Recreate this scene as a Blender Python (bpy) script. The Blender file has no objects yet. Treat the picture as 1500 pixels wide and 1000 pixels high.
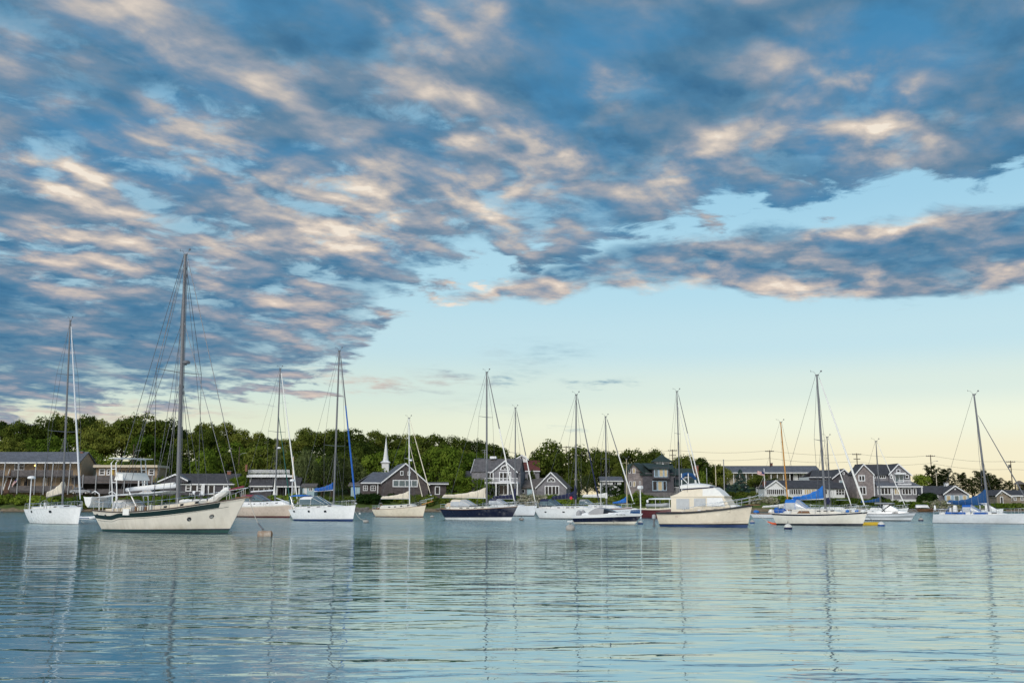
import bpy, bmesh, math, random
from mathutils import Vector, Matrix
import numpy as np
R = math.radians
rnd = random.Random(7)
SC = bpy.context.scene
COL = SC.collection

# ------------------------------------------------------------------ camera
CAM_H = 2.4
PITCH = math.atan((733 - 500) / 1500)
cam = bpy.data.cameras.new('camera'); cam.lens = 36; cam.sensor_width = 36
cam.clip_start = 0.1; cam.clip_end = 6000
co = bpy.data.objects.new('camera', cam); COL.objects.link(co)
co.location = (0, 0, CAM_H); co.rotation_euler = (R(90) + PITCH, 0, 0)
SC.camera = co
SP, CP = math.sin(PITCH), math.cos(PITCH)

def proj(X, Y, Z):
    z = Z - CAM_H
    d = Y * CP + z * SP
    return 750 + 1500 * X / d, 500 - 1500 * (-Y * SP + z * CP) / d

def at(px, py, Y):
    """world point that the photograph shows at px,py, standing Y metres off"""
    t = (500 - py) / 1500
    z = Y * (t * CP + SP) / (CP - t * SP)
    d = Y * CP + z * SP
    return Vector(((px - 750) / 1500 * d, Y, z + CAM_H))

def water_y(py):
    t = (500 - py) / 1500
    return -CAM_H * (CP - t * SP) / (t * CP + SP)

def zat(py, Y): return at(750, py, Y).z
def xat(px, Y, Z=1.0):
    return (px - 750) / 1500 * (Y * CP + (Z - CAM_H) * SP)

# ------------------------------------------------------------------ sun and exposure
SUN_EL, SUN_AZ = R(36), R(205)        # compass style: 0 = straight ahead, clockwise
sun = bpy.data.lights.new('sun', 'SUN'); sun.energy = 2.3; sun.angle = R(30); sun.color = (1.0, .95, .88)
so = bpy.data.objects.new('sun', sun); COL.objects.link(so)
sdir = Vector((math.sin(SUN_AZ) * math.cos(SUN_EL), math.cos(SUN_AZ) * math.cos(SUN_EL), math.sin(SUN_EL)))
so.rotation_euler = sdir.to_track_quat('Z', 'Y').to_euler()
so.location = sdir * 300
vs = SC.view_settings
vs.view_transform = 'Standard'; vs.look = 'None'; vs.exposure = 0.0; vs.gamma = 1.0; vs.use_curve_mapping = False
SC.render.engine = 'CYCLES'
SC.cycles.max_bounces = 6; SC.cycles.diffuse_bounces = 2; SC.cycles.glossy_bounces = 3
SC.cycles.transparent_max_bounces = 8; SC.cycles.caustics_reflective = True; SC.cycles.sample_clamp_indirect = 2.5; SC.cycles.caustics_refractive = False
SC.cycles.use_denoising = True; SC.cycles.denoiser = 'OPENIMAGEDENOISE'; SC.cycles.denoising_input_passes = 'RGB_ALBEDO_NORMAL'; SC.cycles.denoising_prefilter = 'ACCURATE'

def lin(r, g, b):
    f = lambda c: (c / 255 / 12.92) if c <= 10 else ((c / 255 + .055) / 1.055) ** 2.4
    return (f(r), f(g), f(b), 1)

# ------------------------------------------------------------------ sky
class NT:
    """small helper that writes shader node trees as expressions"""
    def __init__(s, tree): s.t = tree
    def n(s, typ, **kw):
        nd = s.t.nodes.new(typ)
        for k, v in kw.items(): setattr(nd, k, v)
        return nd
    def put(s, sock, v):
        if isinstance(v, bpy.types.NodeSocket): s.t.links.new(v, sock)
        elif v is not None: sock.default_value = v
    def m(s, op, a, b=None, c=None, clamp=False):
        nd = s.n('ShaderNodeMath', operation=op, use_clamp=clamp)
        s.put(nd.inputs[0], a); s.put(nd.inputs[1], b)
        if c is not None: s.put(nd.inputs[2], c)
        return nd.outputs[0]
    def vm(s, op, a, b=None):
        nd = s.n('ShaderNodeVectorMath', operation=op)
        s.put(nd.inputs[0], a)
        if b is not None:
            if op == 'SCALE': s.put(nd.inputs[3], b)
            else: s.put(nd.inputs[1], b)
        return nd.outputs[0]
    def mr(s, v, a, b, c=0.0, d=1.0, smooth=False):
        nd = s.n('ShaderNodeMapRange', clamp=True)
        if smooth: nd.interpolation_type = 'SMOOTHSTEP'
        for i, x in enumerate((v, a, b, c, d)): s.put(nd.inputs[i], x)
        return nd.outputs[0]
    def noise(s, vec, scale, detail=3, rough=.5, dist=0.0, w=None):
        nd = s.n('ShaderNodeTexNoise')
        s.put(nd.inputs['Vector'], vec); s.put(nd.inputs['Scale'], scale)
        s.put(nd.inputs['Detail'], detail); s.put(nd.inputs['Roughness'], rough); s.put(nd.inputs['Distortion'], dist)
        return nd.outputs[0]
    def mix(s, f, a, b, mode='MIX'):
        nd = s.n('ShaderNodeMix', data_type='RGBA', blend_type=mode)
        s.put(nd.inputs[0], f); s.put(nd.inputs[6], a); s.put(nd.inputs[7], b)
        return nd.outputs[2]
    def comb(s, x, y, z):
        nd = s.n('ShaderNodeCombineXYZ')
        for i, v in enumerate((x, y, z)): s.put(nd.inputs[i], v)
        return nd.outputs[0]
    def ramp(s, v, stops, interp='LINEAR'):
        nd = s.n('ShaderNodeValToRGB'); cr = nd.color_ramp; cr.interpolation = interp
        while len(cr.elements) < len(stops): cr.elements.new(0.5)
        for e, (p, c) in zip(cr.elements, stops): e.position = p
        for e, (p, c) in zip(cr.elements, stops): e.color = c
        s.put(nd.inputs[0], v)
        return nd.outputs[0]
    def curve(s, v, pts):
        nd = s.n('ShaderNodeFloatCurve'); c = nd.mapping.curves[0]
        while len(c.points) < len(pts): c.points.new(.5, .5)
        for p, (x, y) in zip(c.points, pts): p.location = (x, y); p.handle_type = 'VECTOR'
        nd.mapping.update(); s.put(nd.inputs[1], v)
        return nd.outputs[0]

# how lit the cloud deck is, surveyed by direction: photo x, photo y, 0 (blue grey) to 9 (cream)
LIT = '''0 0 3|100 0 4|200 0 5|300 0 3|400 0 1|500 0 1|600 0 5|640 0 7|700 0 5|800 0 2|900 0 3|1000 0 2|1100 0 3|1200 0 1|1300 0 1|1400 0 2|1500 0 2
0 40 7|30 50 8|100 35 5|160 50 5|200 40 4|300 40 4|400 40 1|500 40 1|590 40 5|640 40 9|700 40 4|800 40 1|900 40 1|1000 40 1|1100 40 1|1200 40 3|1300 40 1|1400 40 2|1500 40 2
0 80 5|100 80 3|200 65 6|240 80 5|300 85 4|350 70 4|400 80 1|500 80 2|600 80 4|650 75 6|700 80 3|800 80 1|900 80 2|1000 80 1|1100 80 3|1140 85 6|1200 80 3|1240 60 4|1300 80 2|1400 65 3|1500 80 2
0 120 2|100 120 2|200 120 1|300 120 2|390 120 6|500 115 3|600 120 5|630 115 7|700 120 1|800 120 1|890 120 6|1000 120 1|1100 120 2|1160 110 5|1200 130 7|1300 120 3|1400 120 2|1500 120 1
0 150 4|90 155 5|130 160 1|200 160 1|310 148 5|400 160 3|500 160 2|600 160 4|650 155 6|700 158 6|750 165 2|800 160 1|900 150 5|950 165 2|1000 160 1|1100 160 2|1180 160 4|1300 162 6|1400 160 2|1430 165 4|1500 160 2
0 190 3|100 190 1|170 175 4|220 190 6|270 180 6|300 200 7|400 200 1|500 200 4|600 200 1|700 195 7|760 205 5|800 190 1|900 200 1|1000 200 1|1050 215 6|1110 210 8|1180 200 5|1250 205 5|1310 210 9|1340 215 8|1400 200 2|1500 200 1
0 235 7|60 240 8|110 245 6|200 230 3|230 220 6|310 215 7|350 245 8|380 255 7|420 230 3|500 235 4|560 245 7|600 230 2|700 240 3|780 222 8|840 255 6|900 235 2|980 235 7|1010 240 6|1080 240 3|1170 240 4|1200 235 2|1300 240 5|1350 240 4|1400 240 1|1500 230 1
0 280 1|80 260 8|130 285 8|200 280 4|300 280 1|370 285 4|430 270 7|470 285 6|510 270 8|570 290 9|600 280 3|640 280 5|700 285 9|770 275 7|850 255 6|850 290 4|900 280 3|950 290 6|1080 258 6|1080 280 2|1200 280 1|1300 285 2
0 320 1|100 310 2|200 315 7|240 325 6|300 310 3|400 310 3|460 318 7|540 310 8|580 325 8|640 320 4|720 325 7|800 310 4|830 330 6|900 320 2|1000 310 4|1060 300 2|1150 300 2
0 350 5|40 340 7|100 360 8|160 345 4|200 350 6|250 340 2|310 345 7|360 350 7|400 345 4|470 360 8|540 355 9|600 350 5|650 350 3|740 345 6|780 355 5|850 345 2|920 335 2
0 400 1|60 390 4|100 400 4|150 395 6|190 385 7|240 400 3|300 402 6|350 385 3|400 400 2|440 385 4|500 400 3|560 385 3|600 395 2|700 375 2|800 365 2|880 355 2
0 440 1|100 430 4|150 425 5|200 440 1|300 430 4|360 440 3|430 432 5|480 440 4|540 430 3|580 415 2|640 410 2
0 480 2|60 475 3|100 480 2|200 480 1|270 470 3|340 480 2|400 490 4|450 475 5|500 480 4
0 520 2|100 515 3|200 520 2|300 510 2|400 520 2|450 510 3|500 525 3
0 560 3|100 555 2|200 560 2|300 550 2|400 552 4|470 555 5
0 595 4|60 600 3|120 590 3|200 585 3|260 590 4|330 580 4|0 620 5|100 615 7|200 605 7
1050 368 6|1000 375 4|920 375 2|960 365 1|1130 360 3|1200 347 7|1260 345 6|1330 335 7|1380 325 6|1400 330 6|1460 325 4|1500 320 3|1280 380 1|1200 380 2|1400 365 1|1500 360 1|1350 390 2|1150 422 7|1210 425 7|1270 425 6|1350 415 2|1400 412 5|1450 408 6|1500 405 5|1030 397 6|980 405 6|920 405 8|880 400 3|850 425 7|780 425 6|720 430 7|660 440 8|800 395 1|1100 392 2|1050 390 3|1400 340 3'''
LITP = np.array([[float(v) for v in q.split()] for row in LIT.split('\n') for q in row.split('|')])

def px_dir(px, py):
    v = Vector(((px - 750) / 1500, CP - (500 - py) / 1500 * SP, SP + (500 - py) / 1500 * CP)).normalized()
    return math.degrees(math.atan2(v.x, v.y)), math.degrees(math.asin(v.z))
LITD = np.array([px_dir(a, b) for a, b, c in LITP])
def lit_at(az, el):
    d2 = ((LITD[:, 0] - az) * .8) ** 2 + ((LITD[:, 1] - el) * 1.3) ** 2
    w = np.exp(-d2 / (2 * .72 ** 2)) + 1e-4 * np.exp(-d2 / (2 * 5.0 ** 2)) + 1e-12
    return float((w * LITP[:, 2]).sum() / w.sum()) / 9

def build_world():
    w = bpy.data.worlds.new('World'); SC.world = w; w.use_nodes = True
    t = w.node_tree; t.nodes.clear(); N = NT(t)
    tc = N.n('ShaderNodeTexCoord'); sep = N.n('ShaderNodeSeparateXYZ')
    t.links.new(tc.outputs['Generated'], sep.inputs[0])
    x, y, z = sep.outputs
    az = N.m('MULTIPLY', N.m('ARCTAN2', x, y), 180 / math.pi)
    el = N.m('MULTIPLY', N.m('ARCSINE', z), 180 / math.pi)
    zc = N.m('ADD', N.m('MAXIMUM', z, 0.0), 0.10)
    P = N.comb(N.m('DIVIDE', x, zc), N.m('DIVIDE', y, zc), 0.0)
    # the rolls of the deck run away towards the right
    def rolls(v, along=.66):
        s_ = N.n('ShaderNodeSeparateXYZ'); t.links.new(v, s_.inputs[0]); X_, Y_ = s_.outputs[0], s_.outputs[1]
        return N.comb(N.m('SUBTRACT', N.m('MULTIPLY', X_, .866), N.m('MULTIPLY', Y_, .5)), N.m('MULTIPLY', N.m('ADD', N.m('MULTIPLY', X_, .5), N.m('MULTIPLY', Y_, .866)), along), 0.0)
    Q = rolls(P)
    Q2 = rolls(N.vm('SCALE', P, .965))          # the same spot seen a little higher up
    # wind-torn distortion of the survey
    wa = N.m('SUBTRACT', N.noise(Q, 2.6, 4, .55), .5)
    wb = N.m('SUBTRACT', N.noise(N.vm('ADD', Q, (7.3, 2.1, 0)), 2.6, 4, .55), .5)
    wc = N.m('SUBTRACT', N.noise(N.vm('ADD', Q, (1.3, 9.1, 0)), 8.0, 5, .6), .5)
    az2 = N.m('ADD', az, N.m('ADD', N.m('MULTIPLY', wa, 5.0), N.m('MULTIPLY', wc, 4.0)))
    el2 = N.m('ADD', el, N.m('ADD', N.m('MULTIPLY', wb, 2.4), N.m('MULTIPLY', wc, 2.0)))
    # lit-ness of the deck
    A0, A1 = -31.0, 31.0
    u = N.mr(az2, A0, A1)
    rows = [1.0 * i + 2.0 for i in range(27)]
    acc = None
    for e in rows:
        stops = []
        for i in range(32):
            a = A0 + (A1 - A0) * i / 31
            v = lit_at(a, e); stops.append((i / 31, (v, v, v, 1)))
        r = N.ramp(u, stops, 'EASE')
        wgt = N.m('SUBTRACT', 1.0, N.m('ABSOLUTE', N.m('SUBTRACT', el2, e)), clamp=True)
        acc = N.m('MULTIPLY', r, wgt) if acc is None else N.m('MULTIPLY_ADD', r, wgt, acc)
    # beyond the surveyed part the deck carries on
    gen = N.mr(N.noise(Q, 1.6, 6, .6), .38, .68, 0.05, .85)
    inside = N.m('MULTIPLY', N.mr(N.m('ABSOLUTE', az), 27, 31, 1, 0), N.mr(el, 26.5, 28.5, 1, 0))
    G = N.m('ADD', N.m('MULTIPLY', acc, inside), N.m('MULTIPLY', gen, N.m('SUBTRACT', 1.0, inside)))
    # billows: brighter where they bulge towards the light above, bluer underneath
    b1 = N.noise(Q, 6.2, 6, .49, .3); b1s = N.noise(Q2, 6.2, 6, .49, .3)
    c1 = N.noise(P, 15.0, 6, .58, .3); c1s = N.noise(N.vm('SCALE', P, .982), 15.0, 6, .58, .3)
    relief = N.m('ADD', N.m('MULTIPLY', N.m('SUBTRACT', b1, b1s), 1.25), N.m('MULTIPLY', N.m('SUBTRACT', c1, c1s), N.mr(el, 8, 22, .50, .25)))
    bil = N.m('ADD', N.m('MULTIPLY', N.m('SUBTRACT', b1, .5), 1.08), N.m('MULTIPLY', N.m('SUBTRACT', c1, .5), N.mr(el, 8, 22, .30, .16)))
    fine2 = N.m('SUBTRACT', c1, .5)
    amp = N.m('MULTIPLY', N.m('MULTIPLY_ADD', G, .85, .38), N.mr(el, 3, 13, .45, .95))
    lit = N.m('ADD', N.m('MULTIPLY_ADD', N.m('SUBTRACT', G, .34), .76, .33), N.m('MULTIPLY', N.m('ADD', bil, relief), amp))
    # where the deck ends
    ua = N.mr(az, -30, 30)
    def edge(pts):
        out = []
        for px, py in pts:
            a, e = px_dir(px, py); out.append(((a + 30) / 60, e / 40))
        out.sort()
        return N.m('MULTIPLY', N.curve(ua, [(0, out[0][1])] + out + [(1, out[-1][1])]), 40.0)
    up = edge([(-60, 624), (33, 622), (120, 613), (220, 600), (333, 588), (400, 574), (450, 565), (505, 545), (535, 512), (552, 482), (575, 455), (606, 434), (700, 391), (850, 374), (933, 348), (1000, 322), (1090, 314), (1160, 312), (1200, 302), (1247, 283), (1350, 263), (1433, 260), (1500, 243), (1560, 232)])
    tt = edge([(560, 436), (640, 420), (700, 408), (780, 390), (870, 374), (967, 357), (1000, 353), (1167, 342), (1333, 328), (1383, 317), (1500, 308), (1560, 304)])
    tb = edge([(560, 436), (640, 447), (813, 441), (867, 424), (1000, 411), (1083, 418), (1150, 428), (1300, 434), (1400, 429), (1500, 418), (1560, 414)])
    edn = N.noise(N.comb(N.m('MULTIPLY', az, .16), N.m('MULTIPLY', el, .62), 0.0), 1.0, 7, .66, .4)
    en = N.m('ADD', N.m('MULTIPLY', N.m('SUBTRACT', b1, .5), 5.0), N.m('MULTIPLY', N.m('SUBTRACT', edn, .5), 7.5))
    elp = N.m('ADD', el, en)
    el3 = N.m('ADD', el, N.m('MULTIPLY', en, .27))
    c_up = N.mr(N.m('SUBTRACT', elp, up), -.30, .75, 0, 1, True)
    tail = N.mr(az, -4, 7, -.55, .32)
    c_t = N.mr(N.m('ADD', N.m('MINIMUM', N.m('SUBTRACT', tt, el3), N.m('SUBTRACT', el3, tb)), tail), -.25, .45, 0, 1, True)
    front = N.mr(N.m('ABSOLUTE', az), 28, 40, 0, 1)
    gcov = N.m('MULTIPLY', N.mr(N.noise(Q, 1.1, 6, .6), .40, .55), N.mr(el, 4, 12))
    cov = N.m('MAXIMUM', c_up, c_t)
    cov = N.m('ADD', N.m('MULTIPLY', cov, N.m('SUBTRACT', 1.0, front)), N.m('MULTIPLY', gcov, front))
    # thin wisps below the deck
    wisp = None
    for (px, py, sx, sy, slope, amt) in ((550, 562, 3.4, .28, -.10, 1.0), (660, 551, 1.5, .22, -.05, .8), (735, 562, .9, .2, -.12, .8), (800, 520, 2.2, .5, .1, .35), (775, 545, 1.5, .3, .1, .4), (838, 564, .8, .16, .0, .8), (880, 563, 1.2, .2, .1, .9), (828, 627, .8, .1, 0, .5), (700, 590, 4, .5, 0, .12), (110, 612, 5, .3, .02, .9), (260, 604, 3, .25, .0, .7)):
        a0, e0 = px_dir(px, py)
        da = N.m('SUBTRACT', az2, a0)
        de = N.m('SUBTRACT', N.m('SUBTRACT', el3, e0), N.m('MULTIPLY', da, slope))
        g = N.m('ADD', N.m('POWER', N.m('DIVIDE', da, sx), 2), N.m('POWER', N.m('DIVIDE', de, sy), 2))
        g = N.m('MULTIPLY', N.m('EXPONENT', N.m('MULTIPLY', g, -1)), amt)
        wisp = g if wisp is None else N.m('MAXIMUM', wisp, g)
    wispn = N.noise(N.comb(N.m('MULTIPLY', az, .5), N.m('MULTIPLY', el, 3.2), 0.0), 1.2, 5, .65)
    wisp = N.m('MULTIPLY', wisp, N.mr(wispn, .36, .6))
    # clear sky: measured Nishita sky under a pale dusk gradient
    sky = N.n('ShaderNodeTexSky', sky_type='NISHITA', sun_disc=False)
    sky.sun_elevation = SUN_EL; sky.sun_rotation = SUN_AZ; sky.altitude = 0
    nish = N.vm('SCALE', sky.outputs[0], 0.08)
    uel = N.mr(el, 0, 40)
    def grad(st): return N.ramp(uel, [(e / 40, lin(*c)) for e, c in st], 'EASE')
    gl = grad([(0, (240, 228, 196)), (4.0, (232, 238, 212)), (6.2, (214, 234, 224)), (9, (196, 229, 238)), (13, (182, 224, 240)), (18, (160, 210, 236)), (27, (112, 182, 222)), (40, (84, 150, 200))])
    gr = grad([(0, (254, 236, 194)), (2.4, (252, 244, 212)), (4.2, (247, 251, 228)), (6.0, (226, 241, 230)), (8.5, (200, 232, 240)), (12, (184, 226, 242)), (17, (164, 214, 238)), (27, (112, 184, 224)), (40, (84, 150, 200))])
    clear = N.mix(N.mr(az, -22, 17, 0, 1, True), gl, gr)
    back = N.mr(N.m('ABSOLUTE', az), 60, 130)
    clear = N.mix(back, clear, N.mix(uel, lin(255, 236, 210), lin(150, 190, 225)))
    clear = N.mix(0.12, clear, nish)
    # colour of the deck
    cloud = N.ramp(lit, [(0.0, lin(62, 110, 146)), (.17, lin(79, 125, 158)), (.36, lin(112, 139, 163)), (.53, lin(148, 158, 172)), (.74, lin(190, 185, 182)), (.93, lin(226, 213, 199)), (1.06 - .06, lin(241, 230, 215))])
    # blue showing through the thinner, higher parts
    thin = N.mr(N.noise(N.vm('ADD', Q, (3.7, 5.2, 0)), 3.0, 6, .6, .3), .44, .66)
    hi = N.mr(el, 8, 20)
    cloud = N.mix(N.m('MULTIPLY', N.m('MULTIPLY', thin, hi), N.mr(lit, .70, .30, 0, .8)), cloud, lin(72, 140, 186))
    gapn = N.m('ADD', b1, N.m('MULTIPLY', N.m('SUBTRACT', N.noise(N.vm('ADD', P, (11.7, 1.2, 0)), 8.0, 7, .62, .4), .5), 1.1))
    gmask = N.m('MULTIPLY', N.mr(el, 7, 11), N.m('MULTIPLY', N.mr(el, 26, 20, .25, 1), N.mr(az, 6, -2, .35, 1)))
    gap = N.m('MULTIPLY', N.m('MULTIPLY', N.mr(gapn, .50, .24, 0, 1, True), gmask), N.mr(G, .10, .40))
    cloud = N.mix(N.m('MULTIPLY', gap, .68), cloud, N.mix(.15, clear, lin(196, 226, 238)))
    # warmer towards the low sun on the lower edges
    low = N.m('MULTIPLY', N.mr(el, 16, 8), N.mr(lit, .35, .8))
    cloud = N.mix(N.m('MULTIPLY', low, .22), cloud, lin(242, 208, 190))
    rim = N.m('MULTIPLY', N.mr(N.m('SUBTRACT', elp, up), 3.6, .2), N.mr(N.m('ADD', N.m('MULTIPLY', b1, .5), N.m('MULTIPLY', edn, .5)), .54, .40, 0, 1, True))
    rim = N.m('MULTIPLY', rim, N.mr(az, 10, 2))
    cov = N.m('MULTIPLY', cov, N.m('SUBTRACT', 1.0, N.m('MULTIPLY', rim, .85)))
    out = N.mix(cov, clear, cloud)
    wispc = N.mix(N.mr(N.m('MULTIPLY_ADD', wa, 1.0, N.mr(az, -10, 3, .75, .0)), .2, .7), lin(130, 165, 185), lin(214, 196, 184))
    out = N.mix(N.m('MULTIPLY', wisp, N.m('SUBTRACT', 1.0, cov)), out, wispc)
    bg = N.n('ShaderNodeBackground'); bg.inputs[1].default_value = 1.0
    t.links.new(out, bg.inputs[0])
    ow = N.n('ShaderNodeOutputWorld'); t.links.new(bg.outputs[0], ow.inputs[0])
    w.cycles.sampling_method = 'MANUAL'; w.cycles.sample_map_resolution = 512
build_world()
# ------------------------------------------------------------------ materials
MATS = {}
def pmat(name, col, rough=.5, metal=0.0, spec=.5, var=.10, scale=6.0, bump=0.0, bscale=40.0, stretch=(1, 1, 1), col2=None, stain=0.0):
    """painted / natural surface with mottling"""
    if name in MATS: return MATS[name]
    m = bpy.data.materials.new(name); m.use_nodes = True
    t = m.node_tree; t.nodes.clear(); N = NT(t)
    b = N.n('ShaderNodeBsdfPrincipled'); o = N.n('ShaderNodeOutputMaterial'); t.links.new(b.outputs[0], o.inputs[0])
    tc = N.n('ShaderNodeTexCoord')
    mp = N.n('ShaderNodeMapping'); mp.inputs['Scale'].default_value = stretch
    t.links.new(tc.outputs['Object'], mp.inputs[0]); v = mp.outputs[0]
    c = tuple(col[:3]) + (1,)
    f = N.mr(N.noise(v, scale, 5, .6), .3, .7)
    d = tuple(x * (1 - var) for x in c[:3]) + (1,) if col2 is None else tuple(col2[:3]) + (1,)
    e = tuple(min(1, x * (1 + var * .6)) for x in c[:3]) + (1,) if col2 is None else c
    cc = N.mix(f, d, e)
    if stain:      # scum along the waterline and runs below the fittings
        sp = N.n('ShaderNodeSeparateXYZ'); t.links.new(tc.outputs['Object'], sp.inputs[0])
        m2 = N.n('ShaderNodeMapping'); m2.inputs['Scale'].default_value = (3.5, 1.2, .22); t.links.new(tc.outputs['Object'], m2.inputs[0])
        run = N.mr(N.noise(m2.outputs[0], 1.0, 4, .6), .54, .80)
        scum = N.m('MULTIPLY', N.mr(sp.outputs[2], .75, .10), N.mr(N.noise(tc.outputs['Object'], 1.1, 4, .6), .35, .65, .15, 1))
        below = N.mr(sp.outputs[2], 1.7, .9)
        cc = N.mix(N.m('MULTIPLY', N.m('ADD', N.m('MULTIPLY', N.m('MULTIPLY', run, below), .45), scum), stain, clamp=True), cc, (.30, .23, .13, 1))
    N.put(b.inputs['Base Color'], cc)
    N.put(b.inputs['Roughness'], N.mr(N.noise(v, scale * 2.3, 3), .3, .7, max(.03, rough - .08), min(1, rough + .08)))
    b.inputs['Metallic'].default_value = metal; b.inputs['Specular IOR Level'].default_value = spec
    if bump:
        bp = N.n('ShaderNodeBump'); bp.inputs['Strength'].default_value = bump; bp.inputs['Distance'].default_value = .02
        N.put(bp.inputs['Height'], N.noise(v, bscale, 4, .6)); t.links.new(bp.outputs[0], b.inputs['Normal'])
    MATS[name] = m
    return m

def water_mat():
    m = bpy.data.materials.new('harbour_water'); m.use_nodes = True
    t = m.node_tree; t.nodes.clear(); N = NT(t)
    b = N.n('ShaderNodeBsdfPrincipled'); o = N.n('ShaderNodeOutputMaterial'); t.links.new(b.outputs[0], o.inputs[0])
    b.inputs['Base Color'].default_value = (.045, .15, .18, 1); b.inputs['IOR'].default_value = 9.0; b.inputs['Specular Tint'].default_value = (.93, 1, 1, 1)
    g = N.n('ShaderNodeNewGeometry'); p = g.outputs['Position']
    sp = N.n('ShaderNodeSeparateXYZ'); t.links.new(p, sp.inputs[0])
    def lay(sx, sy, rot, off):
        mp = N.n('ShaderNodeMapping'); mp.inputs['Scale'].default_value = (sx, sy, 1); mp.inputs['Rotation'].default_value = (0, 0, R(rot)); mp.inputs['Location'].default_value = off
        t.links.new(p, mp.inputs[0]); return mp.outputs[0]
    # a breeze roughens the anchorage; the near water lies in the lee and is smoother
    pn = N.noise(lay(.028, .05, 5, (3, 1, 0)), 1.0, 3, .55)
    breeze = N.mr(N.m('ADD', sp.outputs[1], N.m('MULTIPLY', N.m('SUBTRACT', pn, .5), 40)), 58, 94, 0, 1, True)
    patch = N.m('MULTIPLY', N.mr(pn, .35, .65, .75, 1.2), N.m('MULTIPLY_ADD', breeze, 2.6, 1.0))
    puff = N.mr(N.noise(lay(.16, .085, 3, (2, 7, 0)), 1.0, 5, .68), .36, .64, .35, 1.55)
    patch = N.m('MULTIPLY', patch, N.m('ADD', N.m('MULTIPLY', puff, breeze), N.m('SUBTRACT', 1.0, breeze)))
    h1 = N.m('MULTIPLY', N.noise(lay(.36, 1.15, 6, (0, 0, 0)), 1.0, 1.6, .38, .5), .046)
    h2 = N.m('MULTIPLY', N.noise(lay(1.15, 2.9, -11, (5, 2, 0)), 1.0, 1.9, .5, .45), .0125)
    h3 = N.m('MULTIPLY', N.noise(lay(.13, .30, -6, (9, 4, 0)), 1.0, 2, .4, .2), .046)
    h2 = N.m('MULTIPLY', h2, N.m('MULTIPLY_ADD', breeze, .6, 1.0))
    h = N.m('MULTIPLY', N.m('ADD', N.m('ADD', h1, h2), h3), patch)
    bp = N.n('ShaderNodeBump'); bp.inputs['Strength'].default_value = 1.0; bp.inputs['Distance'].default_value = 1.0
    N.put(bp.inputs['Height'], h); t.links.new(bp.outputs[0], b.inputs['Normal'])
    N.put(b.inputs['Roughness'], N.m('MULTIPLY_ADD', breeze, .11, .015))
    return m
WATER_MAT = water_mat()
def plain_mesh(name, verts, faces, mat):
    me = bpy.data.meshes.new(name); me.from_pydata(verts, [], faces); me.materials.append(mat)
    o = bpy.data.objects.new(name, me); COL.objects.link(o); return o
wo = plain_mesh('water', [(-700, -200, 0), (700, -200, 0), (700, 320, 0), (-700, 320, 0)], [(0, 1, 2, 3)], WATER_MAT)
wo['kind'] = 'structure'
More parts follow.
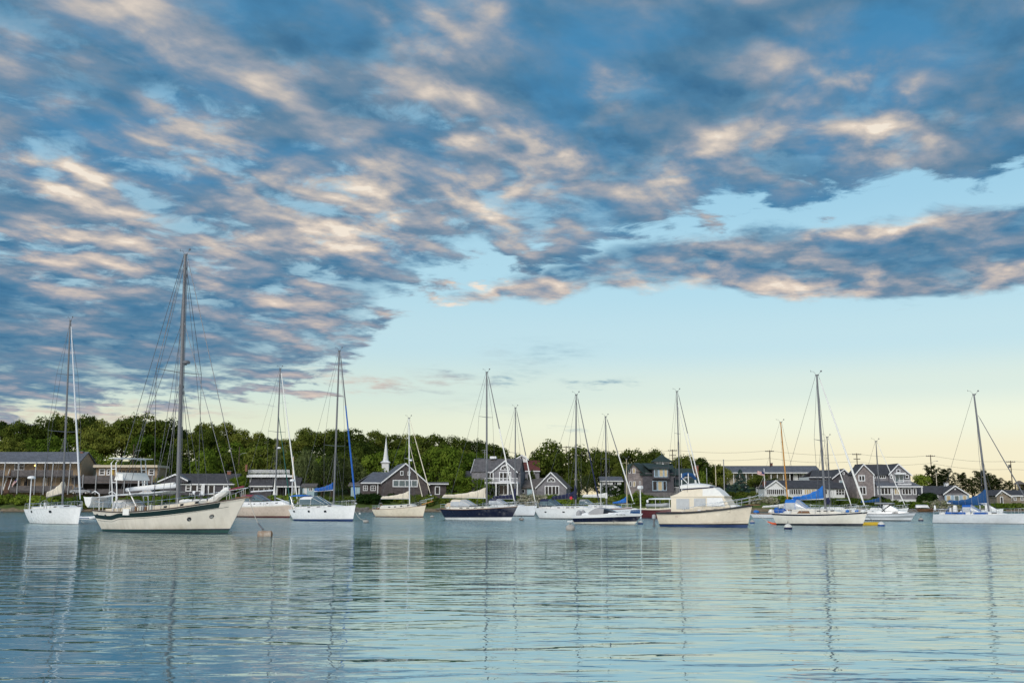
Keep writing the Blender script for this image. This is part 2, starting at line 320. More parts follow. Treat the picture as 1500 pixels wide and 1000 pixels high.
# ------------------------------------------------------------------ mesh helpers
class MB:
    """collects shapes that end up as ONE mesh object"""
    def __init__(s): s.v = []; s.f = []
    def add(s, verts, faces):
        n = len(s.v); s.v += [tuple(p) for p in verts]; s.f += [tuple(i + n for i in f) for f in faces]; return s
    def box(s, x0, x1, y0, y1, z0, z1):
        return s.add([(x0, y0, z0), (x1, y0, z0), (x1, y1, z0), (x0, y1, z0), (x0, y0, z1), (x1, y0, z1), (x1, y1, z1), (x0, y1, z1)],
                     [(0, 3, 2, 1), (4, 5, 6, 7), (0, 1, 5, 4), (1, 2, 6, 5), (2, 3, 7, 6), (3, 0, 4, 7)])
    def tube(s, pts, r, seg=6, r2=None, caps=True):
        pts = [Vector(p) for p in pts]; n = len(pts); rings = []
        for i, p in enumerate(pts):
            d = (pts[min(i + 1, n - 1)] - pts[max(i - 1, 0)]).normalized()
            a = Vector((0, 0, 1)) if abs(d.z) < .9 else Vector((1, 0, 0))
            u = d.cross(a).normalized(); w = d.cross(u)
            if isinstance(r, (list, tuple)): rr = r[i]
            else: rr = r if r2 is None else r + (r2 - r) * i / (n - 1)
            rings.append([p + (u * math.cos(2 * math.pi * j / seg) + w * math.sin(2 * math.pi * j / seg)) * rr for j in range(seg)])
        return s.loft(rings, True, caps)
    def loft(s, rings, closed=True, caps=True):
        m = len(rings[0]); v = [p for r in rings for p in r]; f = []
        for i in range(len(rings) - 1):
            for j in range(m if closed else m - 1):
                k = (j + 1) % m
                f.append((i * m + j, i * m + k, (i + 1) * m + k, (i + 1) * m + j))
        if caps and closed:
            f.append(tuple(range(m - 1, -1, -1))); f.append(tuple((len(rings) - 1) * m + j for j in range(m)))
        return s.add(v, f)
    def lathe(s, prof, seg=12, c=(0, 0, 0), axis='z'):
        rings = []
        for r, z in prof:
            ring = []
            for j in range(seg):
                a = 2 * math.pi * j / seg; q = (r * math.cos(a), r * math.sin(a), z)
                if axis == 'x': q = (q[2], q[0], q[1])
                if axis == 'y': q = (q[0], q[2], q[1])
                ring.append((q[0] + c[0], q[1] + c[1], q[2] + c[2]))
            rings.append(ring)
        return s.loft(rings)
    def prism(s, poly, y0, y1):
        """polygon in x,z pulled from y0 to y1"""
        n = len(poly)
        v = [(x, y0, z) for x, z in poly] + [(x, y1, z) for x, z in poly]
        return s.add(v, [tuple(range(n)), tuple(range(2 * n - 1, n - 1, -1))] + [(i, i + n, (i + 1) % n + n, (i + 1) % n) for i in range(n)])
    def prismx(s, poly, x0, x1):
        n = len(poly)
        v = [(x0, y, z) for y, z in poly] + [(x1, y, z) for y, z in poly]
        return s.add(v, [tuple(range(n)), tuple(range(2 * n - 1, n - 1, -1))] + [(i, i + n, (i + 1) % n + n, (i + 1) % n) for i in range(n)])
    def slab(s, quad, th):
        """a quad given a thickness along its normal"""
        q = [Vector(p) for p in quad]; n = (q[1] - q[0]).cross(q[3] - q[0]).normalized() * th
        return s.add(q + [p - n for p in q], [(0, 1, 2, 3), (7, 6, 5, 4), (0, 4, 5, 1), (1, 5, 6, 2), (2, 6, 7, 3), (3, 7, 4, 0)])
    def blob(s, c, rx, ry, rz, seg=10, rings=6, jit=0.0):
        pr = []
        for i in range(rings + 1):
            a = -math.pi / 2 + math.pi * i / rings
            ring = []
            for j in range(seg):
                b = 2 * math.pi * j / seg; q = 1 + rnd.uniform(-jit, jit)
                ring.append((c[0] + rx * q * max(.02, math.cos(a)) * math.cos(b), c[1] + ry * q * max(.02, math.cos(a)) * math.sin(b), c[2] + rz * q * math.sin(a)))
            pr.append(ring)
        return s.loft(pr)
    def build(s, name, mat, parent=None, smooth=False, loc=None):
        me = bpy.data.meshes.new(name); me.from_pydata(s.v, [], s.f); me.materials.append(mat)
        bm = bmesh.new(); bm.from_mesh(me); bmesh.ops.recalc_face_normals(bm, faces=bm.faces); bm.to_mesh(me); bm.free()
        if smooth:
            me.polygons.foreach_set('use_smooth', [True] * len(me.polygons))
            me.set_sharp_from_angle(angle=R(40))
        o = bpy.data.objects.new(name, me); COL.objects.link(o)
        if parent: o.parent = parent
        if loc: o.location = loc
        return o

LABELS = {}
def tag(o, label, cat, group=None):
    o['label'] = label; o['category'] = cat
    if group: o['group'] = group
    return o
def thing(name, label, cat, loc=(0, 0, 0), rz=0.0, group=None):
    o = bpy.data.objects.new(name, None); COL.objects.link(o)
    o.location = loc; o.rotation_euler = (0, 0, rz); o.empty_display_size = .3
    return tag(o, label, cat, group)
def dup(root, loc, rz=0.0, scale=None, label=None, group=None):
    c = root.copy(); COL.objects.link(c); c.location = loc; c.rotation_euler = (0, 0, rz)
    if scale is not None: c.scale = scale
    if label: c['label'] = label
    if group: c['group'] = group
    for ch in list(root.children):
        d = ch.copy(); COL.objects.link(d); d.parent = c
        for g in list(ch.children):
            e = g.copy(); COL.objects.link(e); e.parent = d
    return c

def lerp(a, b, t): return a + (b - a) * t
def sm(t): t = max(0, min(1, t)); return t * t * (3 - 2 * t)

# paints and cloths
M = {}
def mk(k, *a, **kw): M[k] = pmat(k, *a, **kw)
mk('gelcoat_white', (.80, .80, .80), .28, var=.05, scale=1.5, stain=.13)
mk('gelcoat_grey_white', (.66, .68, .71), .3, var=.06, scale=1.5, stain=.13)
mk('gelcoat_cream', (.74, .66, .53), .3, var=.08, scale=1.2, stain=0.4)
mk('gelcoat_tan', (.58, .47, .39), .3, var=.06, scale=1.2, stain=0.35)
mk('gelcoat_ivory', (.76, .72, .64), .3, var=.07, scale=1.2, stain=0.35)
mk('hull_beige', (.72, .63, .50), .3, var=.07, scale=1.2, stain=0.28)
mk('navy_paint', (.008, .011, .032), .22, spec=.25, var=.2, scale=1.5)
mk('blue_bottom', (.010, .035, .13), .5, var=.2)
mk('dark_bottom', (.015, .018, .03), .5, var=.2)
mk('green_paint', (.003, .020, .020), .5, spec=.25, var=.2)
mk('green_bottom', (.006, .058, .048), .5, var=.2)
mk('maroon_paint', (.09, .012, .014), .3, var=.2)
mk('black_rubber', (.012, .012, .014), .5, var=.2)
mk('deck_white', (.76, .76, .74), .55, var=.05, scale=3)
mk('deck_tan', (.60, .54, .45), .6, var=.06, scale=3)
mk('teak', (.20, .10, .045), .55, var=.25, scale=8, stretch=(1, 6, 6))
mk('spar_white', (.74, .75, .78), .35, var=.04)
mk('spar_alloy', (.165, .17, .185), .42, metal=.1, var=.06)
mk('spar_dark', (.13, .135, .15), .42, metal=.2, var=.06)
mk('spar_wood', (.52, .24, .045), .35, var=.2, scale=5, stretch=(6, 6, .6))
mk('wire_steel', (.10, .105, .12), .4, metal=.4, var=.05)
mk('rail_steel', (.72, .73, .75), .25, metal=.75, var=.04)
mk('rope', (.45, .42, .36), .8, var=.2)
mk('canvas_blue', (.012, .105, .42), .75, var=.16, scale=4, bump=.25, bscale=9)
mk('canvas_royal', (.015, .16, .55), .7, var=.14, scale=4, bump=.25, bscale=9)
mk('canvas_deep_blue', (.008, .07, .21), .75, var=.16, scale=4, bump=.25, bscale=9)
mk('canvas_navy', (.010, .014, .055), .8, var=.2, scale=4, bump=.25, bscale=9)
mk('canvas_tan', (.62, .50, .37), .8, var=.12, scale=4, bump=.3, bscale=9)
mk('canvas_cream', (.74, .66, .53), .8, var=.09, scale=2, bump=.3, bscale=5)
mk('canvas_white', (.78, .77, .74), .8, var=.06, scale=4, bump=.3, bscale=9)
mk('canvas_maroon', (.20, .03, .05), .8, var=.15, scale=4)
mk('canvas_grey', (.33, .33, .34), .8, var=.12, scale=4)
mk('canvas_green', (.01, .09, .075), .8, var=.12)
mk('clear_vinyl', (.48, .50, .52), .16, spec=.7, var=.14, scale=3)
mk('dark_glass', (.012, .015, .020), .06, spec=.5, var=.2)
mk('tinted_glass', (.10, .15, .17), .06, spec=.8, var=.3, scale=1.3)
mk('rubber_grey', (.34, .36, .38), .6, var=.1)
mk('plastic_yellow', (.62, .40, .02), .5, var=.12)
mk('plastic_orange', (.75, .10, .015), .5, var=.12)
mk('buoy_white', (.62, .61, .57), .6, var=.22, scale=7)
mk('buoy_rust', (.30, .15, .06), .8, var=.4, scale=9)
mk('buoy_rusty', (.46, .42, .36), .75, var=.2, scale=3, col2=(.20, .10, .045))
mk('buoy_grey', (.36, .34, .31), .75, var=.25, scale=7)
mk('buoy_blue', (.015, .07, .25), .5, var=.15)
mk('patch_red', (.6, .04, .06), .8)
mk('motor_grey', (.12, .125, .135), .35, var=.1)
# ------------------------------------------------------------------ boats
class Hull:
    def __init__(s, L, B, fb, ohs=.05, ohb=.10, tw=.7, smax=.42, draft=.4, pm=.26, pb=.8, ent=2.1):
        s.L, s.B, s.fb, s.ohs, s.ohb, s.tw, s.smax, s.d, s.pm, s.pb, s.ent = L, B, fb, ohs, ohb, tw, smax, draft, pm, pb, ent
        a, m, b = fb; q = .42
        # quadratic through stern, middle and bow freeboards
        s.c2 = ((b - a) - (m - a) / q) / (1 - q); s.c1 = (m - a) / q - s.c2 * q
    def sheer(s, t): return s.fb[0] + s.c1 * t + s.c2 * t * t
    def half(s, t):
        if t < s.smax: f = s.tw + (1 - s.tw) * math.sin(math.pi / 2 * t / s.smax)
        else: f = 1 - ((t - s.smax) / (1 - s.smax)) ** s.ent
        return s.B / 2 * max(f, .012)
    def pt(s, t, z, side=-1):
        v = max(0, min(1, (z + s.d) / (s.sheer(t) + s.d)))
        xs = -s.L / 2 + s.L * t
        xw = -s.L / 2 + s.ohs * s.L + (1 - s.ohs - s.ohb) * s.L * t
        p = lerp(s.pm, s.pb, sm((t - .45) / .55) if t > .45 else 0)
        if t < .25: p = lerp(.42, p, t / .25)
        return Vector((lerp(xw, xs, v), side * s.half(t) * v ** p, z))
    def edge(s, t, side=-1, inset=0.0, up=0.0):
        q = s.pt(t, s.sheer(t), side); q.y -= side * min(inset, abs(q.y) * .9); q.z += up; return q
    def band(s, z0, z1, n=26, m=4, both=True, off=0.0):
        """mesh of the skin between two heights; z0, z1 are functions of t"""
        mb = MB()
        for side in (-1, 1):
            rings = []
            for i in range(n + 1):
                t = 1 - (1 - i / n) ** 1.0
                ring = []
                for j in range(m + 1):
                    q = s.pt(t, lerp(z0(t), z1(t), j / m), side)
                    q.y += side * off; ring.append(q)
                rings.append(ring)
            mb.loft(rings, False, False)
        # transom
        ring = []
        a = [s.pt(0, lerp(z0(0), z1(0), j / m), -1) for j in range(m + 1)]; b = [s.pt(0, lerp(z0(0), z1(0), j / m), 1) for j in range(m + 1)]
        mb.loft([a, b], False, False)
        # stem strip closing the small gap at the bow
        a = [s.pt(1, lerp(z0(1), z1(1), j / m), -1) for j in range(m + 1)]; b = [s.pt(1, lerp(z0(1), z1(1), j / m), 1) for j in range(m + 1)]
        mb.loft([a, b], False, False)
        return mb
    def deck(s, drop=.03, n=24, camber=.07, t0=0, t1=1):
        rings = []
        for i in range(n + 1):
            t = lerp(t0, t1, i / n); a = s.edge(t, -1); b = s.edge(t, 1); z = a.z - drop
            w = abs(a.y)
            rings.append([(a.x, a.y, z), (a.x, a.y * .5, z + camber * min(1, w) * .75), (a.x, 0, z + camber * min(1, w)), (a.x, b.y * .5, z + camber * min(1, w) * .75), (a.x, b.y, z)])
        return MB().loft(rings, False, False)

def fit(x0, x1, wl, phi, mkhull):
    """length and centre that put the deck outline between two photo columns"""
    Y = water_y(wl); L = (x1 - x0) / 1500 * Y; X = xat((x0 + x1) / 2, Y)
    for _ in range(14):
        h = mkhull(L, Y / 1500); Yc = Y + h.B * .36 * math.cos(phi)
        lo, hi = 1e9, -1e9
        for i in range(21):
            for sd in (-1, 1):
                q = h.edge(i / 20, sd)
                wx = X + q.x * math.cos(phi) + q.y * math.sin(phi); wy = Yc - q.x * math.sin(phi) + q.y * math.cos(phi)
                p = proj(wx, wy, q.z)[0]; lo = min(lo, p); hi = max(hi, p)
        L *= (x1 - x0) / (hi - lo); X += ((x0 + x1) - (lo + hi)) / 2 / 1500 * Yc
    return mkhull(L, Y / 1500), X, Yc

class Boat:
    def __init__(s, name, label, cat, x0, x1, wl, phi, fb, beam=.30, group=None, **hk):
        s.phi = R(phi)
        s.h, s.X, s.Y = fit(x0, x1, wl, s.phi, lambda L, m: Hull(L, L * beam, tuple(f * m for f in fb), **hk))
        s.k = s.Y / 1500            # metres per photo pixel at the boat
        s.root = thing(name, label, cat, (s.X, s.Y, 0), -s.phi, group)
        s.L, s.B = s.h.L, s.h.B
    def P(s, mb, name, mat, smooth=False, parent=None):
        return mb.build(name, M[mat] if isinstance(mat, str) else mat, parent or s.root, smooth)
    def x_at(s, px, y=0.0):
        """local x that shows at photo column px for a point at local y"""
        lo, hi = -s.L, s.L
        for _ in range(40):
            m = (lo + hi) / 2
            wx = s.X + m * math.cos(s.phi) + y * math.sin(s.phi); wy = s.Y - m * math.sin(s.phi) + y * math.cos(s.phi)
            if proj(wx, wy, 1.5)[0] < px: lo = m
            else: hi = m
        return lo
    def z_at(s, py, x=0.0, y=0.0):
        wy = s.Y - x * math.sin(s.phi) + y * math.cos(s.phi)
        return zat(py, wy)
    def t_of(s, x): return max(0, min(1, x / s.L + .5))
    def deckz(s, x): return s.h.sheer(s.t_of(x))
    # ---- pieces
    def hull(s, main, boot=None, bootz=.14, sheer=None, sh=(0, .2), bottom='dark_bottom', deck='deck_white', rail='teak', railr=.03, gap=0.0):
        h = s.h
        b0 = bootz if boot else .04
        s.P(h.band(lambda t: -.35, lambda t: .02 if boot else b0, m=2), 'bottom', bottom, True)
        if boot: s.P(h.band(lambda t: .02, lambda t: b0 * (1 + .5 * t), m=1), 'boot_stripe', boot, True)
        z0 = (lambda t: b0 * (1 + .5 * t)) if boot else (lambda t: b0)
        hull = s.P(h.band(z0, lambda t: h.sheer(t), m=7), 'hull', main, True)
        if sheer:
            st = h.band(lambda t: h.sheer(t) - sh[1], lambda t: h.sheer(t) - sh[0], m=2, off=.006)
            s.P(st, 'sheer_stripe', sheer, True)
        s.P(h.deck(), 'deck', deck, True)
        for sd in (-1, 1):
            s.P(MB().tube([h.edge(i / 24, sd, .0, .015) for i in range(25)], railr, 6), 'toe_rail', rail, True)
        return hull
    def hull_port(s, px, py, w=.35, hgt=.16, mat='dark_glass', round_=False):
        # port light on the near side, given by photo column and row
        x = s.x_at(px, -s.B * .45)
        for _ in range(3):
            t = s.t_of(x); z = s.z_at(py, x, -s.h.half(t)); q = s.h.pt(t, z, -1); x += s.x_at(px, q.y) - q.x
        for sd in (-1, 1):
            t = s.t_of(x); q = s.h.pt(t, z, sd)
            q2 = s.h.pt(min(1, t + .02), z, sd); q3 = s.h.pt(t, z + .15, sd)
            ex = (q2 - q).normalized(); ez = (q3 - q).normalized(); n = ex.cross(ez).normalized() * (1 if sd < 0 else -1)
            if n.y * sd < 0: n = -n
            if round_:
                ring = [q + ex * math.cos(a * math.pi / 6) * w / 2 + ez * math.sin(a * math.pi / 6) * w / 2 for a in range(12)]
                rim = [q + ex * math.cos(a * math.pi / 6) * w * .68 + ez * math.sin(a * math.pi / 6) * w * .68 for a in range(12)]
                pr = s.P(MB().loft([[p - n * .05 for p in rim], [p + n * .03 for p in rim]]), 'porthole', 'black_rubber')
                s.P(MB().loft([[p - n * .03 for p in ring], [p + n * .034 for p in ring]]), 'pane', mat, False, pr)
            else:
                ring = [q + ex * a * w / 2 + ez * b * hgt / 2 for a, b in ((-1, -.8), (-.85, -1), (.85, -1), (1, -.8), (1, .8), (.85, 1), (-.85, 1), (-1, .8))]
                s.P(MB().loft([[p - n * .05 for p in ring], [p + n * .02 for p in ring]]), 'hull_window', mat)
    def cabin(s, x0, x1, hgt, mat='deck_white', w=.62, slope=.8, aft=.25, wins=(), winmat='dark_glass', name='cabin'):
        h = s.h; rings = []; s.cab = (x0, x1, hgt, w)
        prof = [(x0, .05), (x0 + aft * .5, .8), (x0 + aft, 1)] + [(lerp(x0 + aft, x1 - slope, i / 8), 1 - .12 * i / 8) for i in range(1, 9)] + [(x1 - slope * .45, .55), (x1, .04)]
        def sect(x, f):
            t = s.t_of(x); z = h.sheer(t) - .05; ww = max(.12, min(w * s.B / 2, h.half(t) - .28)); hh = hgt * f
            return [(x, -ww, z), (x, -ww * .95, z + hh * .85), (x, -ww * .82, z + hh), (x, 0, z + hh * 1.1), (x, ww * .82, z + hh), (x, ww * .95, z + hh * .85), (x, ww, z)]
        o = s.P(MB().loft([sect(x, f) for x, f in prof]), name, mat, True)
        for px, ln, wh in wins:
            x = s.x_at(px, -w * s.B / 2)
            for sd in (-1, 1):
                def q(xx, fz):
                    t = s.t_of(xx); z = h.sheer(t) - .05; ww = max(.12, min(w * s.B / 2, h.half(t) - .28))
                    return Vector((xx, sd * (ww * lerp(1, .95, fz / .85) + .012), z + hgt * .93 * fz))
                lo, hi = .62 - wh / 2, .62 + wh / 2
                quad = [q(x - ln / 2, lo), q(x + ln / 2, lo), q(x + ln / 2, hi), q(x - ln / 2, hi)]
                if sd > 0: quad.reverse()
                s.P(MB().slab(quad, .03), 'cabin_window', winmat, False, o)
        return o
    def cabz(s, x):
        x0, x1, hgt, w = s.cab
        return s.deckz(x) - .05 + (hgt * 1.06 if x0 < x < x1 - .6 else 0)
    def mast(s, px, top, basepy, pxtop=None, r=.09, mat='spar_alloy', spreaders=(), rake=None):
        x = s.x_at(px); zb = s.z_at(basepy, x)
        zt = s.z_at(top, x)
        if pxtop is None: rk = (rake if rake is not None else .02) * (zt - zb)
        else:
            # rake that brings the masthead to its photo column
            lo, hi = -4, 6
            for _ in range(40):
                m = (lo + hi) / 2; xx = x - m
                wx = s.X + xx * math.cos(s.phi); wy = s.Y - xx * math.sin(s.phi)
                if proj(wx, wy, zt)[0] > pxtop: lo = m
                else: hi = m
            rk = max(-.3, min(lo, .055 * (zt - zb)))
        s.mx, s.mz0, s.mzt, s.mrk, s.mr = x, min(zb, s.deckz(x)), zt, rk, r
        s.P(MB().tube([s.mp(f) for f in (0, .25, .5, .75, 1)], [r, r, r, r * .92, r * .72], 8), 'mast', mat, True)
        # masthead: crane, vane and aerial
        p = s.mp(1)
        s.P(MB().box(p.x - .16, p.x + .2, -.05, .05, p.z - .06, p.z + .06), 'masthead', 'spar_dark')
        s.P(MB().tube([p + Vector((-.1, 0, .05)), p + Vector((-.32, 0, .38)), p + Vector((-.62, 0, .42))], .014, 5).tube([p + Vector((-.62, 0, .36)), p + Vector((-.62, 0, .55))], .02, 5), 'wind_vane', 'spar_dark')
        s.P(MB().tube([p + Vector((.15, .03, .05)), p + Vector((.42, .03, .32))], .014, 5).box(p.x + .36, p.x + .52, .0, .06, p.z + .30, p.z + .44), 'aerial', 'spar_dark')
        s.sp = []
        for py, hl in spreaders:
            z = s.z_at(py, x); f = (z - s.mz0) / (s.mzt - s.mz0); p = s.mp(f)
            for sd in (-1, 1):
                s.P(MB().tube([p, p + Vector((-.12 * hl, sd * hl, .05 * hl))], .035, 5, .022), 'spreader', mat)
            s.sp.append((f, hl))
    def mp(s, f): return Vector((s.mx - s.mrk * f, 0, lerp(s.mz0, s.mzt, f)))
    def rig(s, fore_px, hounds=1.0, furl=None, furlr=.07, back=True, lowers=True, rr=.016, fore2=None, forez=None):
        h = s.h; t = s.t_of(s.mx)
        xf = s.x_at(fore_px) if fore_px else s.L / 2 - .15
        zf = h.sheer(s.t_of(xf)) + .12 if forez is None else s.z_at(forez, xf)
        top = s.mp(hounds) + Vector((s.mr + .05, 0, -.1)); foot = Vector((xf, 0, zf))
        s.P(MB().tube([top, foot], rr * 1.2, 5), 'forestay', 'wire_steel')
        if furl:
            a = lerp(0, 1, .03); n = 14
            pts = [top.lerp(foot, a + (.965 - a) * i / n) for i in range(n + 1)]
            rs = [furlr * (.55 + .5 * min(1, i / n * 1.4)) * (1 if i < n else .5) for i in range(n + 1)]
            if isinstance(furl, tuple):  # upper length coloured dark to paint its backlit look against the sky
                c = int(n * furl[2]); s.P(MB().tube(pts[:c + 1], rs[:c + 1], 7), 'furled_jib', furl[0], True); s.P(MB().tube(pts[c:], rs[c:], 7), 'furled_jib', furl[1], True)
            else: s.P(MB().tube(pts, rs, 7), 'furled_jib', furl, True)
            d = (top - foot).normalized()
            s.P(MB().lathe([(.10, 0), (.15, .03), (.15, .12), (.10, .16)], 8, (foot.x, 0, foot.z + .05)), 'furler_drum', 'rail_steel')
        if back:
            ex = h.edge(0, 1)
            s.P(MB().tube([s.mp(1) + Vector((-s.mr, 0, 0)), Vector((ex.x + .1, 0, ex.z + .02))], rr, 5), 'backstay', 'wire_steel')
        for sd in (-1, 1):
            ch = h.edge(t, sd, .06)
            pts = [s.mp(min(hounds, .985))]
            for f, hl in sorted(s.sp, reverse=True): pts.append(s.mp(f) + Vector((-.12 * hl, sd * hl, .05 * hl)))
            pts.append(Vector((s.mx - .1, ch.y, ch.z)))
            s.P(MB().tube(pts, rr, 5), 'shroud', 'wire_steel')
            if lowers:
                f = min([q[0] for q in s.sp] or [.55])
                for dx in (-.55, .55):
                    s.P(MB().tube([s.mp(f - .01), h.edge(s.t_of(s.mx + dx), sd, .06)], rr * .9, 5), 'shroud', 'wire_steel')
    def boom(s, endpx, zpy, endpy=None, mat='spar_alloy', r=.06, cover=None, h0=.7, h1=.22, wid=.17, luff=None, sag=.0):
        x1 = s.mx - s.mr * .9; z1 = s.z_at(zpy, x1); x0 = s.x_at(endpx); z0 = s.z_at(endpy if endpy else zpy, x0)
        s.bm = (x0, z0, x1, z1)
        s.P(MB().tube([(x1, 0, z1), (x0, 0, z0)], r, 8), 'boom', mat, True)
        if cover:
            n = 24; rings = []
            for i in range(n + 1):
                f = i / n; x = lerp(x1 - .03, x0 + .05, f)
                hh = lerp(h1, h0, (1 - f) ** 2.2) * (1 + .035 * math.sin(f * 23) + .025 * math.sin(f * 41)); ww = wid * (1 - .35 * f)
                zz = lerp(z1, z0, f) - r - sag * math.sin(math.pi * f)
                if f > .97: hh *= .5; ww *= .5
                rings.append([(x, ww * .45 * math.sin(a) * (1 if zz else 1) * (1.9 if math.cos(a) < 0.2 else 1.15), zz + hh * (.5 - .5 * math.cos(a))) for a in [2 * math.pi * j / 10 for j in range(10)]])
            sc_ = s.P(MB().loft(rings), 'sail_cover', cover, True)
            for q in (5, 9, 13, 17, 21):
                ctr = sum((Vector(p) for p in rings[q]), Vector()) / 10
                loop = [ctr + (Vector(p) - ctr) * 1.03 for p in rings[q]]
                s.P(MB().tube(loop + loop[:1], .014, 4), 'sail_tie', 'canvas_grey', False, sc_)
            if luff:   # cover wrapped round the mast foot
                s.P(MB().tube([(x1 + .08, 0, z1 - .15), (x1 + .08, 0, z1 + luff * .6), (s.mx - .02, 0, z1 + luff)], [s.mr + .10, s.mr + .08, s.mr + .03], 9), 'mast_boot', cover, True)
    def rails(s, n=5, hgt=.62, pul=1.5, push=1.3, mat='rail_steel', r=.014, x_from=.08, x_to=.90):
        h = s.h
        L = s.L
        for sd in (-1, 1):
            a = h.edge(x_from, sd, .08); ts = [lerp(x_from, x_to, i / n) for i in range(n + 1)]
            for t in ts:
                q = h.edge(t, sd, .08); s.P(MB().tube([q, q + Vector((0, 0, hgt))], r, 5), 'stanchion', mat)
            s.P(MB().tube([h.edge(t, sd, .08, hgt) for t in ts], r * .75, 5).tube([h.edge(t, sd, .08, hgt * .52) for t in ts], r * .7, 5), 'lifeline', mat)
        # pulpit
        mb = MB(); tb = 1 - pul / L
        top = [h.edge(lerp(tb, 1, i / 5), -1, .05, hgt) for i in range(6)] + [h.edge(lerp(1, tb, i / 5), 1, .05, hgt) for i in range(6)]
        top[5].x += .15; top[6].x += .15
        mb.tube(top, r * 1.3, 6)
        for sd in (-1, 1):
            for t in (tb, lerp(tb, 1, .5), .985):
                q = h.edge(t, sd, .05); mb.tube([q, q + Vector((.02, 0, hgt))], r * 1.2, 5)
        s.P(mb, 'pulpit', mat, True)
        mb = MB(); tb = push / L
        top = [h.edge(lerp(tb, 0, i / 4), -1, .08, hgt) for i in range(5)] + [h.edge(lerp(0, tb, i / 4), 1, .08, hgt) for i in range(5)]
        mb.tube(top, r * 1.3, 6); mb.tube([q - Vector((0, 0, hgt * .48)) for q in top], r, 5)
        for sd in (-1, 1):
            for t in (tb, 0.005):
                q = h.edge(t, sd, .08); mb.tube([q, q + Vector((0, 0, hgt))], r * 1.2, 5)
        s.P(mb, 'pushpit', mat, True)
    def cockpit(s, x0, x1, mat='deck_white', wheel=True):
        """coaming, seats, wheel and winches aft of the cabin"""
        h = s.h
        for sd in (-1, 1):
            y = lambda x: sd * (min(h.half(s.t_of(x)) - .3, s.B * .3))
            z = s.deckz((x0 + x1) / 2)
            mb = MB().add([(x0, y(x0), z - .05), (x1, y(x1), z - .05), (x1, y(x1) - sd * .22, z - .05), (x0, y(x0) - sd * .22, z - .05), (x0, y(x0), z + .24), (x1, y(x1), z + .30), (x1, y(x1) - sd * .18, z + .30), (x0, y(x0) - sd * .18, z + .24)],
                          [(0, 3, 2, 1), (4, 5, 6, 7), (0, 1, 5, 4), (1, 2, 6, 5), (2, 3, 7, 6), (3, 0, 4, 7)])
            s.P(mb, 'coaming', mat)
            xx = lerp(x0, x1, .7)
            s.P(MB().lathe([(.09, 0), (.075, .08), (.06, .12), (.085, .17), (.07, .19)], 10, (xx, y(xx) - sd * .09, z + .28)), 'winch', 'rail_steel', True)
        if wheel:
            xx = lerp(x0, x1, .3); z = s.deckz(xx)
            s.P(MB().box(xx - .10, xx + .10, -.10, .10, z - .05, z + .75), 'pedestal', mat)
            s.P(MB().tube([(xx - .16, .42 * math.cos(a), z + .55 + .42 * math.sin(a)) for a in [2 * math.pi * i / 14 for i in range(15)]], .018, 5).tube([(xx - .16, -.42, z + .55), (xx - .16, .42, z + .55)], .01, 4).tube([(xx - .16, 0, z + .13), (xx - .16, 0, z + .97)], .01, 4), 'steering_wheel', 'rail_steel')
    def dodger(s, x0, x1, hgt, cloth, glass='clear_vinyl', w=.6, z=None, slope=.9):
        """spray hood: cloth roof on hoops with clear panels"""
        z = s.cabz(x1 - .1) if z is None else z; ww = w * s.B / 2
        def arch(x, f, hh, zz):
            return [(x + .0, ww * math.copysign(abs(math.cos(a)) ** .55, math.cos(a)) * f, zz + hh * math.sin(a) ** .6) for a in [math.pi * j / 12 for j in range(13)]]
        a, b, c = arch(x0, 1, hgt, z), arch(lerp(x0, x1, .5), 1, hgt * 1.02, z), arch(x1, .82, .10, z)
        d = s.P(MB().loft([a[2:-2], b[2:-2]], False, False), 'spray_hood', cloth, True)
        for sl in (slice(0, 3), slice(-3, None)): s.P(MB().loft([a[sl], b[sl]], False, False), 'side_window', glass, True, d)
        s.P(MB().loft([b, c], False, False), 'window', glass, True, d)
        for fr in (a, b):
            s.P(MB().tube([(p[0], p[1] * 1.01, p[2] + .012) for p in fr], .022, 5), 'hoop', cloth, True, d)
        for j in (3, 6, 9):
            s.P(MB().tube([Vector(b[j]) + Vector((.01, 0, .012)), Vector(c[j]) + Vector((.012, 0, .012))], .02, 4), 'seam', cloth, False, d)
        return d
    def bimini(s, x0, x1, z, hgt, cloth, w=.62):
        ww = w * s.B / 2; n = 6; rings = []
        for i in range(n + 1):
            x = lerp(x0, x1, i / n); e = 1 - abs(2 * i / n - 1) ** 3 * .35
            top = [(x, ww * lerp(-1, 1, j / 6), z + hgt * e * (1 - abs(lerp(-1, 1, j / 6)) ** 2.5 * .7)) for j in range(7)]
            rings.append(top + [(p[0], p[1] * .97, p[2] - .05) for p in reversed(top)])
        b = s.P(MB().loft(rings), 'bimini', cloth, True)
        zb = s.deckz((x0 + x1) / 2)
        for sd in (-1, 1):
            for xx in (x0 + .1, x1 - .1):
                s.P(MB().tube([(xx, sd * ww, z + hgt * .25), ((x0 + x1) / 2, sd * (ww + .05), zb)], .016, 5), 'bimini_frame', 'rail_steel', False, b)
        return b
    def radar_post(s, px, toppy, y=-.6, dish=.45):
        x = s.x_at(px, y); z = s.deckz(x); zt = s.z_at(toppy, x, y)
        s.P(MB().tube([(x, y, z - .1), (x, y, zt)], .055, 7), 'radar_post', 'spar_white', True)
        s.P(MB().lathe([(dish * .7, 0), (dish, .05), (dish, .16), (dish * .8, .26), (dish * .3, .32)], 14, (x, y, zt)), 'radar_dome', 'gelcoat_white', True)
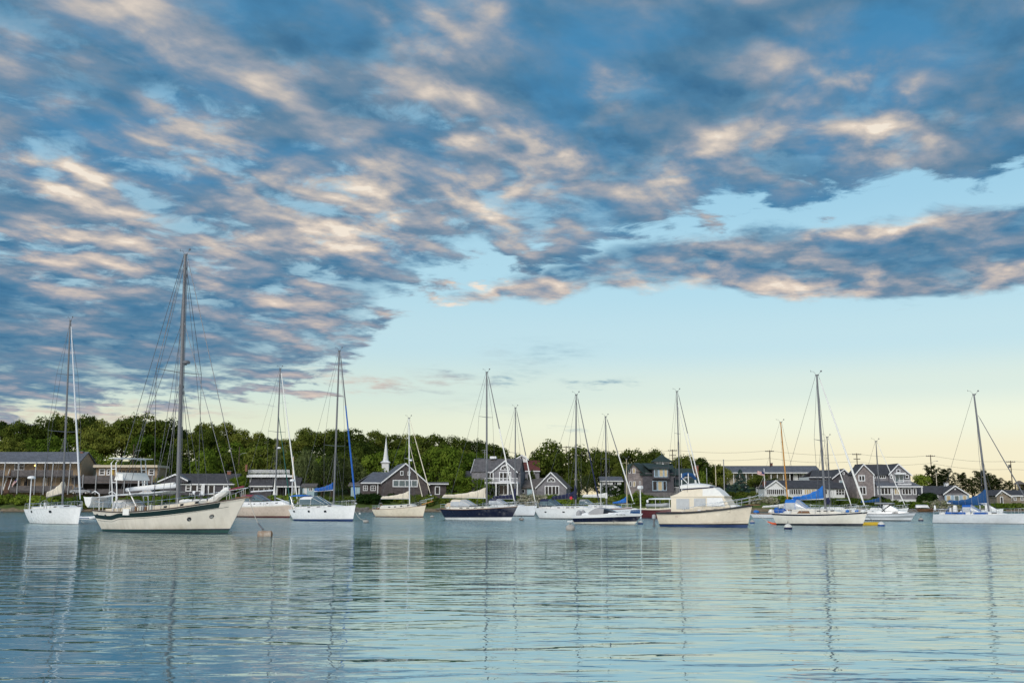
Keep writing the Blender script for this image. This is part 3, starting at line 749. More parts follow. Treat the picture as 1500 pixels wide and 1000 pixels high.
    def mast_radar(s, py, px_off=.35, rr=.3):
        x = s.mx; z = s.z_at(py, x); f = (z - s.mz0) / (s.mzt - s.mz0); p = s.mp(f)
        o = s.P(MB().lathe([(rr * .8, 0), (rr, .04), (rr, .15), (rr * .7, .24)], 14, (p.x + px_off, 0, p.z)), 'radar_dome', 'gelcoat_white', True)
        s.P(MB().box(p.x, p.x + px_off, -.06, .06, p.z - .07, p.z - .005), 'radar_bracket', 'spar_alloy')
    def text(s, body, px, py, size, mat):
        x = s.x_at(px, -s.B * .4)
        for _ in range(3):
            t = s.t_of(x); z = s.z_at(py, x, -s.h.half(t)); q = s.h.pt(t, z, -1); x += s.x_at(px, q.y) - q.x
        t = s.t_of(x); q = s.h.pt(t, z, -1); q2 = s.h.pt(min(1, t + .03), z, -1); q3 = s.h.pt(t, z + .1, -1)
        cu = bpy.data.curves.new('lettering', 'FONT'); cu.body = body; cu.size = size; cu.align_x = 'CENTER'; cu.align_y = 'CENTER'; cu.extrude = .004
        tmp = bpy.data.objects.new('lettering', cu); COL.objects.link(tmp)
        me = bpy.data.meshes.new_from_object(tmp.evaluated_get(bpy.context.evaluated_depsgraph_get())); bpy.data.objects.remove(tmp)
        me.materials.clear(); me.materials.append(M[mat])
        ex = (q2 - q).normalized(); ez = (q3 - q); ez = (ez - ex * ez.dot(ex)).normalized(); n = ex.cross(ez)
        o = bpy.data.objects.new('lettering', me); COL.objects.link(o); o.parent = s.root
        o.matrix_local = Matrix(((ex.x, ez.x, n.x, q.x + n.x * .02), (ex.y, ez.y, n.y, q.y + n.y * .02), (ex.z, ez.z, n.z, q.z), (0, 0, 0, 1)))

PHI = 38
SAIL = 'sailing boats moored in the harbour'
# A: white sloop seen almost bow-on at the left
b = Boat('sailboat', 'white sloop seen bow-on at the far left with beige bundled mainsail', 'sailboat', 35, 121, 767, 43, (20, 21, 24), beam=.335, group=SAIL, ohs=.02, ohb=.05, tw=.86, ent=2.3)
b.hull('gelcoat_white', boot=None, bottom='dark_bottom', rail='gelcoat_white')
for px in (46.5, 74): b.hull_port(px, 749, .42, .26)
b.cabin(-1.4, 2.6, .42, wins=((80, .7, .3), (92, .7, .3)), w=.6); b.cockpit(-b.L * .42, -1.4)
b.mast(91, 468, 738, 98, r=.105, mat='spar_alloy', spreaders=((548, 1.15), (632, 1.75)))
b.rig(None, furl=M['gelcoat_grey_white'], furlr=.095)
b.boom(67, 722, 728, cover=M['canvas_cream'], h0=1.35, h1=.65, wid=.32)
b.rails(5); b.radar_post(43, 701, -b.B * .3, .42)
b.P(MB().blob((b.L / 2 - .55, 0, b.deckz(b.L / 2) + .14), .32, .13, .12, 8, 5), 'anchor', 'motor_grey', True)

# C: the big cutter
b = Boat('cutter', 'big cream cutter with dark green sheer stripe, tall grey mast and white stern arch', 'sailboat', 135, 361, 780, 31, (31, 30, 50), beam=.285, group=SAIL, ohs=.07, ohb=.145, tw=.62, ent=2.6, draft=.7, pm=.22, pb=.62)
h = b.h
b.P(h.band(lambda t: -.5, lambda t: .05, m=2), 'bottom', 'dark_bottom', True)
b.P(h.band(lambda t: .05, lambda t: .13 + .14 * t, m=1), 'boot_stripe', 'green_bottom', True)
b.P(h.band(lambda t: .13 + .14 * t, lambda t: .17 + .20 * t, m=1, off=.004), 'boot_stripe', 'dark_bottom', True)
m_big = pmat('weathered_cream_hull', (.70, .64, .55), .35, var=.12, scale=.9, stretch=(1, 1, .5), stain=.6)
b.P(h.band(lambda t: .17 + .20 * t, lambda t: h.sheer(t), m=8), 'hull', m_big, True)
# green band below the rail, ending short of the stem
st = MB()
for side in (-1, 1):
    rings = []
    for i in range(31):
        t = .0 + .895 * i / 30; zt = h.sheer(t) - (.30 if t < .16 else lerp(.30, .07, sm((t - .16) / .12))); zb_ = zt - lerp(.30, .40, t)
        rg = []
        for j in range(4):
            q = h.pt(t, lerp(zb_, zt, j / 3), side); q.y += side * .010; rg.append(q)
        rings.append(rg)
    st.loft(rings, False, False)
b.P(st, 'sheer_stripe', 'green_paint', True)
ln = MB()
for side in (-1, 1):
    for off_, rr in ((.50, .012),):
        ln.tube([(lambda q: (q.x, q.y + side * .004, q.z))(h.pt(t_, h.sheer(t_) - off_ - (.25 if t_ < .16 else lerp(.25, .0, sm((t_ - .16) / .12))), side)) for t_ in [.02 + .92 * i / 30 for i in range(31)]], rr, 4)
b.P(ln, 'rubbing_strake', 'green_paint', True)
b.P(h.deck(.10), 'deck', 'deck_tan', True)
for sd in (-1, 1): b.P(MB().tube([h.edge(i / 30, sd, .0, .02) for i in range(31)], .05, 6), 'cap_rail', pmat('dark_teak', (.06, .035, .022), .5), True)
for px, py in ((277.5, 760), (310.5, 756)): b.hull_port(px, py, .26, round_=True)
for px, py in ((143, 754), (155, 755)): b.hull_port(px, py, .18, round_=True)
xa, xb = b.x_at(196), b.x_at(312)
b.cabin(xa, xb, .52, 'gelcoat_cream', w=.60, slope=.7, wins=((218, .36, .34), (241, .36, .34), (265, .36, .34), (287, .36, .34)), name='cabin')
xm = b.x_at(234)
b.P(MB().lathe([(.30, 0), (.34, .1), (.22, .26), (.05, .3)], 12, (b.x_at(262) + .9, 0, b.deckz(1) + .52)), 'deck_hatch', 'deck_white', True)
b.cockpit(-b.L * .40, xa, 'gelcoat_cream')
b.mast(259.5, 372, 738, 271.5, r=.155, mat='spar_alloy', spreaders=((545.5, 2.25),))
b.rig(352, furl=None, rr=.022)
# inner forestay, running backstays and extra stays
b.P(MB().tube([b.mp(.74), (b.x_at(340), 0, b.deckz(b.x_at(340)))], .022, 5), 'inner_forestay', 'wire_steel')
for sd in (-1, 1):
    b.P(MB().tube([b.mp(.74), h.edge(.20, sd, .1)], .018, 5), 'running_backstay', 'wire_steel')
    b.P(MB().tube([b.mp(.97), h.edge(.30, sd, .1)], .018, 5), 'running_backstay', 'wire_steel')
    b.P(MB().tube([b.mp(.97), h.edge(.62, sd, .1)], .018, 5), 'shroud', 'wire_steel')
b.P(MB().tube([b.mp(.98) - Vector((.25, 0, 0)), (b.x_at(185), 0, b.z_at(713, b.x_at(185)))], .02, 5), 'topping_lift', 'wire_steel')
b.P(MB().tube([b.mp(.97) + Vector((.22, .05, 0)), b.mp(.03) + Vector((.28, .05, 0))], .02, 5).tube([b.mp(.97) + Vector((.3, -.05, 0)), b.mp(.03) + Vector((.4, -.05, 0))], .016, 5), 'halyard', 'wire_steel')
pz = b.mp((b.z_at(533, b.mx) - b.mz0) / (b.mzt - b.mz0))
b.P(MB().lathe([(.24, 0), (.30, .05), (.30, .17), (.2, .26)], 14, (pz.x + .50, 0, pz.z)), 'radar_dome', 'spar_alloy', True)
b.P(MB().box(pz.x, pz.x + .5, -.07, .07, pz.z - .10, pz.z - .01), 'radar_bracket', 'spar_dark')
b.boom(184, 711, 717, mat='spar_white', r=.16)
x0, z0, x1, z1 = b.bm
b.P(MB().tube([(x1 - .3, 0, z1 + .12), (x0 + .4, 0, z0 + .10)], [.15, .10], 8), 'furled_mainsail', 'canvas_white', True)
# awning slung below the boom
rings = []
for i in range(9):
    f = i / 8; x = lerp(x1 - .25, x0 - .9, f); zc = lerp(z1, z0, f) - .36 + .02 * math.sin(i * 2); w_ = 1.15
    rings.append([(x, w_ * u, zc - .16 * u * u - .02 * math.cos(i * 1.7 + u * 3)) for u in (-1, -.6, -.2, .2, .6, 1)])
b.P(MB().loft(rings, False, False), 'awning', 'canvas_white', True)
# stern arch
ar = b.x_at(170, -1.2); za = b.deckz(ar); zt = b.z_at(672, ar)
wA = b.B * .34
for sd in (-1, 1):
    for dx in (0, .55):
        b.P(MB().tube([(ar + dx, sd * wA, za), (ar + dx - .35, sd * wA * .98, lerp(za, zt, .55)), (ar + dx - .62, sd * wA * .95, zt - .35), (ar + dx - .45, sd * wA * .85, zt - .05), (ar + dx, sd * wA * .3, zt)], .045, 7), 'arch_leg', 'gelcoat_white', True)
    b.P(MB().tube([(ar - .1, sd * wA, lerp(za, zt, .3)), (ar + .40, sd * wA, lerp(za, zt, .3))], .03, 6).tube([(ar - .3, sd * wA, lerp(za, zt, .55)), (ar + .2, sd * wA, lerp(za, zt, .55))], .03, 6).tube([(ar - .55, sd * wA * .95, lerp(za, zt, .8)), (ar - .05, sd * wA * .95, lerp(za, zt, .8))], .03, 6), 'arch_rung', 'gelcoat_white')
b.P(MB().box(ar - .75, ar + .65, -wA * 1.05, wA * 1.05, zt, zt + .06), 'solar_panel', 'deck_white')
zp = b.z_at(703, ar); q = [(ar + .5, -wA * .98, zp), (ar + .5, wA * .98, zp), (ar + .1, wA * .98, zp + .6), (ar + .1, -wA * .98, zp + .6)]
b.P(MB().slab([(ar - .05, -wA * 1.0, zp), (ar + .95, -wA * 1.0, zp - .05), (ar + .75, -wA * .9, zp + .45), (ar + .0, -wA * .9, zp + .5)], .05).slab(q, .05), 'spray_panel', 'canvas_white')
# white dodger and weather cloths by the cockpit
b.dodger(b.x_at(181), b.x_at(205), .75, M['canvas_white'], w=.5, z=b.deckz(xa) + .2)
b.P(MB().tube([(b.x_at(199), -.9, b.deckz(0) + 1.7), (b.x_at(213), -.9, b.deckz(0) + .3)], .05, 6), 'boom_strut', 'gelcoat_white')
b.rails(8, .72, 2.2, 1.6, 'rail_steel', .017, x_from=.10, x_to=.86)
# bundled staysail along the foredeck
xs, xe = b.x_at(263), b.x_at(334); n = 18
b.P(MB().tube([(lerp(xs, xe, i / n), .05 * math.sin(i * 1.9), b.deckz(lerp(xs, xe, i / n)) + lerp(.62, .36, min(1, i / 12)) + (.62 * max(0, (i - 12) / 6) ** 1.2) + .04 * math.sin(i * 2.3)) for i in range(n + 1)], [.13 + .06 * math.sin(i * 2.1) ** 2 + (.10 if 11 < i < 18 else 0) for i in range(n + 1)], 8), 'bundled_staysail', 'canvas_white', True)
for f in (.15, .3, .45, .6, .75):
    x = lerp(xs, xe, f); b.P(MB().lathe([(.20, -.03), (.21, 0), (.20, .03)], 10, (x, 0, b.deckz(x) + lerp(.62, .40, f * 1.2)), 'x'), 'sail_tie', 'motor_grey')
# bow platform and anchor
x = b.L / 2
b.P(MB().box(x - .9, x + .55, -.22, .22, b.deckz(x) - .04, b.deckz(x) + .05), 'bow_platform', 'teak')
b.P(MB().tube([(x - .3, 0, b.deckz(x) + .10), (x + .62, 0, b.deckz(x) + .02)], .035, 6).tube([(x + .62, -.25, b.deckz(x) - .10), (x + .70, 0, b.deckz(x) - .02), (x + .62, .25, b.deckz(x) - .10)], .05, 6), 'anchor', 'motor_grey')
b.P(MB().tube([h.edge(.925, -1, .1, .75), h.edge(.99, -1, .0, .85)], .07, 7), 'rolled_cover', 'canvas_maroon', True)
# jerry cans and boards lashed along the near rail
for i in range(9):
    x = b.x_at(193 + i * 3.6, -b.B * .45); q = h.edge(b.t_of(x), -1, .16)
    b.P(MB().box(q.x - .07, q.x + .07, q.y - .09, q.y + .09, q.z + .02, q.z + .34 + .05 * (i % 3)).box(q.x - .03, q.x + .03, q.y - .03, q.y + .03, q.z + .34, q.z + .44), 'jerry_can', ['buoy_white', 'canvas_grey', 'teak', 'deck_tan'][i % 4])
x = b.x_at(188, -b.B * .45); q = h.edge(b.t_of(x), -1, -.02)
b.P(MB().box(q.x - .35, q.x + .35, q.y - .05, q.y + .05, q.z - .22, q.z + .25), 'weather_cloth', 'canvas_white')
cut = b

# white dinghy hung from the stern of the cutter
def dinghy(name, label, cat, loc, rz, L, B, mat, inner, fb=.42, motor=False, group=None, roll=0.0):
    t = thing(name, label, cat, loc, rz, group); hh = Hull(L, B, (fb * .9, fb * .85, fb * 1.15), .03, .12, .78, draft=.12, pm=.35)
    hh.band(lambda t: -.12, lambda t: hh.sheer(t), 14, 4).build('hull', M[mat], t, True)
    hh.deck(.20, 12, -.02).build('floor', M[inner], t, True)
    for sd in (-1, 1): MB().tube([hh.edge(i / 14, sd) for i in range(15)], .035, 6).build('gunwale', M['gelcoat_white'], t, True)
    for f in (.25, .58):
        w = hh.half(f) * .95; x = hh.pt(f, .1).x
        MB().box(x - .14, x + .14, -w, w, hh.sheer(f) - .12, hh.sheer(f) - .08).build('thwart', M['teak'], t)
    if motor: outboard(t, -L / 2 - .08, 0, fb)
    t.rotation_euler[0] = roll
    return t
def outboard(t, x, y, z, s=1.0, mat='motor_grey'):
    m = MB().lathe([(.10 * s, 0), (.16 * s, .06 * s), (.17 * s, .28 * s), (.12 * s, .38 * s), (.03 * s, .40 * s)], 10, (x, y, z + .12 * s)).build('outboard_motor', M[mat], t, True)
    MB().box(x - .06 * s, x + .06 * s, y - .05 * s, y + .05 * s, z - .55 * s, z + .12 * s).box(x - .16 * s, x + .12 * s, y - .02 * s, y + .02 * s, z - .62 * s, z - .42 * s).build('shaft', M['motor_grey'], m)
def inflatable(name, label, cat, loc, rz, L, B, mat, motor=True, r=.2, stripe=None, group=None):
    t = thing(name, label, cat, loc, rz, group)
    path = [(-L / 2, -B / 2 + r, r * .8), (0, -B / 2 + r, r * .8), (L * .28, -B / 2 + r * 1.1, r * .85), (L * .43, -B * .22, r * 1.15), (L * .48, 0, r * 1.3)]
    path = path + [(x, -y, z) for x, y, z in reversed(path[:-1])]
    MB().tube(path, [r * .8] + [r] * (len(path) - 2) + [r * .8], 9).build('tube', M[mat], t, True)
    MB().box(-L / 2 + .12, L * .32, -B / 2 + r, B / 2 - r, .04, .10).build('floor', M['canvas_grey'], t)
    MB().box(-L / 2 + .10, -L / 2 + .16, -B / 2 + r, B / 2 - r, .05, .42).build('transom', M['gelcoat_white'], t)
    MB().box(-.15, .12, -B / 2 + r, B / 2 - r, .26, .30).build('thwart', M['gelcoat_white'], t)
    if motor: outboard(t, -L / 2 - .02, 0, .42, 1.1, 'gelcoat_white')
    if stripe:
        for sd in (-1, 1): MB().tube([(-L / 2, sd * (B / 2 + .003), r * .8), (L * .26, sd * (B / 2 - r * .05), r * .85)], .05, 5).build('rubbing_strake', M[stripe], t)
    return t
def at_water(px, py, dy=0): Y = water_y(py) + dy; return Vector((xat(px, Y, 0), Y, 0))

w0 = b.root.matrix_basis @ Vector((-b.L / 2 - .95, 0, b.deckz(-b.L / 2) + .25))
b.root.rotation_euler[2] = -b.phi
mt = Matrix.Translation((b.X, b.Y, 0)) @ Matrix.Rotation(-b.phi, 4, 'Z')
w0 = mt @ Vector((-b.L / 2 - .55, -.2, b.deckz(-b.L / 2) + .35))
dinghy('dinghy', 'small white dinghy slung from the stern of the big cream cutter', 'dinghy', w0, -b.phi + R(90), 2.5, 1.25, 'gelcoat_white', 'deck_white', .8)
for sd in (-1, 1):
    b.P(MB().tube([(-b.L / 2 + .1, sd * .8, b.deckz(-b.L / 2)), (-b.L / 2 + .0, sd * .8, b.deckz(-b.L / 2) + 1.3), (-b.L / 2 - .55, sd * .8, b.deckz(-b.L / 2) + 1.55), (-b.L / 2 - .9, sd * .8, b.deckz(-b.L / 2) + 1.4)], .045, 7), 'davit', 'gelcoat_white', True)
p = at_water(128, 760)
inflatable('inflatable_tender', 'white inflatable tender with a blue stripe floating behind the cutter', 'tender', p, R(-8), 2.6, 1.5, 'gelcoat_white', True, .2, 'canvas_deep_blue')

# tan sloop behind the cutter's bow
b = Boat('sailboat', 'tan sloop with white cabin and maroon hood, half hidden by the cutter bow', 'sailboat', 338, 431, 757.5, 37, (16, 15.5, 18.5), beam=.31, group=SAIL, ohs=.04, ohb=.09, tw=.75)
b.hull('gelcoat_tan', 'maroon_paint', .16, sheer='gelcoat_ivory', sh=(.02, .10), rail='gelcoat_ivory')
b.cabin(b.x_at(357), b.x_at(424), .78, 'gelcoat_white', w=.66, slope=1.3, wins=((364, .34, .16), (372, .34, .16), (381, .34, .16), (391, .36, .16), (402, .4, .16)))
b.cockpit(-b.L * .42, b.x_at(357))
b.mast(402.5, 540, 733, 410.5, r=.105, spreaders=((632.5, 1.6),))
b.rig(436, furl=M['canvas_white'], furlr=.10)
b.P(MB().tube([b.mp(.66), (b.x_at(425), 0, b.deckz(b.x_at(425)) + .15)], [.04, .09], 7), 'furled_staysail', 'canvas_green', True)
b.boom(367, 717.5, 720, mat='spar_white', r=.10)
b.P(MB().tube([(b.mx - .10, 0, b.z_at(728, b.mx)), (b.mx - .22, 0, b.z_at(720, b.mx)), (b.mx - .1, 0, b.z_at(712, b.mx))], [.10, .16, .08], 8), 'mast_boot', 'canvas_green', True)
b.P(MB().tube([b.mp(.08) + Vector((-.15, 0, 0)), b.mp(.20) + Vector((-.12, 0, 0))], [.26, .06], 7), 'bundled_sail', 'canvas_white', True)
b.mast_radar(657, .45, .26)
b.dodger(b.x_at(362), b.x_at(392), .95, M['canvas_maroon'], 'tinted_glass', w=.6)
b.rails(5)
b.P(MB().tube([(b.x_at(401), .2, b.cabz(0) + .5), (b.x_at(428), .2, b.deckz(2) + .3)], .06, 6), 'spinnaker_pole', 'spar_white', True)

# white sloop with blue cover
b = Boat('sailboat', 'white sloop with blue sail cover, blue furled jib and three square hull windows', 'sailboat', 422.5, 521, 763, 37, (16, 18, 22.5), beam=.325, group=SAIL, ohs=.05, ohb=.05, tw=.78, ent=2.3)
b.hull('gelcoat_white', 'blue_bottom', .20, rail='gelcoat_white')
for px in (431, 452.5, 476.5): b.hull_port(px, 748.6, .34, .24)
b.cabin(b.x_at(440), b.x_at(505), .38, w=.64, slope=1.8, wins=((452, .5, .24), (466, .6, .24), (482, .6, .24)))
b.cockpit(-b.L * .43, b.x_at(440))
b.mast(488.5, 514, 737, 497, r=.11, spreaders=((580, 1.05), (653, 1.7)))
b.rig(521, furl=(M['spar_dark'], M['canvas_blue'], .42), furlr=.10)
b.boom(460, 717, 719, mat='spar_white', r=.08, cover=M['canvas_blue'], h0=.95, h1=.42, wid=.3)
b.dodger(b.x_at(447), b.x_at(481), 1.0, M['canvas_white'], 'tinted_glass', w=.6)
b.bimini(b.x_at(433), b.x_at(449), b.z_at(727), .26, M['canvas_royal'])
b.rails(5); b.radar_post(427, 705, -b.B * .25, .32)

# small cream sloop with a bowsprit
b = Boat('sailboat', 'small cream sloop with bowsprit and tan sail cover in front of the brown gabled house', 'sailboat', 544.5, 624, 757, 34, (11, 11.5, 17), beam=.33, group=SAIL, ohs=.06, ohb=.07, tw=.72, ent=2.2)
b.hull('hull_beige', 'maroon_paint', .10, rail='teak')
b.cabin(b.x_at(562), b.x_at(609), .62, 'gelcoat_ivory', w=.64, slope=.8, wins=((570, .4, .24), (578.5, .4, .24), (587.5, .4, .24), (597, .4, .24)))
b.cockpit(-b.L * .42, b.x_at(562), 'teak')
b.mast(600, 612, 737, 599, r=.085, mat='spar_white', spreaders=((671.5, .95),))
b.rig(631, furl=M['canvas_cream'], furlr=.065, forez=726)
b.P(MB().tube([b.mp(.72), (b.x_at(618.5), 0, b.z_at(727, b.L / 2))], [.03, .06], 6), 'furled_staysail', 'canvas_cream', True)
x = b.L / 2
b.P(MB().tube([(x - .8, 0, b.deckz(x) + .08), (x + 1.35, 0, b.deckz(x) + .62)], .07, 7), 'bowsprit', 'spar_wood', True)
b.P(MB().tube([(x - .9, -.4, b.deckz(x) + .6), (x + 1.2, -.22, b.deckz(x) + 1.05), (x + 1.4, 0, b.deckz(x) + 1.1), (x + 1.2, .22, b.deckz(x) + 1.05), (x - .9, .4, b.deckz(x) + .6)], .025, 5).tube([(x + 1.2, -.22, b.deckz(x) + .6), (x + 1.2, -.22, b.deckz(x) + 1.05)], .02, 5).tube([(x + .3, -.3, b.deckz(x) + .3), (x + .3, -.3, b.deckz(x) + .85)], .02, 5), 'bowsprit_rail', 'rail_steel', True)
b.boom(558, 730, 730, mat='spar_white', r=.06, cover=M['canvas_cream'], h0=1.2, h1=.42, wid=.26)
b.mast_radar(675, .3, .25); b.rails(4, .55)
outboard(b.root, -b.L / 2 - .15, -.4, .9, 1.1)

# navy sloop
b = Boat('sailboat', 'navy blue sloop with white boot stripe, tan sail cover and tan spray hood', 'sailboat', 644.5, 758, 761.5, 39, (15.5, 15, 19.5), beam=.30, group=SAIL, ohs=.06, ohb=.11, tw=.7, ent=2.0)
b.hull('navy_paint', 'gelcoat_white', .27, rail='teak', railr=.045, bottom='dark_bottom')
b.cabin(b.x_at(666), b.x_at(729), .44, 'gelcoat_ivory', w=.62, slope=1.2, wins=((675, .5, .24), (685, .5, .24), (696, .5, .24), (706, .5, .24)))
b.cockpit(-b.L * .42, b.x_at(666))
b.mast(713, 545, 738, 713, r=.115, spreaders=((611, 1.35), (672, 1.75)))
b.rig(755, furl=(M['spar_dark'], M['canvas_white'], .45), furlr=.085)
b.boom(648, 729, 728, mat='spar_white', r=.07, cover=M['canvas_cream'], h0=1.35, h1=.42, wid=.3)
b.dodger(b.x_at(668), b.x_at(694), .85, M['canvas_cream'], 'clear_vinyl', w=.62); b.rails(6)
b.P(MB().blob((b.x_at(663), -.5, b.deckz(-3) + .45), .75, .6, .42, 10, 6, .05), 'cockpit_cover', 'canvas_tan', True)

# white sloop behind the navy one
b = Boat('sailboat', 'white sloop with navy sail cover lying behind the navy hull, under the gabled house balcony', 'sailboat', 706, 787, 755.5, 38, (13, 13, 15), beam=.30, group=SAIL, ohs=.05, ohb=.08)
b.hull('gelcoat_grey_white', 'dark_bottom', .10, rail='gelcoat_white')
b.cabin(b.x_at(723), b.x_at(770), .42, w=.62, slope=1.5, wins=((745, .5, .25), (757, .5, .25)))
b.mast(754.5, 597, 735, 755, r=.10, spreaders=((663, 1.5),))
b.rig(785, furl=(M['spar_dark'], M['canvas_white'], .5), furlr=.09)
b.boom(721, 730, 730, mat='spar_white', r=.08, cover=M['canvas_navy'], h0=.85, h1=.5, wid=.3, luff=1.6)
b.dodger(b.x_at(721), b.x_at(742), .9, M['canvas_navy'], 'clear_vinyl'); b.rails(5)

# white sloop with navy hood and cover
b = Boat('sailboat', 'white sloop with navy spray hood and a red patch on its navy sail cover', 'sailboat', 782, 884, 760, 37, (15.5, 14, 17), beam=.31, group=SAIL, ohs=.08, ohb=.08, tw=.72)
b.hull('gelcoat_white', 'dark_bottom', .10, rail='gelcoat_white')
for px in (799, 825.5): b.hull_port(px, 749.5, .36, .16)
b.cabin(b.x_at(812), b.x_at(868), .46, w=.64, slope=1.6, wins=((818, .42, .22), (831, .42, .22), (838, .42, .22), (846, .42, .22)))
b.cockpit(-b.L * .43, b.x_at(812))
b.mast(843.3, 578, 737, 844, r=.11, spreaders=((655, 1.55),))
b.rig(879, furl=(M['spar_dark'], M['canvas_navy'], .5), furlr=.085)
b.boom(808, 729, 731, r=.07, cover=M['canvas_navy'], h0=1.0, h1=.5, wid=.32, luff=1.7)
x = b.mx - .55; z = b.z_at(729, x)
b.P(MB().lathe([(.02, -.02), (.22, -.015), (.22, .015), (.02, .02)], 12, (x, -.27, z), 'y'), 'sail_emblem', 'patch_red')
b.dodger(b.x_at(797), b.x_at(820), .9, M['canvas_navy'], 'tinted_glass', w=.66); b.rails(6)
b.P(MB().blob((b.x_at(800), -.2, b.deckz(-3) + .35), .9, .8, .35, 10, 6, .05), 'cockpit_cover', 'canvas_navy', True)

# sloop with white cover behind the navy cruiser
b = Boat('sailboat', 'sloop with white sail cover and thin dark sheer stripe behind the navy motor cruiser', 'sailboat', 846, 926, 756, 36, (12.5, 11.5, 13), beam=.30, group=SAIL, ohs=.05, ohb=.09)
b.hull('gelcoat_grey_white', None, sheer='maroon_paint', sh=(.05, .22), rail='gelcoat_white')
b.cabin(b.x_at(864), b.x_at(908), .55, w=.62, slope=1.2, wins=((872, .4, .25), (880, .4, .25)))
b.mast(888.5, 610, 738, 887, r=.11, spreaders=((672, 1.3),))
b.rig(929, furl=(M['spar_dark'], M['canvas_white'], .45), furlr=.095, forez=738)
b.boom(853.5, 728, 727, mat='spar_white', r=.08, cover=M['canvas_white'], h0=.75, h1=.42, wid=.3, luff=.7)
b.rails(5, .55)
b.dodger(b.x_at(852), b.x_at(868), .8, M['canvas_grey'], 'tinted_glass', w=.5)

# little daysailer with blue cover
b = Boat('sailboat', 'small blue-hulled daysailer with bright blue sail bundle and cream wooden mast', 'sailboat', 897, 942, 754, 33, (7.5, 7, 9), beam=.32, group=SAIL, ohs=.04, ohb=.06)
b.hull('canvas_deep_blue', None, rail='gelcoat_white', railr=.05)
b.cabin(b.x_at(915), b.x_at(935), .30, w=.55, slope=.5, wins=())
b.mast(918.5, 672, 744, 917.5, r=.075, mat=pmat('cream_wood_spar', (.58, .50, .32), .5), rake=0)
b.rig(None, furl=None, back=False, lowers=False)
b.boom(897, 736, 737, mat='spar_wood', r=.05, cover=M['canvas_royal'], h0=1.1, h1=.3, wid=.35)
b.P(MB().blob((b.x_at(906), -.1, b.deckz(-1) + .25), .8, .5, .45, 9, 6, .12), 'cockpit_cover', 'canvas_royal', True)
# ---- motor boats and the rest of the fleet
# navy and white motor cruiser
b = Boat('motor_cruiser', 'low motor cruiser with navy topsides, white gunwale and dark raked windscreen', 'motorboat', 836.5, 942, 767.5, 36, (11.5, 13, 15.5), beam=.33, ohs=.03, ohb=.16, tw=.86, ent=2.4, draft=.3)
h = b.h
b.P(h.band(lambda t: -.3, lambda t: .03, m=1), 'bottom', 'dark_bottom', True)
b.P(h.band(lambda t: .03, lambda t: .17 + .14 * t, m=2), 'lower_hull', 'gelcoat_ivory', True)
b.P(h.band(lambda t: .17 + .14 * t, lambda t: h.sheer(t) - .25, m=4), 'hull', 'navy_paint', True)
b.P(h.band(lambda t: h.sheer(t) - .25, lambda t: h.sheer(t), m=2, off=.012), 'gunwale', 'gelcoat_white', True)
b.P(h.deck(.0), 'deck', 'deck_white', True)
xa, xb, xc, xd = b.x_at(862), b.x_at(880), b.x_at(893), b.x_at(905)
z = b.deckz(xa); w = b.B * .36
def sec(x, ww, zz, top): return [(x, -ww, zz), (x, -ww * .8, zz + top), (x, 0, zz + top * 1.1), (x, ww * .8, zz + top), (x, ww, zz)]
b.P(MB().loft([sec(b.x_at(858), w, z, .18), sec(xa, w, z, .28), sec(xd, w * .8, b.deckz(xd), .2), sec(b.x_at(925), w * .35, b.deckz(b.x_at(925)), .06)]), 'foredeck', 'gelcoat_white', True)
b.P(MB().loft([sec(b.x_at(868), w * .98, z + .2, .15), sec(b.x_at(876), w * .97, z + .2, .52), sec(xb, w * .93, z + .2, .60), sec(b.x_at(889), w * .86, z + .22, .48), sec(xd, w * .55, z + .22, .05)]), 'windscreen', 'canvas_grey', True)
b.P(MB().loft([sec(b.x_at(889.5), w * .87, z + .23, .47), sec(xd, w * .57, z + .235, .05)]), 'dark_glass', 'dark_glass', True)
b.P(MB().tube([(b.x_at(881), -.1, z + .3), (b.x_at(881), -.1, b.z_at(707, 0))], .03, 6), 'whip_aerial', 'gelcoat_white')
for sd in (-1, 1):
    b.P(MB().tube([h.edge(lerp(.62, .99, i / 8), sd, .1, .04 + .28 * min(1, i / 2)) for i in range(9)], .014, 5), 'bow_rail', 'rail_steel', True)
b.P(MB().blob((b.x_at(852), -.55, z + .12), .30, .35, .45, 9, 6), 'seat', 'canvas_grey', True)
b.P(MB().blob((b.x_at(850), .55, z + .12), .30, .35, .45, 9, 6), 'seat', 'canvas_grey', True)
b.P(MB().box(-b.L / 2 - .6, -b.L / 2 + .05, -b.B * .36, b.B * .36, .18, .28), 'swim_platform', 'gelcoat_white')
b.text('MS 1348 AE', 909, 753.4, .20, 'black_rubber')
b.hull_port(898.5, 763.5, .05, .28)
cru = b

# maroon workboat behind the trawler's stern
b = Boat('workboat', 'dark red workboat with cream gunwale and white hardtop, mostly behind the beige trawler', 'workboat', 937.5, 1000, 758.5, 30, (13, 12.5, 16), beam=.34, ohs=.02, ohb=.1, tw=.9)
b.hull('maroon_paint', None, rail='gelcoat_cream', railr=.12)
b.P(MB().lathe([(.05, 0), (.05, 1)], 6, (0, 0, 0)), 'samson_post', 'spar_wood')
zr = b.z_at(730, 0); xr0, xr1 = b.x_at(952), b.x_at(988)
b.P(MB().loft([[(x, y * wv, zr + .12 * cv * (1 - y * y)) for y in (-1, -.5, 0, .5, 1)] + [(x, y * wv, zr - .12) for y in (1, .5, 0, -.5, -1)] for x, wv, cv in ((xr0, .5, .3), (xr0 + .8, .95, 1), (xr1 - .3, 1.0, 1), (xr1, .8, .5))]), 'hardtop', 'gelcoat_white', True)
for sd in (-1, 1):
    for x in (xr0 + 1.2, xr1 - .4): b.P(MB().tube([(x, sd * .85, b.deckz(x)), (x, sd * .85, zr - .1)], .035, 6), 'hardtop_post', 'gelcoat_white')
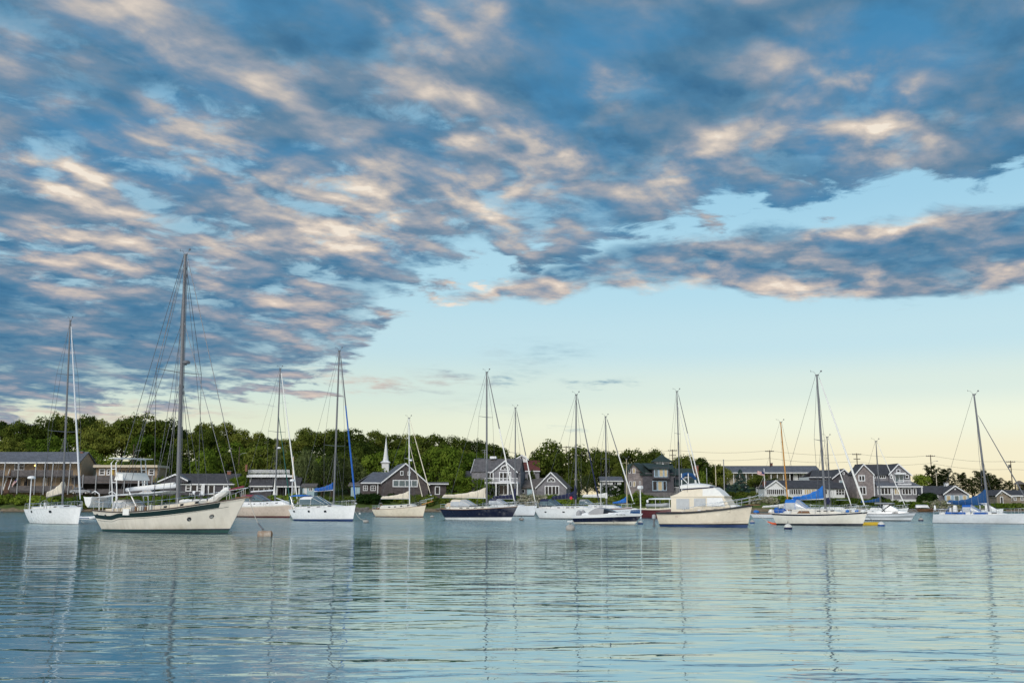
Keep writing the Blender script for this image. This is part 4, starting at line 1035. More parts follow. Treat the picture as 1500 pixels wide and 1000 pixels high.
q = Matrix.Translation((b.X, b.Y, 0)) @ Matrix.Rotation(-b.phi, 4, 'Z') @ Vector((-.6, -.1, b.deckz(-.6) + .35))
inflatable('inflatable_dinghy', 'grey inflatable dinghy carried on the dark red workboat beside the trawler stern', 'dinghy', q, -b.phi, 3.1, 1.6, 'rubber_grey', True, .26)
p = at_water(938.7, 759, .6)
t = thing('lamp_post', 'slim white post with a square white lamp head standing behind the cruiser bow', 'post', p)
zt = zat(716, p.y)
MB().tube([(0, 0, -.4), (0, 0, zt)], .075, 8).build('post', M['gelcoat_white'], t, True)
MB().lathe([(.10, 0), (.36, .10), (.40, .16), (.40, .42), (.34, .5), (.05, .54)], 4, (0, 0, zt - .05)).build('lamp_head', M['gelcoat_white'], t)

# beige trawler yacht
b = Boat('trawler_yacht', 'beige trawler yacht with canvas-wrapped flybridge, black rubbing rail and blue waterline', 'motor yacht', 961, 1102, 771.5, 30, (20, 21.5, 31.5), beam=.34, ohs=.02, ohb=.07, tw=.86, ent=2.7, draft=.4, pm=.2, pb=.6)
h = b.h
b.P(h.band(lambda t: -.4, lambda t: .18 + .05 * t, m=2), 'bottom', 'blue_bottom', True)
b.P(h.band(lambda t: .18 + .05 * t, lambda t: .24 + .11 * t, m=1, off=.004), 'boot_stripe', 'black_rubber', True)
b.P(h.band(lambda t: .24 + .11 * t, lambda t: h.sheer(t), m=7), 'hull', 'hull_beige', True)
b.P(h.deck(.04), 'deck', 'deck_tan', True)
for sd in (-1, 1): b.P(MB().tube([h.edge(i / 26, sd, -.02, -.04) for i in range(27)], .095, 7), 'rubbing_rail', 'black_rubber', True)
ln = MB()
for sd in (-1, 1): ln.tube([(lambda q: (q.x, q.y + sd * .004, q.z))(h.pt(t_, .30 + .14 * t_ + .5 * max(0, t_ - .5) ** 2 * 1.6, sd)) for t_ in [.5 + .48 * i / 14 for i in range(15)]], .018, 5)
b.P(ln, 'spray_rail', 'gelcoat_tan', True)
X = b.x_at; w = b.B * .37
zd = b.deckz(0) - .05
z1 = b.z_at(727.5, 0, -w); z2 = b.z_at(718, 0, -w * .8); z3 = b.z_at(709, 0, -w * .7)
def rsec(x, ww, za, zb_, tp=1.0): return [(x, -ww, za), (x, -ww * tp, zb_ - .05), (x, -ww * tp + .08, zb_), (x, ww * tp - .08, zb_), (x, ww * tp, zb_ - .05), (x, ww, za)]
xA, xF = X(983, -w), X(1060, -w)
# deckhouse: sloping windscreen ahead
hs = MB().loft([rsec(xA, w, zd, z1), rsec(xF, w * .96, zd, z1), rsec(X(1065, -w * .9), w * .94, zd, lerp(zd, z1, .55) + .25), rsec(X(1069, -w * .9), w * .93, zd, zd + .5)])
house = b.P(hs, 'deckhouse', 'canvas_cream')
def side_panel(xa, xb, za, zb_, mat, par, off=.02, slant=0.0):
    for sd in (-1, 1):
        y = sd * (w + off)
        q = [(xa, y, za), (xb + slant, y, za), (xb, y, zb_), (xa, y, zb_)]
        if sd > 0: q.reverse()
        b.P(MB().slab(q, .03), 'clear_panel', mat, False, par)
zz = lambda py: b.z_at(py, 0, -w)
side_panel(X(991, -w), X(1010, -w), zz(745.5), zz(730), 'clear_vinyl', house)
side_panel(X(1017, -w), X(1034, -w), zz(741), zz(729.5), 'clear_vinyl', house)
side_panel(X(1036, -w), X(1058, -w), zz(741), zz(728.6), 'gelcoat_white', house, .02, .30)
q0, q1 = X(1066.5, -w * .9), X(1060.5, -w)
b.P(MB().slab([(q0 + .10, -w * .88, zd + .62), (q0 + .10, w * .88, zd + .62), (q1 + .05, w * .88, z1 - .12), (q1 + .05, -w * .88, z1 - .12)], .03), 'windscreen_cover', 'gelcoat_white', False, house)
# rolled canvas edge at the roof line
b.P(MB().loft([rsec(xA - .04, w * 1.015, z1 - .02, z1 + .10), rsec(xF + .10, w * .985, z1 - .02, z1 + .10)]), 'roof_edge', 'canvas_cream')
# flybridge canvas: sloped aft, white raked panel in front
zt_ = lambda py: b.z_at(py, 0, -w * .85)
b.P(MB().loft([rsec(X(984, -w), w * .93, z1 + .06, z1 + .14, .95), rsec(X(992, -w), w * .93, z1 + .06, zt_(722.5), .93), rsec(X(1001, -w * .85), w * .92, z1 + .06, zt_(717), .90), rsec(X(1030, -w * .85), w * .92, z1 + .06, zt_(714.8), .88)]), 'flybridge_canvas', 'canvas_cream')
b.P(MB().loft([rsec(X(1030, -w * .85), w * .922, z1 + .06, zt_(714.8), .88), rsec(X(1046, -w * .85), w * .91, z1 + .06, zt_(713.5), .87), rsec(X(1054, -w * .87), w * .90, z1 + .06, zt_(719), .90), rsec(X(1060.5, -w * .9), w * .88, z1 + .06, z1 + .10, .94)]), 'flybridge_front', 'canvas_white')
z2 = zt_(716.5)
b.P(MB().loft([rsec(X(1000.5, -w * .8), w * .86, z2 - .02, z2 + .09, .99), rsec(X(1046, -w * .8), w * .86, zt_(713.6) - .02, zt_(713.6) + .08, .99)]), 'blue_band', 'canvas_navy')
tp = MB()
rg = []
for i in range(9):
    f = i / 8; x = lerp(X(1002, 0), X(1045, 0), f); hgt = .50 * math.sin(math.pi * min(1, .25 + f * .62)) ** .7
    rg.append([(x, w * .80 * u, z2 + .10 + .05 * f + hgt * (1 - .35 * u * u) * .95) for u in (-1, -.6, -.2, .2, .6, 1)] + [(x, w * .8 * u, z2 + .08 + .05 * f) for u in (1, .6, .2, -.2, -.6, -1)])
b.P(tp.loft(rg), 'flybridge_top', 'canvas_white', True)
b.P(MB().slab([(X(1049, -w * .8) + .04, -.5, lerp(z1, z2, .5) + .1), (X(1049, -w * .8) + .04, -.05, lerp(z1, z2, .5) + .1), (X(1047, -w * .8) + .04, -.05, z2 - .1), (X(1047, -w * .8) + .04, -.5, z2 - .1)], .03), 'vent_flap', 'motor_grey')
# folded blue bimini on its frame
zb2 = b.z_at(697, X(1006)); xq = X(1004)
b.P(MB().tube([(xq, -w * .75, zb2 - .35), (xq + .1, -w * .5, zb2 + .1), (xq + .3, 0, zb2 + .2), (xq + .55, w * .5, zb2 + .1), (xq + .8, w * .75, zb2 - .3)], [.10, .17, .16, .19, .11], 8), 'folded_bimini', 'canvas_deep_blue', True)
for x, y in ((xq, -w * .72), (xq + .5, -w * .3), (xq + .75, w * .72)):
    b.P(MB().tube([(x, y, zb2 + .25), (x, y, z2 - .1)], .045, 6), 'bimini_frame', 'gelcoat_white')
b.P(MB().tube([(xq + .1, -w * .72, zb2 - .2), (xq + .9, -w * .6, z2 + .2)], .04, 6), 'bimini_frame', 'gelcoat_white')
b.P(MB().tube([(X(1013), -w * .85, z1), (X(1013), -w * .85, zb2 - .3)], .012, 5), 'aerial', 'wire_steel')
# trunk cabin and bow rail
b.P(MB().loft([sec(X(1066, -w), w * .82, b.deckz(2) - .1, .42), sec(X(1080, 0), w * .62, b.deckz(X(1080)) - .1, .34), sec(X(1088, 0), w * .4, b.deckz(X(1088)) - .1, .06)]), 'trunk_cabin', 'gelcoat_white', True)
for px in (1038, 1050): b.P(MB().box(X(px, -w) - .22, X(px, -w) + .22, -w - .20, -w - .02, b.deckz(X(px)) - .05, b.deckz(X(px)) + .12), 'deck_box', 'motor_grey')
b.P(MB().box(X(1026, -w) - .2, X(1026, -w) + .1, -w - .2, -w - .02, b.deckz(X(1026)) - .05, b.deckz(X(1026)) + .2), 'deck_box', 'gelcoat_white')
for sd in (-1, 1):
    top = [h.edge(lerp(.30, .52, i / 6), sd, .06, .30 + .30 * i / 6) for i in range(7)] + [h.edge(lerp(.56, 1, i / 9), sd, .04, .62 + .10 * i / 9) for i in range(10)]
    if True: top.append(Vector((b.L / 2 + .95, sd * .12, b.deckz(b.L / 2) + .95)))
    b.P(MB().tube(top, .024, 6), 'bow_rail', 'rail_steel', True)
    b.P(MB().tube([h.edge(lerp(.62, 1, i / 9), sd, .04, .34 + .06 * i / 9) for i in range(10)] + [Vector((b.L / 2 + .85, sd * .12, b.deckz(b.L / 2) + .55))], .02, 5), 'bow_rail', 'rail_steel', True)
    for t_ in (.32, .42, .52, .62, .74, .86, .97):
        q = h.edge(t_, sd, .06); b.P(MB().tube([q, q + Vector((.05, 0, .34 + .35 * min(1, (t_ - .3) * 3.2)))], .02, 5), 'stanchion', 'rail_steel')
b.P(MB().box(b.L / 2 - .6, b.L / 2 + .75, -.2, .2, b.deckz(b.L / 2) - .02, b.deckz(b.L / 2) + .05), 'bow_platform', 'teak')
b.hull_port(991, 756, .30, .16, 'gelcoat_tan')
outboard(b.root, -b.L / 2 - .35, -1.0, .55, 1.1, 'rubber_grey')
trw = b

# sloop behind the trawler: only its rig shows
b = Boat('sailboat', 'sloop hidden behind the trawler, showing its mast and two white furled forestays', 'sailboat', 968, 1043, 757.5, 35, (12, 11, 13), beam=.30, group=SAIL)
b.hull('gelcoat_white', 'dark_bottom', .1, rail='gelcoat_white'); b.cabin(-1.5, 2.2, .4, w=.6)
b.mast(996.5, 573, 738, 991.5, r=.10, mat='spar_alloy', spreaders=((635, .95),))
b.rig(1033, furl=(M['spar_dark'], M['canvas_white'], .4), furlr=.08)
b.P(MB().tube([b.mp(.90), (b.x_at(1029), 0, b.deckz(b.x_at(1029)))], [.03, .075], 6), 'furled_staysail', 'canvas_white', True)
b.rails(4, .55)

# wooden sloop with varnished mast
b = Boat('sailboat', 'white wooden daysailer with varnished orange mast, moored off the white porch restaurant', 'sailboat', 1098, 1176, 758.5, 30, (6.5, 6, 9), beam=.28, group=SAIL, ohs=.1, ohb=.12)
b.hull('gelcoat_grey_white', None, rail='teak', railr=.07, deck='teak')
b.cabin(b.x_at(1134), b.x_at(1160), .35, 'teak', w=.5, slope=.5)
b.mast(1155, 618, 742, 1143.5, r=.10, mat='spar_wood', rake=.05, spreaders=((647, .5),))
b.rig(None, furl=None, back=True, lowers=False, rr=.013)
b.boom(1116, 741, 743, mat='spar_wood', r=.06, cover=M['canvas_white'], h0=.5, h1=.3, wid=.3)
for px, s_ in ((1108, .28), (1130, .4)): b.P(MB().blob((b.x_at(px), -.15, b.deckz(-1) + .25), .45, .4, s_, 9, 6, .12), 'deck_cover', 'canvas_royal' if px < 1110 else 'canvas_white', True)

# cream sloop with blue cover and navy stripe
b = Boat('sailboat', 'cream sloop with bright blue sail cover, blue hood and navy sheer stripe', 'sailboat', 1130, 1271, 769.5, 37, (17, 16, 20), beam=.31, group=SAIL, ohs=.05, ohb=.08, tw=.70)
b.hull('gelcoat_ivory', 'dark_bottom', .16, sheer='navy_paint', sh=(.02, .15), rail='gelcoat_ivory')
b.cabin(b.x_at(1163), b.x_at(1242), .62, 'gelcoat_ivory', w=.64, slope=2.2, wins=((1199, .38, .17), (1209, .38, .17), (1219, .36, .17)))
b.P(MB().slab([(b.x_at(1167, -1), -b.B * .325, b.deckz(-2) + .10), (b.x_at(1186, -1), -b.B * .325, b.deckz(-1) + .10), (b.x_at(1184, -1), -b.B * .315, b.deckz(-1) + .34), (b.x_at(1170, -1), -b.B * .315, b.deckz(-1) + .34)], .03), 'cabin_window', 'teak')
b.cockpit(-b.L * .43, b.x_at(1163))
b.mast(1209.5, 549, 741, 1196.5, r=.12, spreaders=((645, 1.4),), rake=.05)
b.rig(1269, furl=M['canvas_white'], furlr=.095)
b.boom(1161, 730, 731, mat='spar_white', r=.09, cover=M['canvas_royal'], h0=1.35, h1=.36, wid=.32)
b.dodger(b.x_at(1155), b.x_at(1185), 1.0, M['canvas_royal'], 'clear_vinyl', w=.62, z=b.deckz(-2) + .45)
b.P(MB().blob((b.x_at(1150), -.6, b.deckz(-3) + .25), .5, .3, .3, 9, 6, .1), 'weather_cloth', 'canvas_blue', True)
b.P(MB().blob((b.x_at(1143), -.8, b.deckz(-3) + .3), .35, .25, .35, 9, 6, .1), 'weather_cloth', 'canvas_blue', True)
b.P(MB().tube([(b.mx + .30, -.1, b.z_at(738, 0)), (b.mx + .33, -.1, b.z_at(733, 0)), (b.mx + .30, -.1, b.z_at(728.5, 0))], [.16, .2, .1], 8), 'furled_bag', 'canvas_navy', True)
b.rails(6)
for i in range(7): b.P(MB().blob((b.L / 2 - 2.2 + i * .3, -.2 + .1 * (i % 3), b.deckz(b.L / 2 - 1) + .12), .22, .2, .14, 8, 5, .15), 'coiled_line', ['canvas_white', 'canvas_royal', 'rope'][i % 3], True)

# mast behind it
b = Boat('sailboat', 'white sloop with bare grey mast lying behind the bow of the blue-covered cream sloop', 'sailboat', 1182, 1254, 757.5, 34, (12, 11, 13.5), beam=.31, group=SAIL)
b.hull('gelcoat_white', 'dark_bottom', .1, rail='gelcoat_white'); b.cabin(-1.6, 2.0, .45, w=.6)
b.mast(1216, 640, 741, 1211.5, r=.085, spreaders=((671, .6),))
b.rig(1248, furl=M['canvas_white'], furlr=.08); b.rails(4, .6)
b.P(MB().loft([[(x, y * .7, b.deckz(0) + 1.35 + .10 * (1 - y * y)) for y in (-1, -.5, 0, .5, 1)] for x in (.8, 2.3)], False, False), 'awning', 'canvas_grey', True)

# sloop behind the grey express cruiser
b = Boat('sailboat', 'sloop with dark blue sail cover behind the grey cabin cruiser', 'sailboat', 1250, 1331, 757, 35, (11, 10, 13), beam=.30, group=SAIL)
b.hull('gelcoat_white', 'dark_bottom', .1, rail='gelcoat_white'); b.cabin(-1.6, 2.0, .4, w=.6)
b.mast(1290, 646, 738, 1283, r=.085, spreaders=(), rake=.045); b.sp = [(.55, .5)]
b.rig(1327, furl=M['canvas_white'], furlr=.065); b.boom(1261, 734.5, 735, r=.07, cover=M['canvas_deep_blue'], h0=.7, h1=.26, wid=.3); b.rails(4, .55)

# grey cabin cruiser
b = Boat('cabin_cruiser', 'grey and white cabin cruiser with black-framed windscreen and flat hardtop', 'motorboat', 1263, 1342, 762.5, 33, (10, 9.5, 12), beam=.34, ohs=.03, ohb=.14, tw=.86, ent=2.5, draft=.3)
h = b.h
b.P(h.band(lambda t: -.3, lambda t: .10, m=1), 'bottom', 'dark_bottom', True)
b.P(h.band(lambda t: .10, lambda t: h.sheer(t), m=5), 'hull', 'gelcoat_grey_white', True)
b.P(h.band(lambda t: h.sheer(t) * .40, lambda t: h.sheer(t) * .68, m=2, off=.01), 'side_stripe', 'rubber_grey', True)
b.P(h.deck(.0), 'deck', 'deck_white', True)
for sd in (-1, 1): b.P(MB().tube([h.edge(i / 20, sd) for i in range(21)], .05, 6), 'rubbing_rail', 'canvas_grey', True)
X = b.x_at; w = b.B * .40; z = b.deckz(0)
b.P(MB().loft([sec(X(1283, -w), w, z - .05, .42), sec(X(1305, -w), w * .95, z, .45), sec(X(1322, 0), w * .7, b.deckz(X(1322)) - .05, .34), sec(X(1334, 0), w * .35, b.deckz(X(1334)) - .05, .05)]), 'foredeck', 'gelcoat_white', True)
for sd in (-1, 1): b.P(MB().slab([(X(1306, -w), sd * (w * .93), z + .10), (X(1315, -w), sd * w * .84, z + .12), (X(1314, -w), sd * w * .78, z + .26), (X(1307, -w), sd * (w * .86), z + .26)][::(1 if sd < 0 else -1)], .03), 'cabin_window', 'dark_glass')
b.P(MB().loft([sec(X(1293, -w), w * .95, z + .38, .75), sec(X(1302, -w), w * .9, z + .38, .72), sec(X(1315, -w), w * .7, z + .40, .08)], True, True), 'windscreen', 'clear_vinyl', True)
for sd in (-1, 1):
    b.P(MB().tube([(X(1291, -w), sd * w * .9, z + .3), (X(1306, -w), sd * w * .82, z + 1.25)], .05, 5).tube([(X(1296, -w), sd * w * .95, z + .3), (X(1285, -w), sd * w * .9, z + 1.25)], .05, 5), 'windscreen_frame', 'black_rubber')
zt = b.z_at(737, 0)
b.P(MB().loft([[(x, y * w * .95, zt + .10 * (1 - y * y)) for y in (-1, -.5, 0, .5, 1)] + [(x, y * w * .95, zt - .06) for y in (1, .5, 0, -.5, -1)] for x in (X(1281, -w), X(1307, -w))]), 'hardtop', 'canvas_grey', True)
b.P(MB().box(X(1266, -w), X(1283, -w), -w, -w + .1, z - .05, z + .25).box(X(1266, -w), X(1283, -w), w - .1, w, z - .05, z + .25), 'coaming', 'gelcoat_white')
b.P(MB().box(X(1272, 0), X(1278, 0), -.5, .5, z - .2, z + .35), 'seat', 'canvas_white')
for sd in (-1, 1): b.P(MB().tube([h.edge(lerp(.55, .99, i / 8), sd, .1, .40 * min(1, i / 2)) for i in range(9)], .018, 5), 'bow_rail', 'rail_steel', True)

# racing sloop at the right edge
b = Boat('sailboat', 'long low pale grey racing sloop with raked mast at the right edge', 'sailboat', 1367, 1517, 766.5, 37, (12, 12.5, 14), beam=.29, group=SAIL, ohs=-.0, ohb=.04, tw=.78, ent=1.9)
b.h.ohs = -.035
b.hull('gelcoat_grey_white', None, bottom='dark_bottom', bootz=.10, rail='gelcoat_white')
b.cabin(b.x_at(1424), b.x_at(1480), .40, w=.58, slope=2.0, wins=((1456, .5, .25),))
b.cockpit(-b.L * .44, b.x_at(1424))
b.mast(1448.5, 577, 749, 1423.5, r=.115, rake=.055, spreaders=())
b.sp = [(.5, .8)]
b.rig(None, hounds=.83, furl=M['spar_dark'], furlr=.06)
b.boom(1388, 737, 736, mat='spar_white', r=.10, cover=M['canvas_deep_blue'], h0=1.65, h1=.42, wid=.30, sag=.15)
b.dodger(b.x_at(1412), b.x_at(1436), .80, M['canvas_blue'], 'clear_vinyl', w=.55, z=b.deckz(0) + .25)
b.P(MB().loft([[(b.x_at(1384) + .75 * f, -.45 + .6 * f + u * .5 * (1 - f), b.deckz(-3) + .05 + 1.0 * f) for u in (-1, 0, 1)] for f in (0, .5, .95)], False, False), 'cockpit_cover', 'canvas_royal', True)
b.P(MB().lathe([(.30, 0), (.26, .7), (.20, 1.0), (.05, 1.02)], 10, (b.x_at(1398.5), .2, b.deckz(-2))), 'helm_seat', 'gelcoat_white', True)
for px in (1394, 1404, 1436): b.P(MB().box(b.x_at(px, -b.B * .3) - .7, b.x_at(px, -b.B * .3) + .7, -b.B * .33, -b.B * .33 + .12, b.deckz(-1) + .05, b.deckz(-1) + .26), 'weather_cloth', 'canvas_blue')
b.rails(7, .6); b.P(MB().blob((-b.L / 2 + .2, -b.B * .36, b.deckz(-5) + .75), .12, .12, .3, 8, 6), 'lifebuoy', 'gelcoat_white', True)

# small white motorboat behind it
b = Boat('motorboat', 'small white cuddy motorboat partly hidden behind the racing sloop mast', 'motorboat', 1424, 1470, 757, 30, (10, 9.5, 12), beam=.36, ohb=.12, tw=.88)
b.hull('gelcoat_white', None, rail='gelcoat_white'); X = b.x_at; w = b.B * .4; z = b.deckz(0)
b.P(MB().loft([sec(X(1443, -w), w, z, .8), sec(X(1448, -w), w * .9, z, .75), sec(X(1460, 0), w * .6, z, .15)]), 'cuddy', 'gelcoat_white', True)
b.P(MB().loft([sec(X(1440, -w), w * .8, z + .75, .55), sec(X(1446, -w), w * .75, z + .7, .1)]), 'windscreen', 'tinted_glass', True)
b.P(MB().box(X(1434, -w), X(1444, -w), -w * .8, w * .8, z + 1.5, z + 1.58), 'hardtop', 'gelcoat_white')
for x in (X(1435, -w), X(1443, -w)):
    for sd in (-1, 1): b.P(MB().tube([(x, sd * w * .75, z), (x, sd * w * .75, z + 1.52)], .03, 5), 'hardtop_post', 'gelcoat_white')

# things afloat ------------------------------------------------------
def buoy(name, label, px, py, r, kind, hgt=.8, group='mooring buoys'):
    p = at_water(px, py, r)
    t = thing(name, label, 'buoy', p, 0, group)
    if kind == 'drum':
        MB().lathe([(r * .9, -r * 1.7), (r, -r * 1.6), (r, r * 1.6), (r * .9, r * 1.7)], 16, (0, 0, r * .45), 'x').build('float', M['buoy_rusty'], t, True)
        MB().lathe([(r * .8, r * 1.68), (r * .75, r * 1.78), (r * .2, r * 1.8)], 14, (0, 0, r * .45), 'x').build('end_cap', M['buoy_rust'], t, True)
        MB().tube([(-r * .6, 0, r * 1.3), (-r * .6, 0, r * 1.9)], .035, 6).build('eye', M['motor_grey'], t)
    elif kind == 'ball':
        prof = [(r * math.cos(a) + .004, r * .45 + r * math.sin(a) * hgt) for a in [R(-60 + 150 * i / 9) for i in range(10)]]
        MB().lathe(prof, 14).build('float', M['buoy_grey'], t, True)
        MB().tube([(0, 0, r * 1.15), (0, 0, r * 1.5)], r * .18, 6).build('eye', M['motor_grey'], t)
    else:
        a_, b_ = kind
        MB().lathe([(r * .8, -.15), (r, -.05), (r, r * .45)], 14).build('band', M[b_], t, True)
        MB().lathe([(r * .98, r * .45), (r * .9, r * .8), (r * .55, r * 1.15), (r * .12, r * 1.3)], 14).build('float', M[a_], t, True)
        MB().tube([(0, 0, r * 1.2), (0, 0, r * 1.9)], .03, 6).build('eye', M['motor_grey'], t)
    return t, p
t, p1 = buoy('mooring_buoy', 'rust-stained white drum buoy on the rope from the cutter bow', 388, 785.5, .27, 'drum')
buoy('mooring_buoy', 'grey round mooring ball floating alone in front of the navy cruiser stern', 835.5, 776.5, .39, 'ball')
buoy('mooring_buoy', 'small white buoy with blue base between the navy cruiser bow and the trawler', 938, 767.3, .29, ('buoy_white', 'buoy_blue'))
buoy('mooring_buoy', 'small blue-grey buoy just ahead of the trawler bow', 1102, 766, .27, ('buoy_grey', 'buoy_blue'))
buoy('mooring_buoy', 'white round buoy with navy lower half in front of the blue-covered cream sloop', 1154.5, 774.6, .35, ('buoy_white', 'canvas_navy'))
buoy('mooring_buoy', 'blue and white buoy beside the yellow float', 1291, 770.2, .33, ('buoy_white', 'buoy_blue'))
buoy('mooring_buoy', 'flat grey buoy off the bow of the white sloop with blue jib', 536, 765.5, .34, 'ball', .5)
buoy('mooring_buoy', 'low grey buoy ahead of the small cream sloop bowsprit', 633, 757.6, .32, 'ball', .5)
buoy('mooring_buoy', 'small grey buoy right ahead of the navy sloop stem', 764, 761.8, .33, 'ball', .5)
buoy('mooring_buoy', 'dark-footed buoy with upright mark between the grey cruiser and the racing sloop', 1349, 762.6, .29, ('buoy_grey', 'canvas_navy'))
buoy('mooring_buoy', 'tiny white buoy near the stones left of the cream sloop', 527, 752.6, .2, ('buoy_white', 'buoy_white'))
# rope from the cutter to its buoy
mt = Matrix.Translation((cut.X, cut.Y, 0)) @ Matrix.Rotation(-cut.phi, 4, 'Z')
a = mt @ Vector((cut.L / 2 + .3, 0, cut.deckz(cut.L / 2) - .02)); c = p1 + Vector((-.15, 0, .48))
r_ = MB().tube([a.lerp(c, i / 10) - Vector((0, 0, .35 * math.sin(math.pi * i / 10))) for i in range(8)], .025, 5).build('mooring_rope', M['rope'])
tag(r_, 'mooring rope from the cutter bow down to the rusty drum buoy', 'rope')
r2 = MB().tube([a.lerp(c, i / 10) - Vector((0, 0, .35 * math.sin(math.pi * i / 10))) for i in range(7, 11)], .07, 6).build('chafe_sleeve', M['motor_grey'], r_)
# yellow float, orange pickup float and pole
p = at_water(1275, 769, .2); t = thing('yellow_float', 'yellow foam float lying in the water at the cream sloop bow', 'float', p, R(4))
MB().tube([(-.95, 0, .08), (-.6, 0, .12), (.7, 0, .13), (.95, 0, .2)], [.10, .2, .2, .12], 9).build('body', M['plastic_yellow'], t, True)
MB().tube([(-.8, -.02, .28), (.8, -.02, .30)], .035, 5).build('strap', M['motor_grey'], t)
p = at_water(1137, 768, .2); t = thing('pickup_float', 'orange pickup float trailing beside the navy and white buoy', 'float', p, R(-14))
MB().tube([(-.85, 0, .30), (-.4, 0, .12), (.3, 0, .06), (.85, 0, .05)], [.05, .10, .10, .04], 8).build('body', M['plastic_orange'], t, True)
MB().tube([(-.85, 0, .30), (-1.5, .3, .75), (-2.1, .5, 1.2)], .02, 5).build('line', M['rope'], t)
p = at_water(1422, 766, .2); t = thing('pickup_pole', 'white and black pickup pole leaning in the water by the racing sloop', 'float', p, R(-20))
MB().tube([(-.55, 0, .75), (-.1, 0, .35)], .035, 6).build('pole', M['gelcoat_white'], t); MB().tube([(-.1, 0, .35), (.55, 0, -.1)], .03, 6).build('pole', M['motor_grey'], t); MB().lathe([(.02, 0), (.09, .04), (.09, .16), (.02, .2)], 8, (-.2, 0, .36)).build('float', M['buoy_white'], t, True)
# slack mooring lines of three sloops
for lab, pa, pb in (('mooring line from the white blue-jib sloop to the flat grey buoy', (519.5, 748, 763.5), (534, 764)), ('mooring line from the navy sloop stem to its small grey buoy', (752, 748, 761), (762, 760.8)), ('mooring line from the bow-on sloop at the left to the water', (109, 746, 767), (123, 768)), ('mooring line from the cream blue-covered sloop to the blue and white buoy', (1269, 752, 769), (1288, 767))):
    Y = water_y(pa[2]); a = at(pa[0], pa[1], Y); c = at_water(*pb); c.z = .2
    o = MB().tube([a.lerp(c, i / 6) - Vector((0, 0, .3 * math.sin(math.pi * i / 6))) for i in range(7)], .022, 5).build('mooring_line', M['rope']); tag(o, lab, 'rope', 'mooring lines')
# ------------------------------------------------------------------ land
mk('grass_lawn', (.075, .10, .028), .9, spec=.1, var=.4, scale=.25)
mk('sand', (.36, .28, .18), .9, spec=.1, var=.25, scale=1.5)
mk('asphalt', (.05, .05, .052), .9, var=.2)
mk('shore_rock', (.16, .15, .135), .9, var=.4, scale=1.2)
mk('trim_white', (.76, .77, .79), .5, var=.05)
mk('trim_blue', (.40, .53, .66), .5, var=.08)
mk('wall_tan', (.36, .265, .17), .8, var=.15, scale=1.2)
mk('wall_white', (.74, .75, .76), .7, var=.05)
mk('wall_pale_blue', (.36, .50, .56), .7, var=.1)
mk('wall_cream', (.60, .52, .40), .8, var=.12)
def shingle(name, c, c2, sc=(1.2, 1.2, 5.5)):
    m = bpy.data.materials.new(name); m.use_nodes = True; t = m.node_tree; t.nodes.clear(); N = NT(t)
    b = N.n('ShaderNodeBsdfPrincipled'); o = N.n('ShaderNodeOutputMaterial'); t.links.new(b.outputs[0], o.inputs[0])
    tc = N.n('ShaderNodeTexCoord'); sp = N.n('ShaderNodeSeparateXYZ'); t.links.new(tc.outputs['Object'], sp.inputs[0])
    v = N.comb(N.m('ADD', sp.outputs[0], N.m('MULTIPLY', sp.outputs[1], .8)), sp.outputs[2], 0)
    br = N.n('ShaderNodeTexBrick'); t.links.new(v, br.inputs['Vector'])
    br.inputs['Color1'].default_value = c + (1,); br.inputs['Color2'].default_value = c2 + (1,); br.inputs['Mortar'].default_value = tuple(x * .55 for x in c) + (1,)
    br.inputs['Scale'].default_value = 1.0; br.inputs['Brick Width'].default_value = .42; br.inputs['Row Height'].default_value = .22; br.inputs['Mortar Size'].default_value = .018
    n1 = N.mr(N.noise(tc.outputs['Object'], .9, 5, .65), .3, .7, .72, 1.18)
    mx = N.n('ShaderNodeMix', data_type='RGBA', blend_type='MULTIPLY'); mx.inputs[0].default_value = 1
    t.links.new(br.outputs[0], mx.inputs[6]); t.links.new(N.comb(n1, n1, n1), mx.inputs[7])
    t.links.new(mx.outputs[2], b.inputs['Base Color']); b.inputs['Roughness'].default_value = .85
    M[name] = m
shingle('shingle_brown', (.085, .070, .072), (.125, .105, .105))
shingle('shingle_grey', (.20, .195, .215), (.27, .26, .28))
shingle('shingle_mauve', (.24, .205, .205), (.33, .285, .275))
shingle('shingle_dark', (.075, .072, .085), (.11, .105, .12))
shingle('shingle_tan', (.26, .215, .17), (.34, .29, .23))
shingle('roof_slate', (.105, .115, .14), (.14, .15, .175))
shingle('roof_charcoal', (.045, .045, .052), (.07, .068, .076))
shingle('roof_green', (.022, .042, .040), (.035, .060, .055))
shingle('roof_brown', (.115, .10, .092), (.155, .135, .125))
shingle('roof_grey', (.105, .10, .105), (.15, .14, .145))
shingle('roof_maroon', (.10, .026, .022), (.14, .038, .032))
shingle('weathered_rail', (.10, .092, .098), (.15, .135, .14))
shingle('brick', (.25, .10, .07), (.32, .15, .10))
shingle('stone_base', (.15, .14, .145), (.22, .21, .21))
mk('sky_lit_pane', (.55, .44, .27), .9, var=.25, scale=2)  # flat tan colour painting the yellow sky reflected in window panes
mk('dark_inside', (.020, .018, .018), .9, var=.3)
mk('post_grey', (.36, .37, .39), .8, var=.15)
mk('pole_wood', (.10, .075, .055), .9, var=.3)
mk('stair_brown', (.085, .045, .03), .9, var=.3)

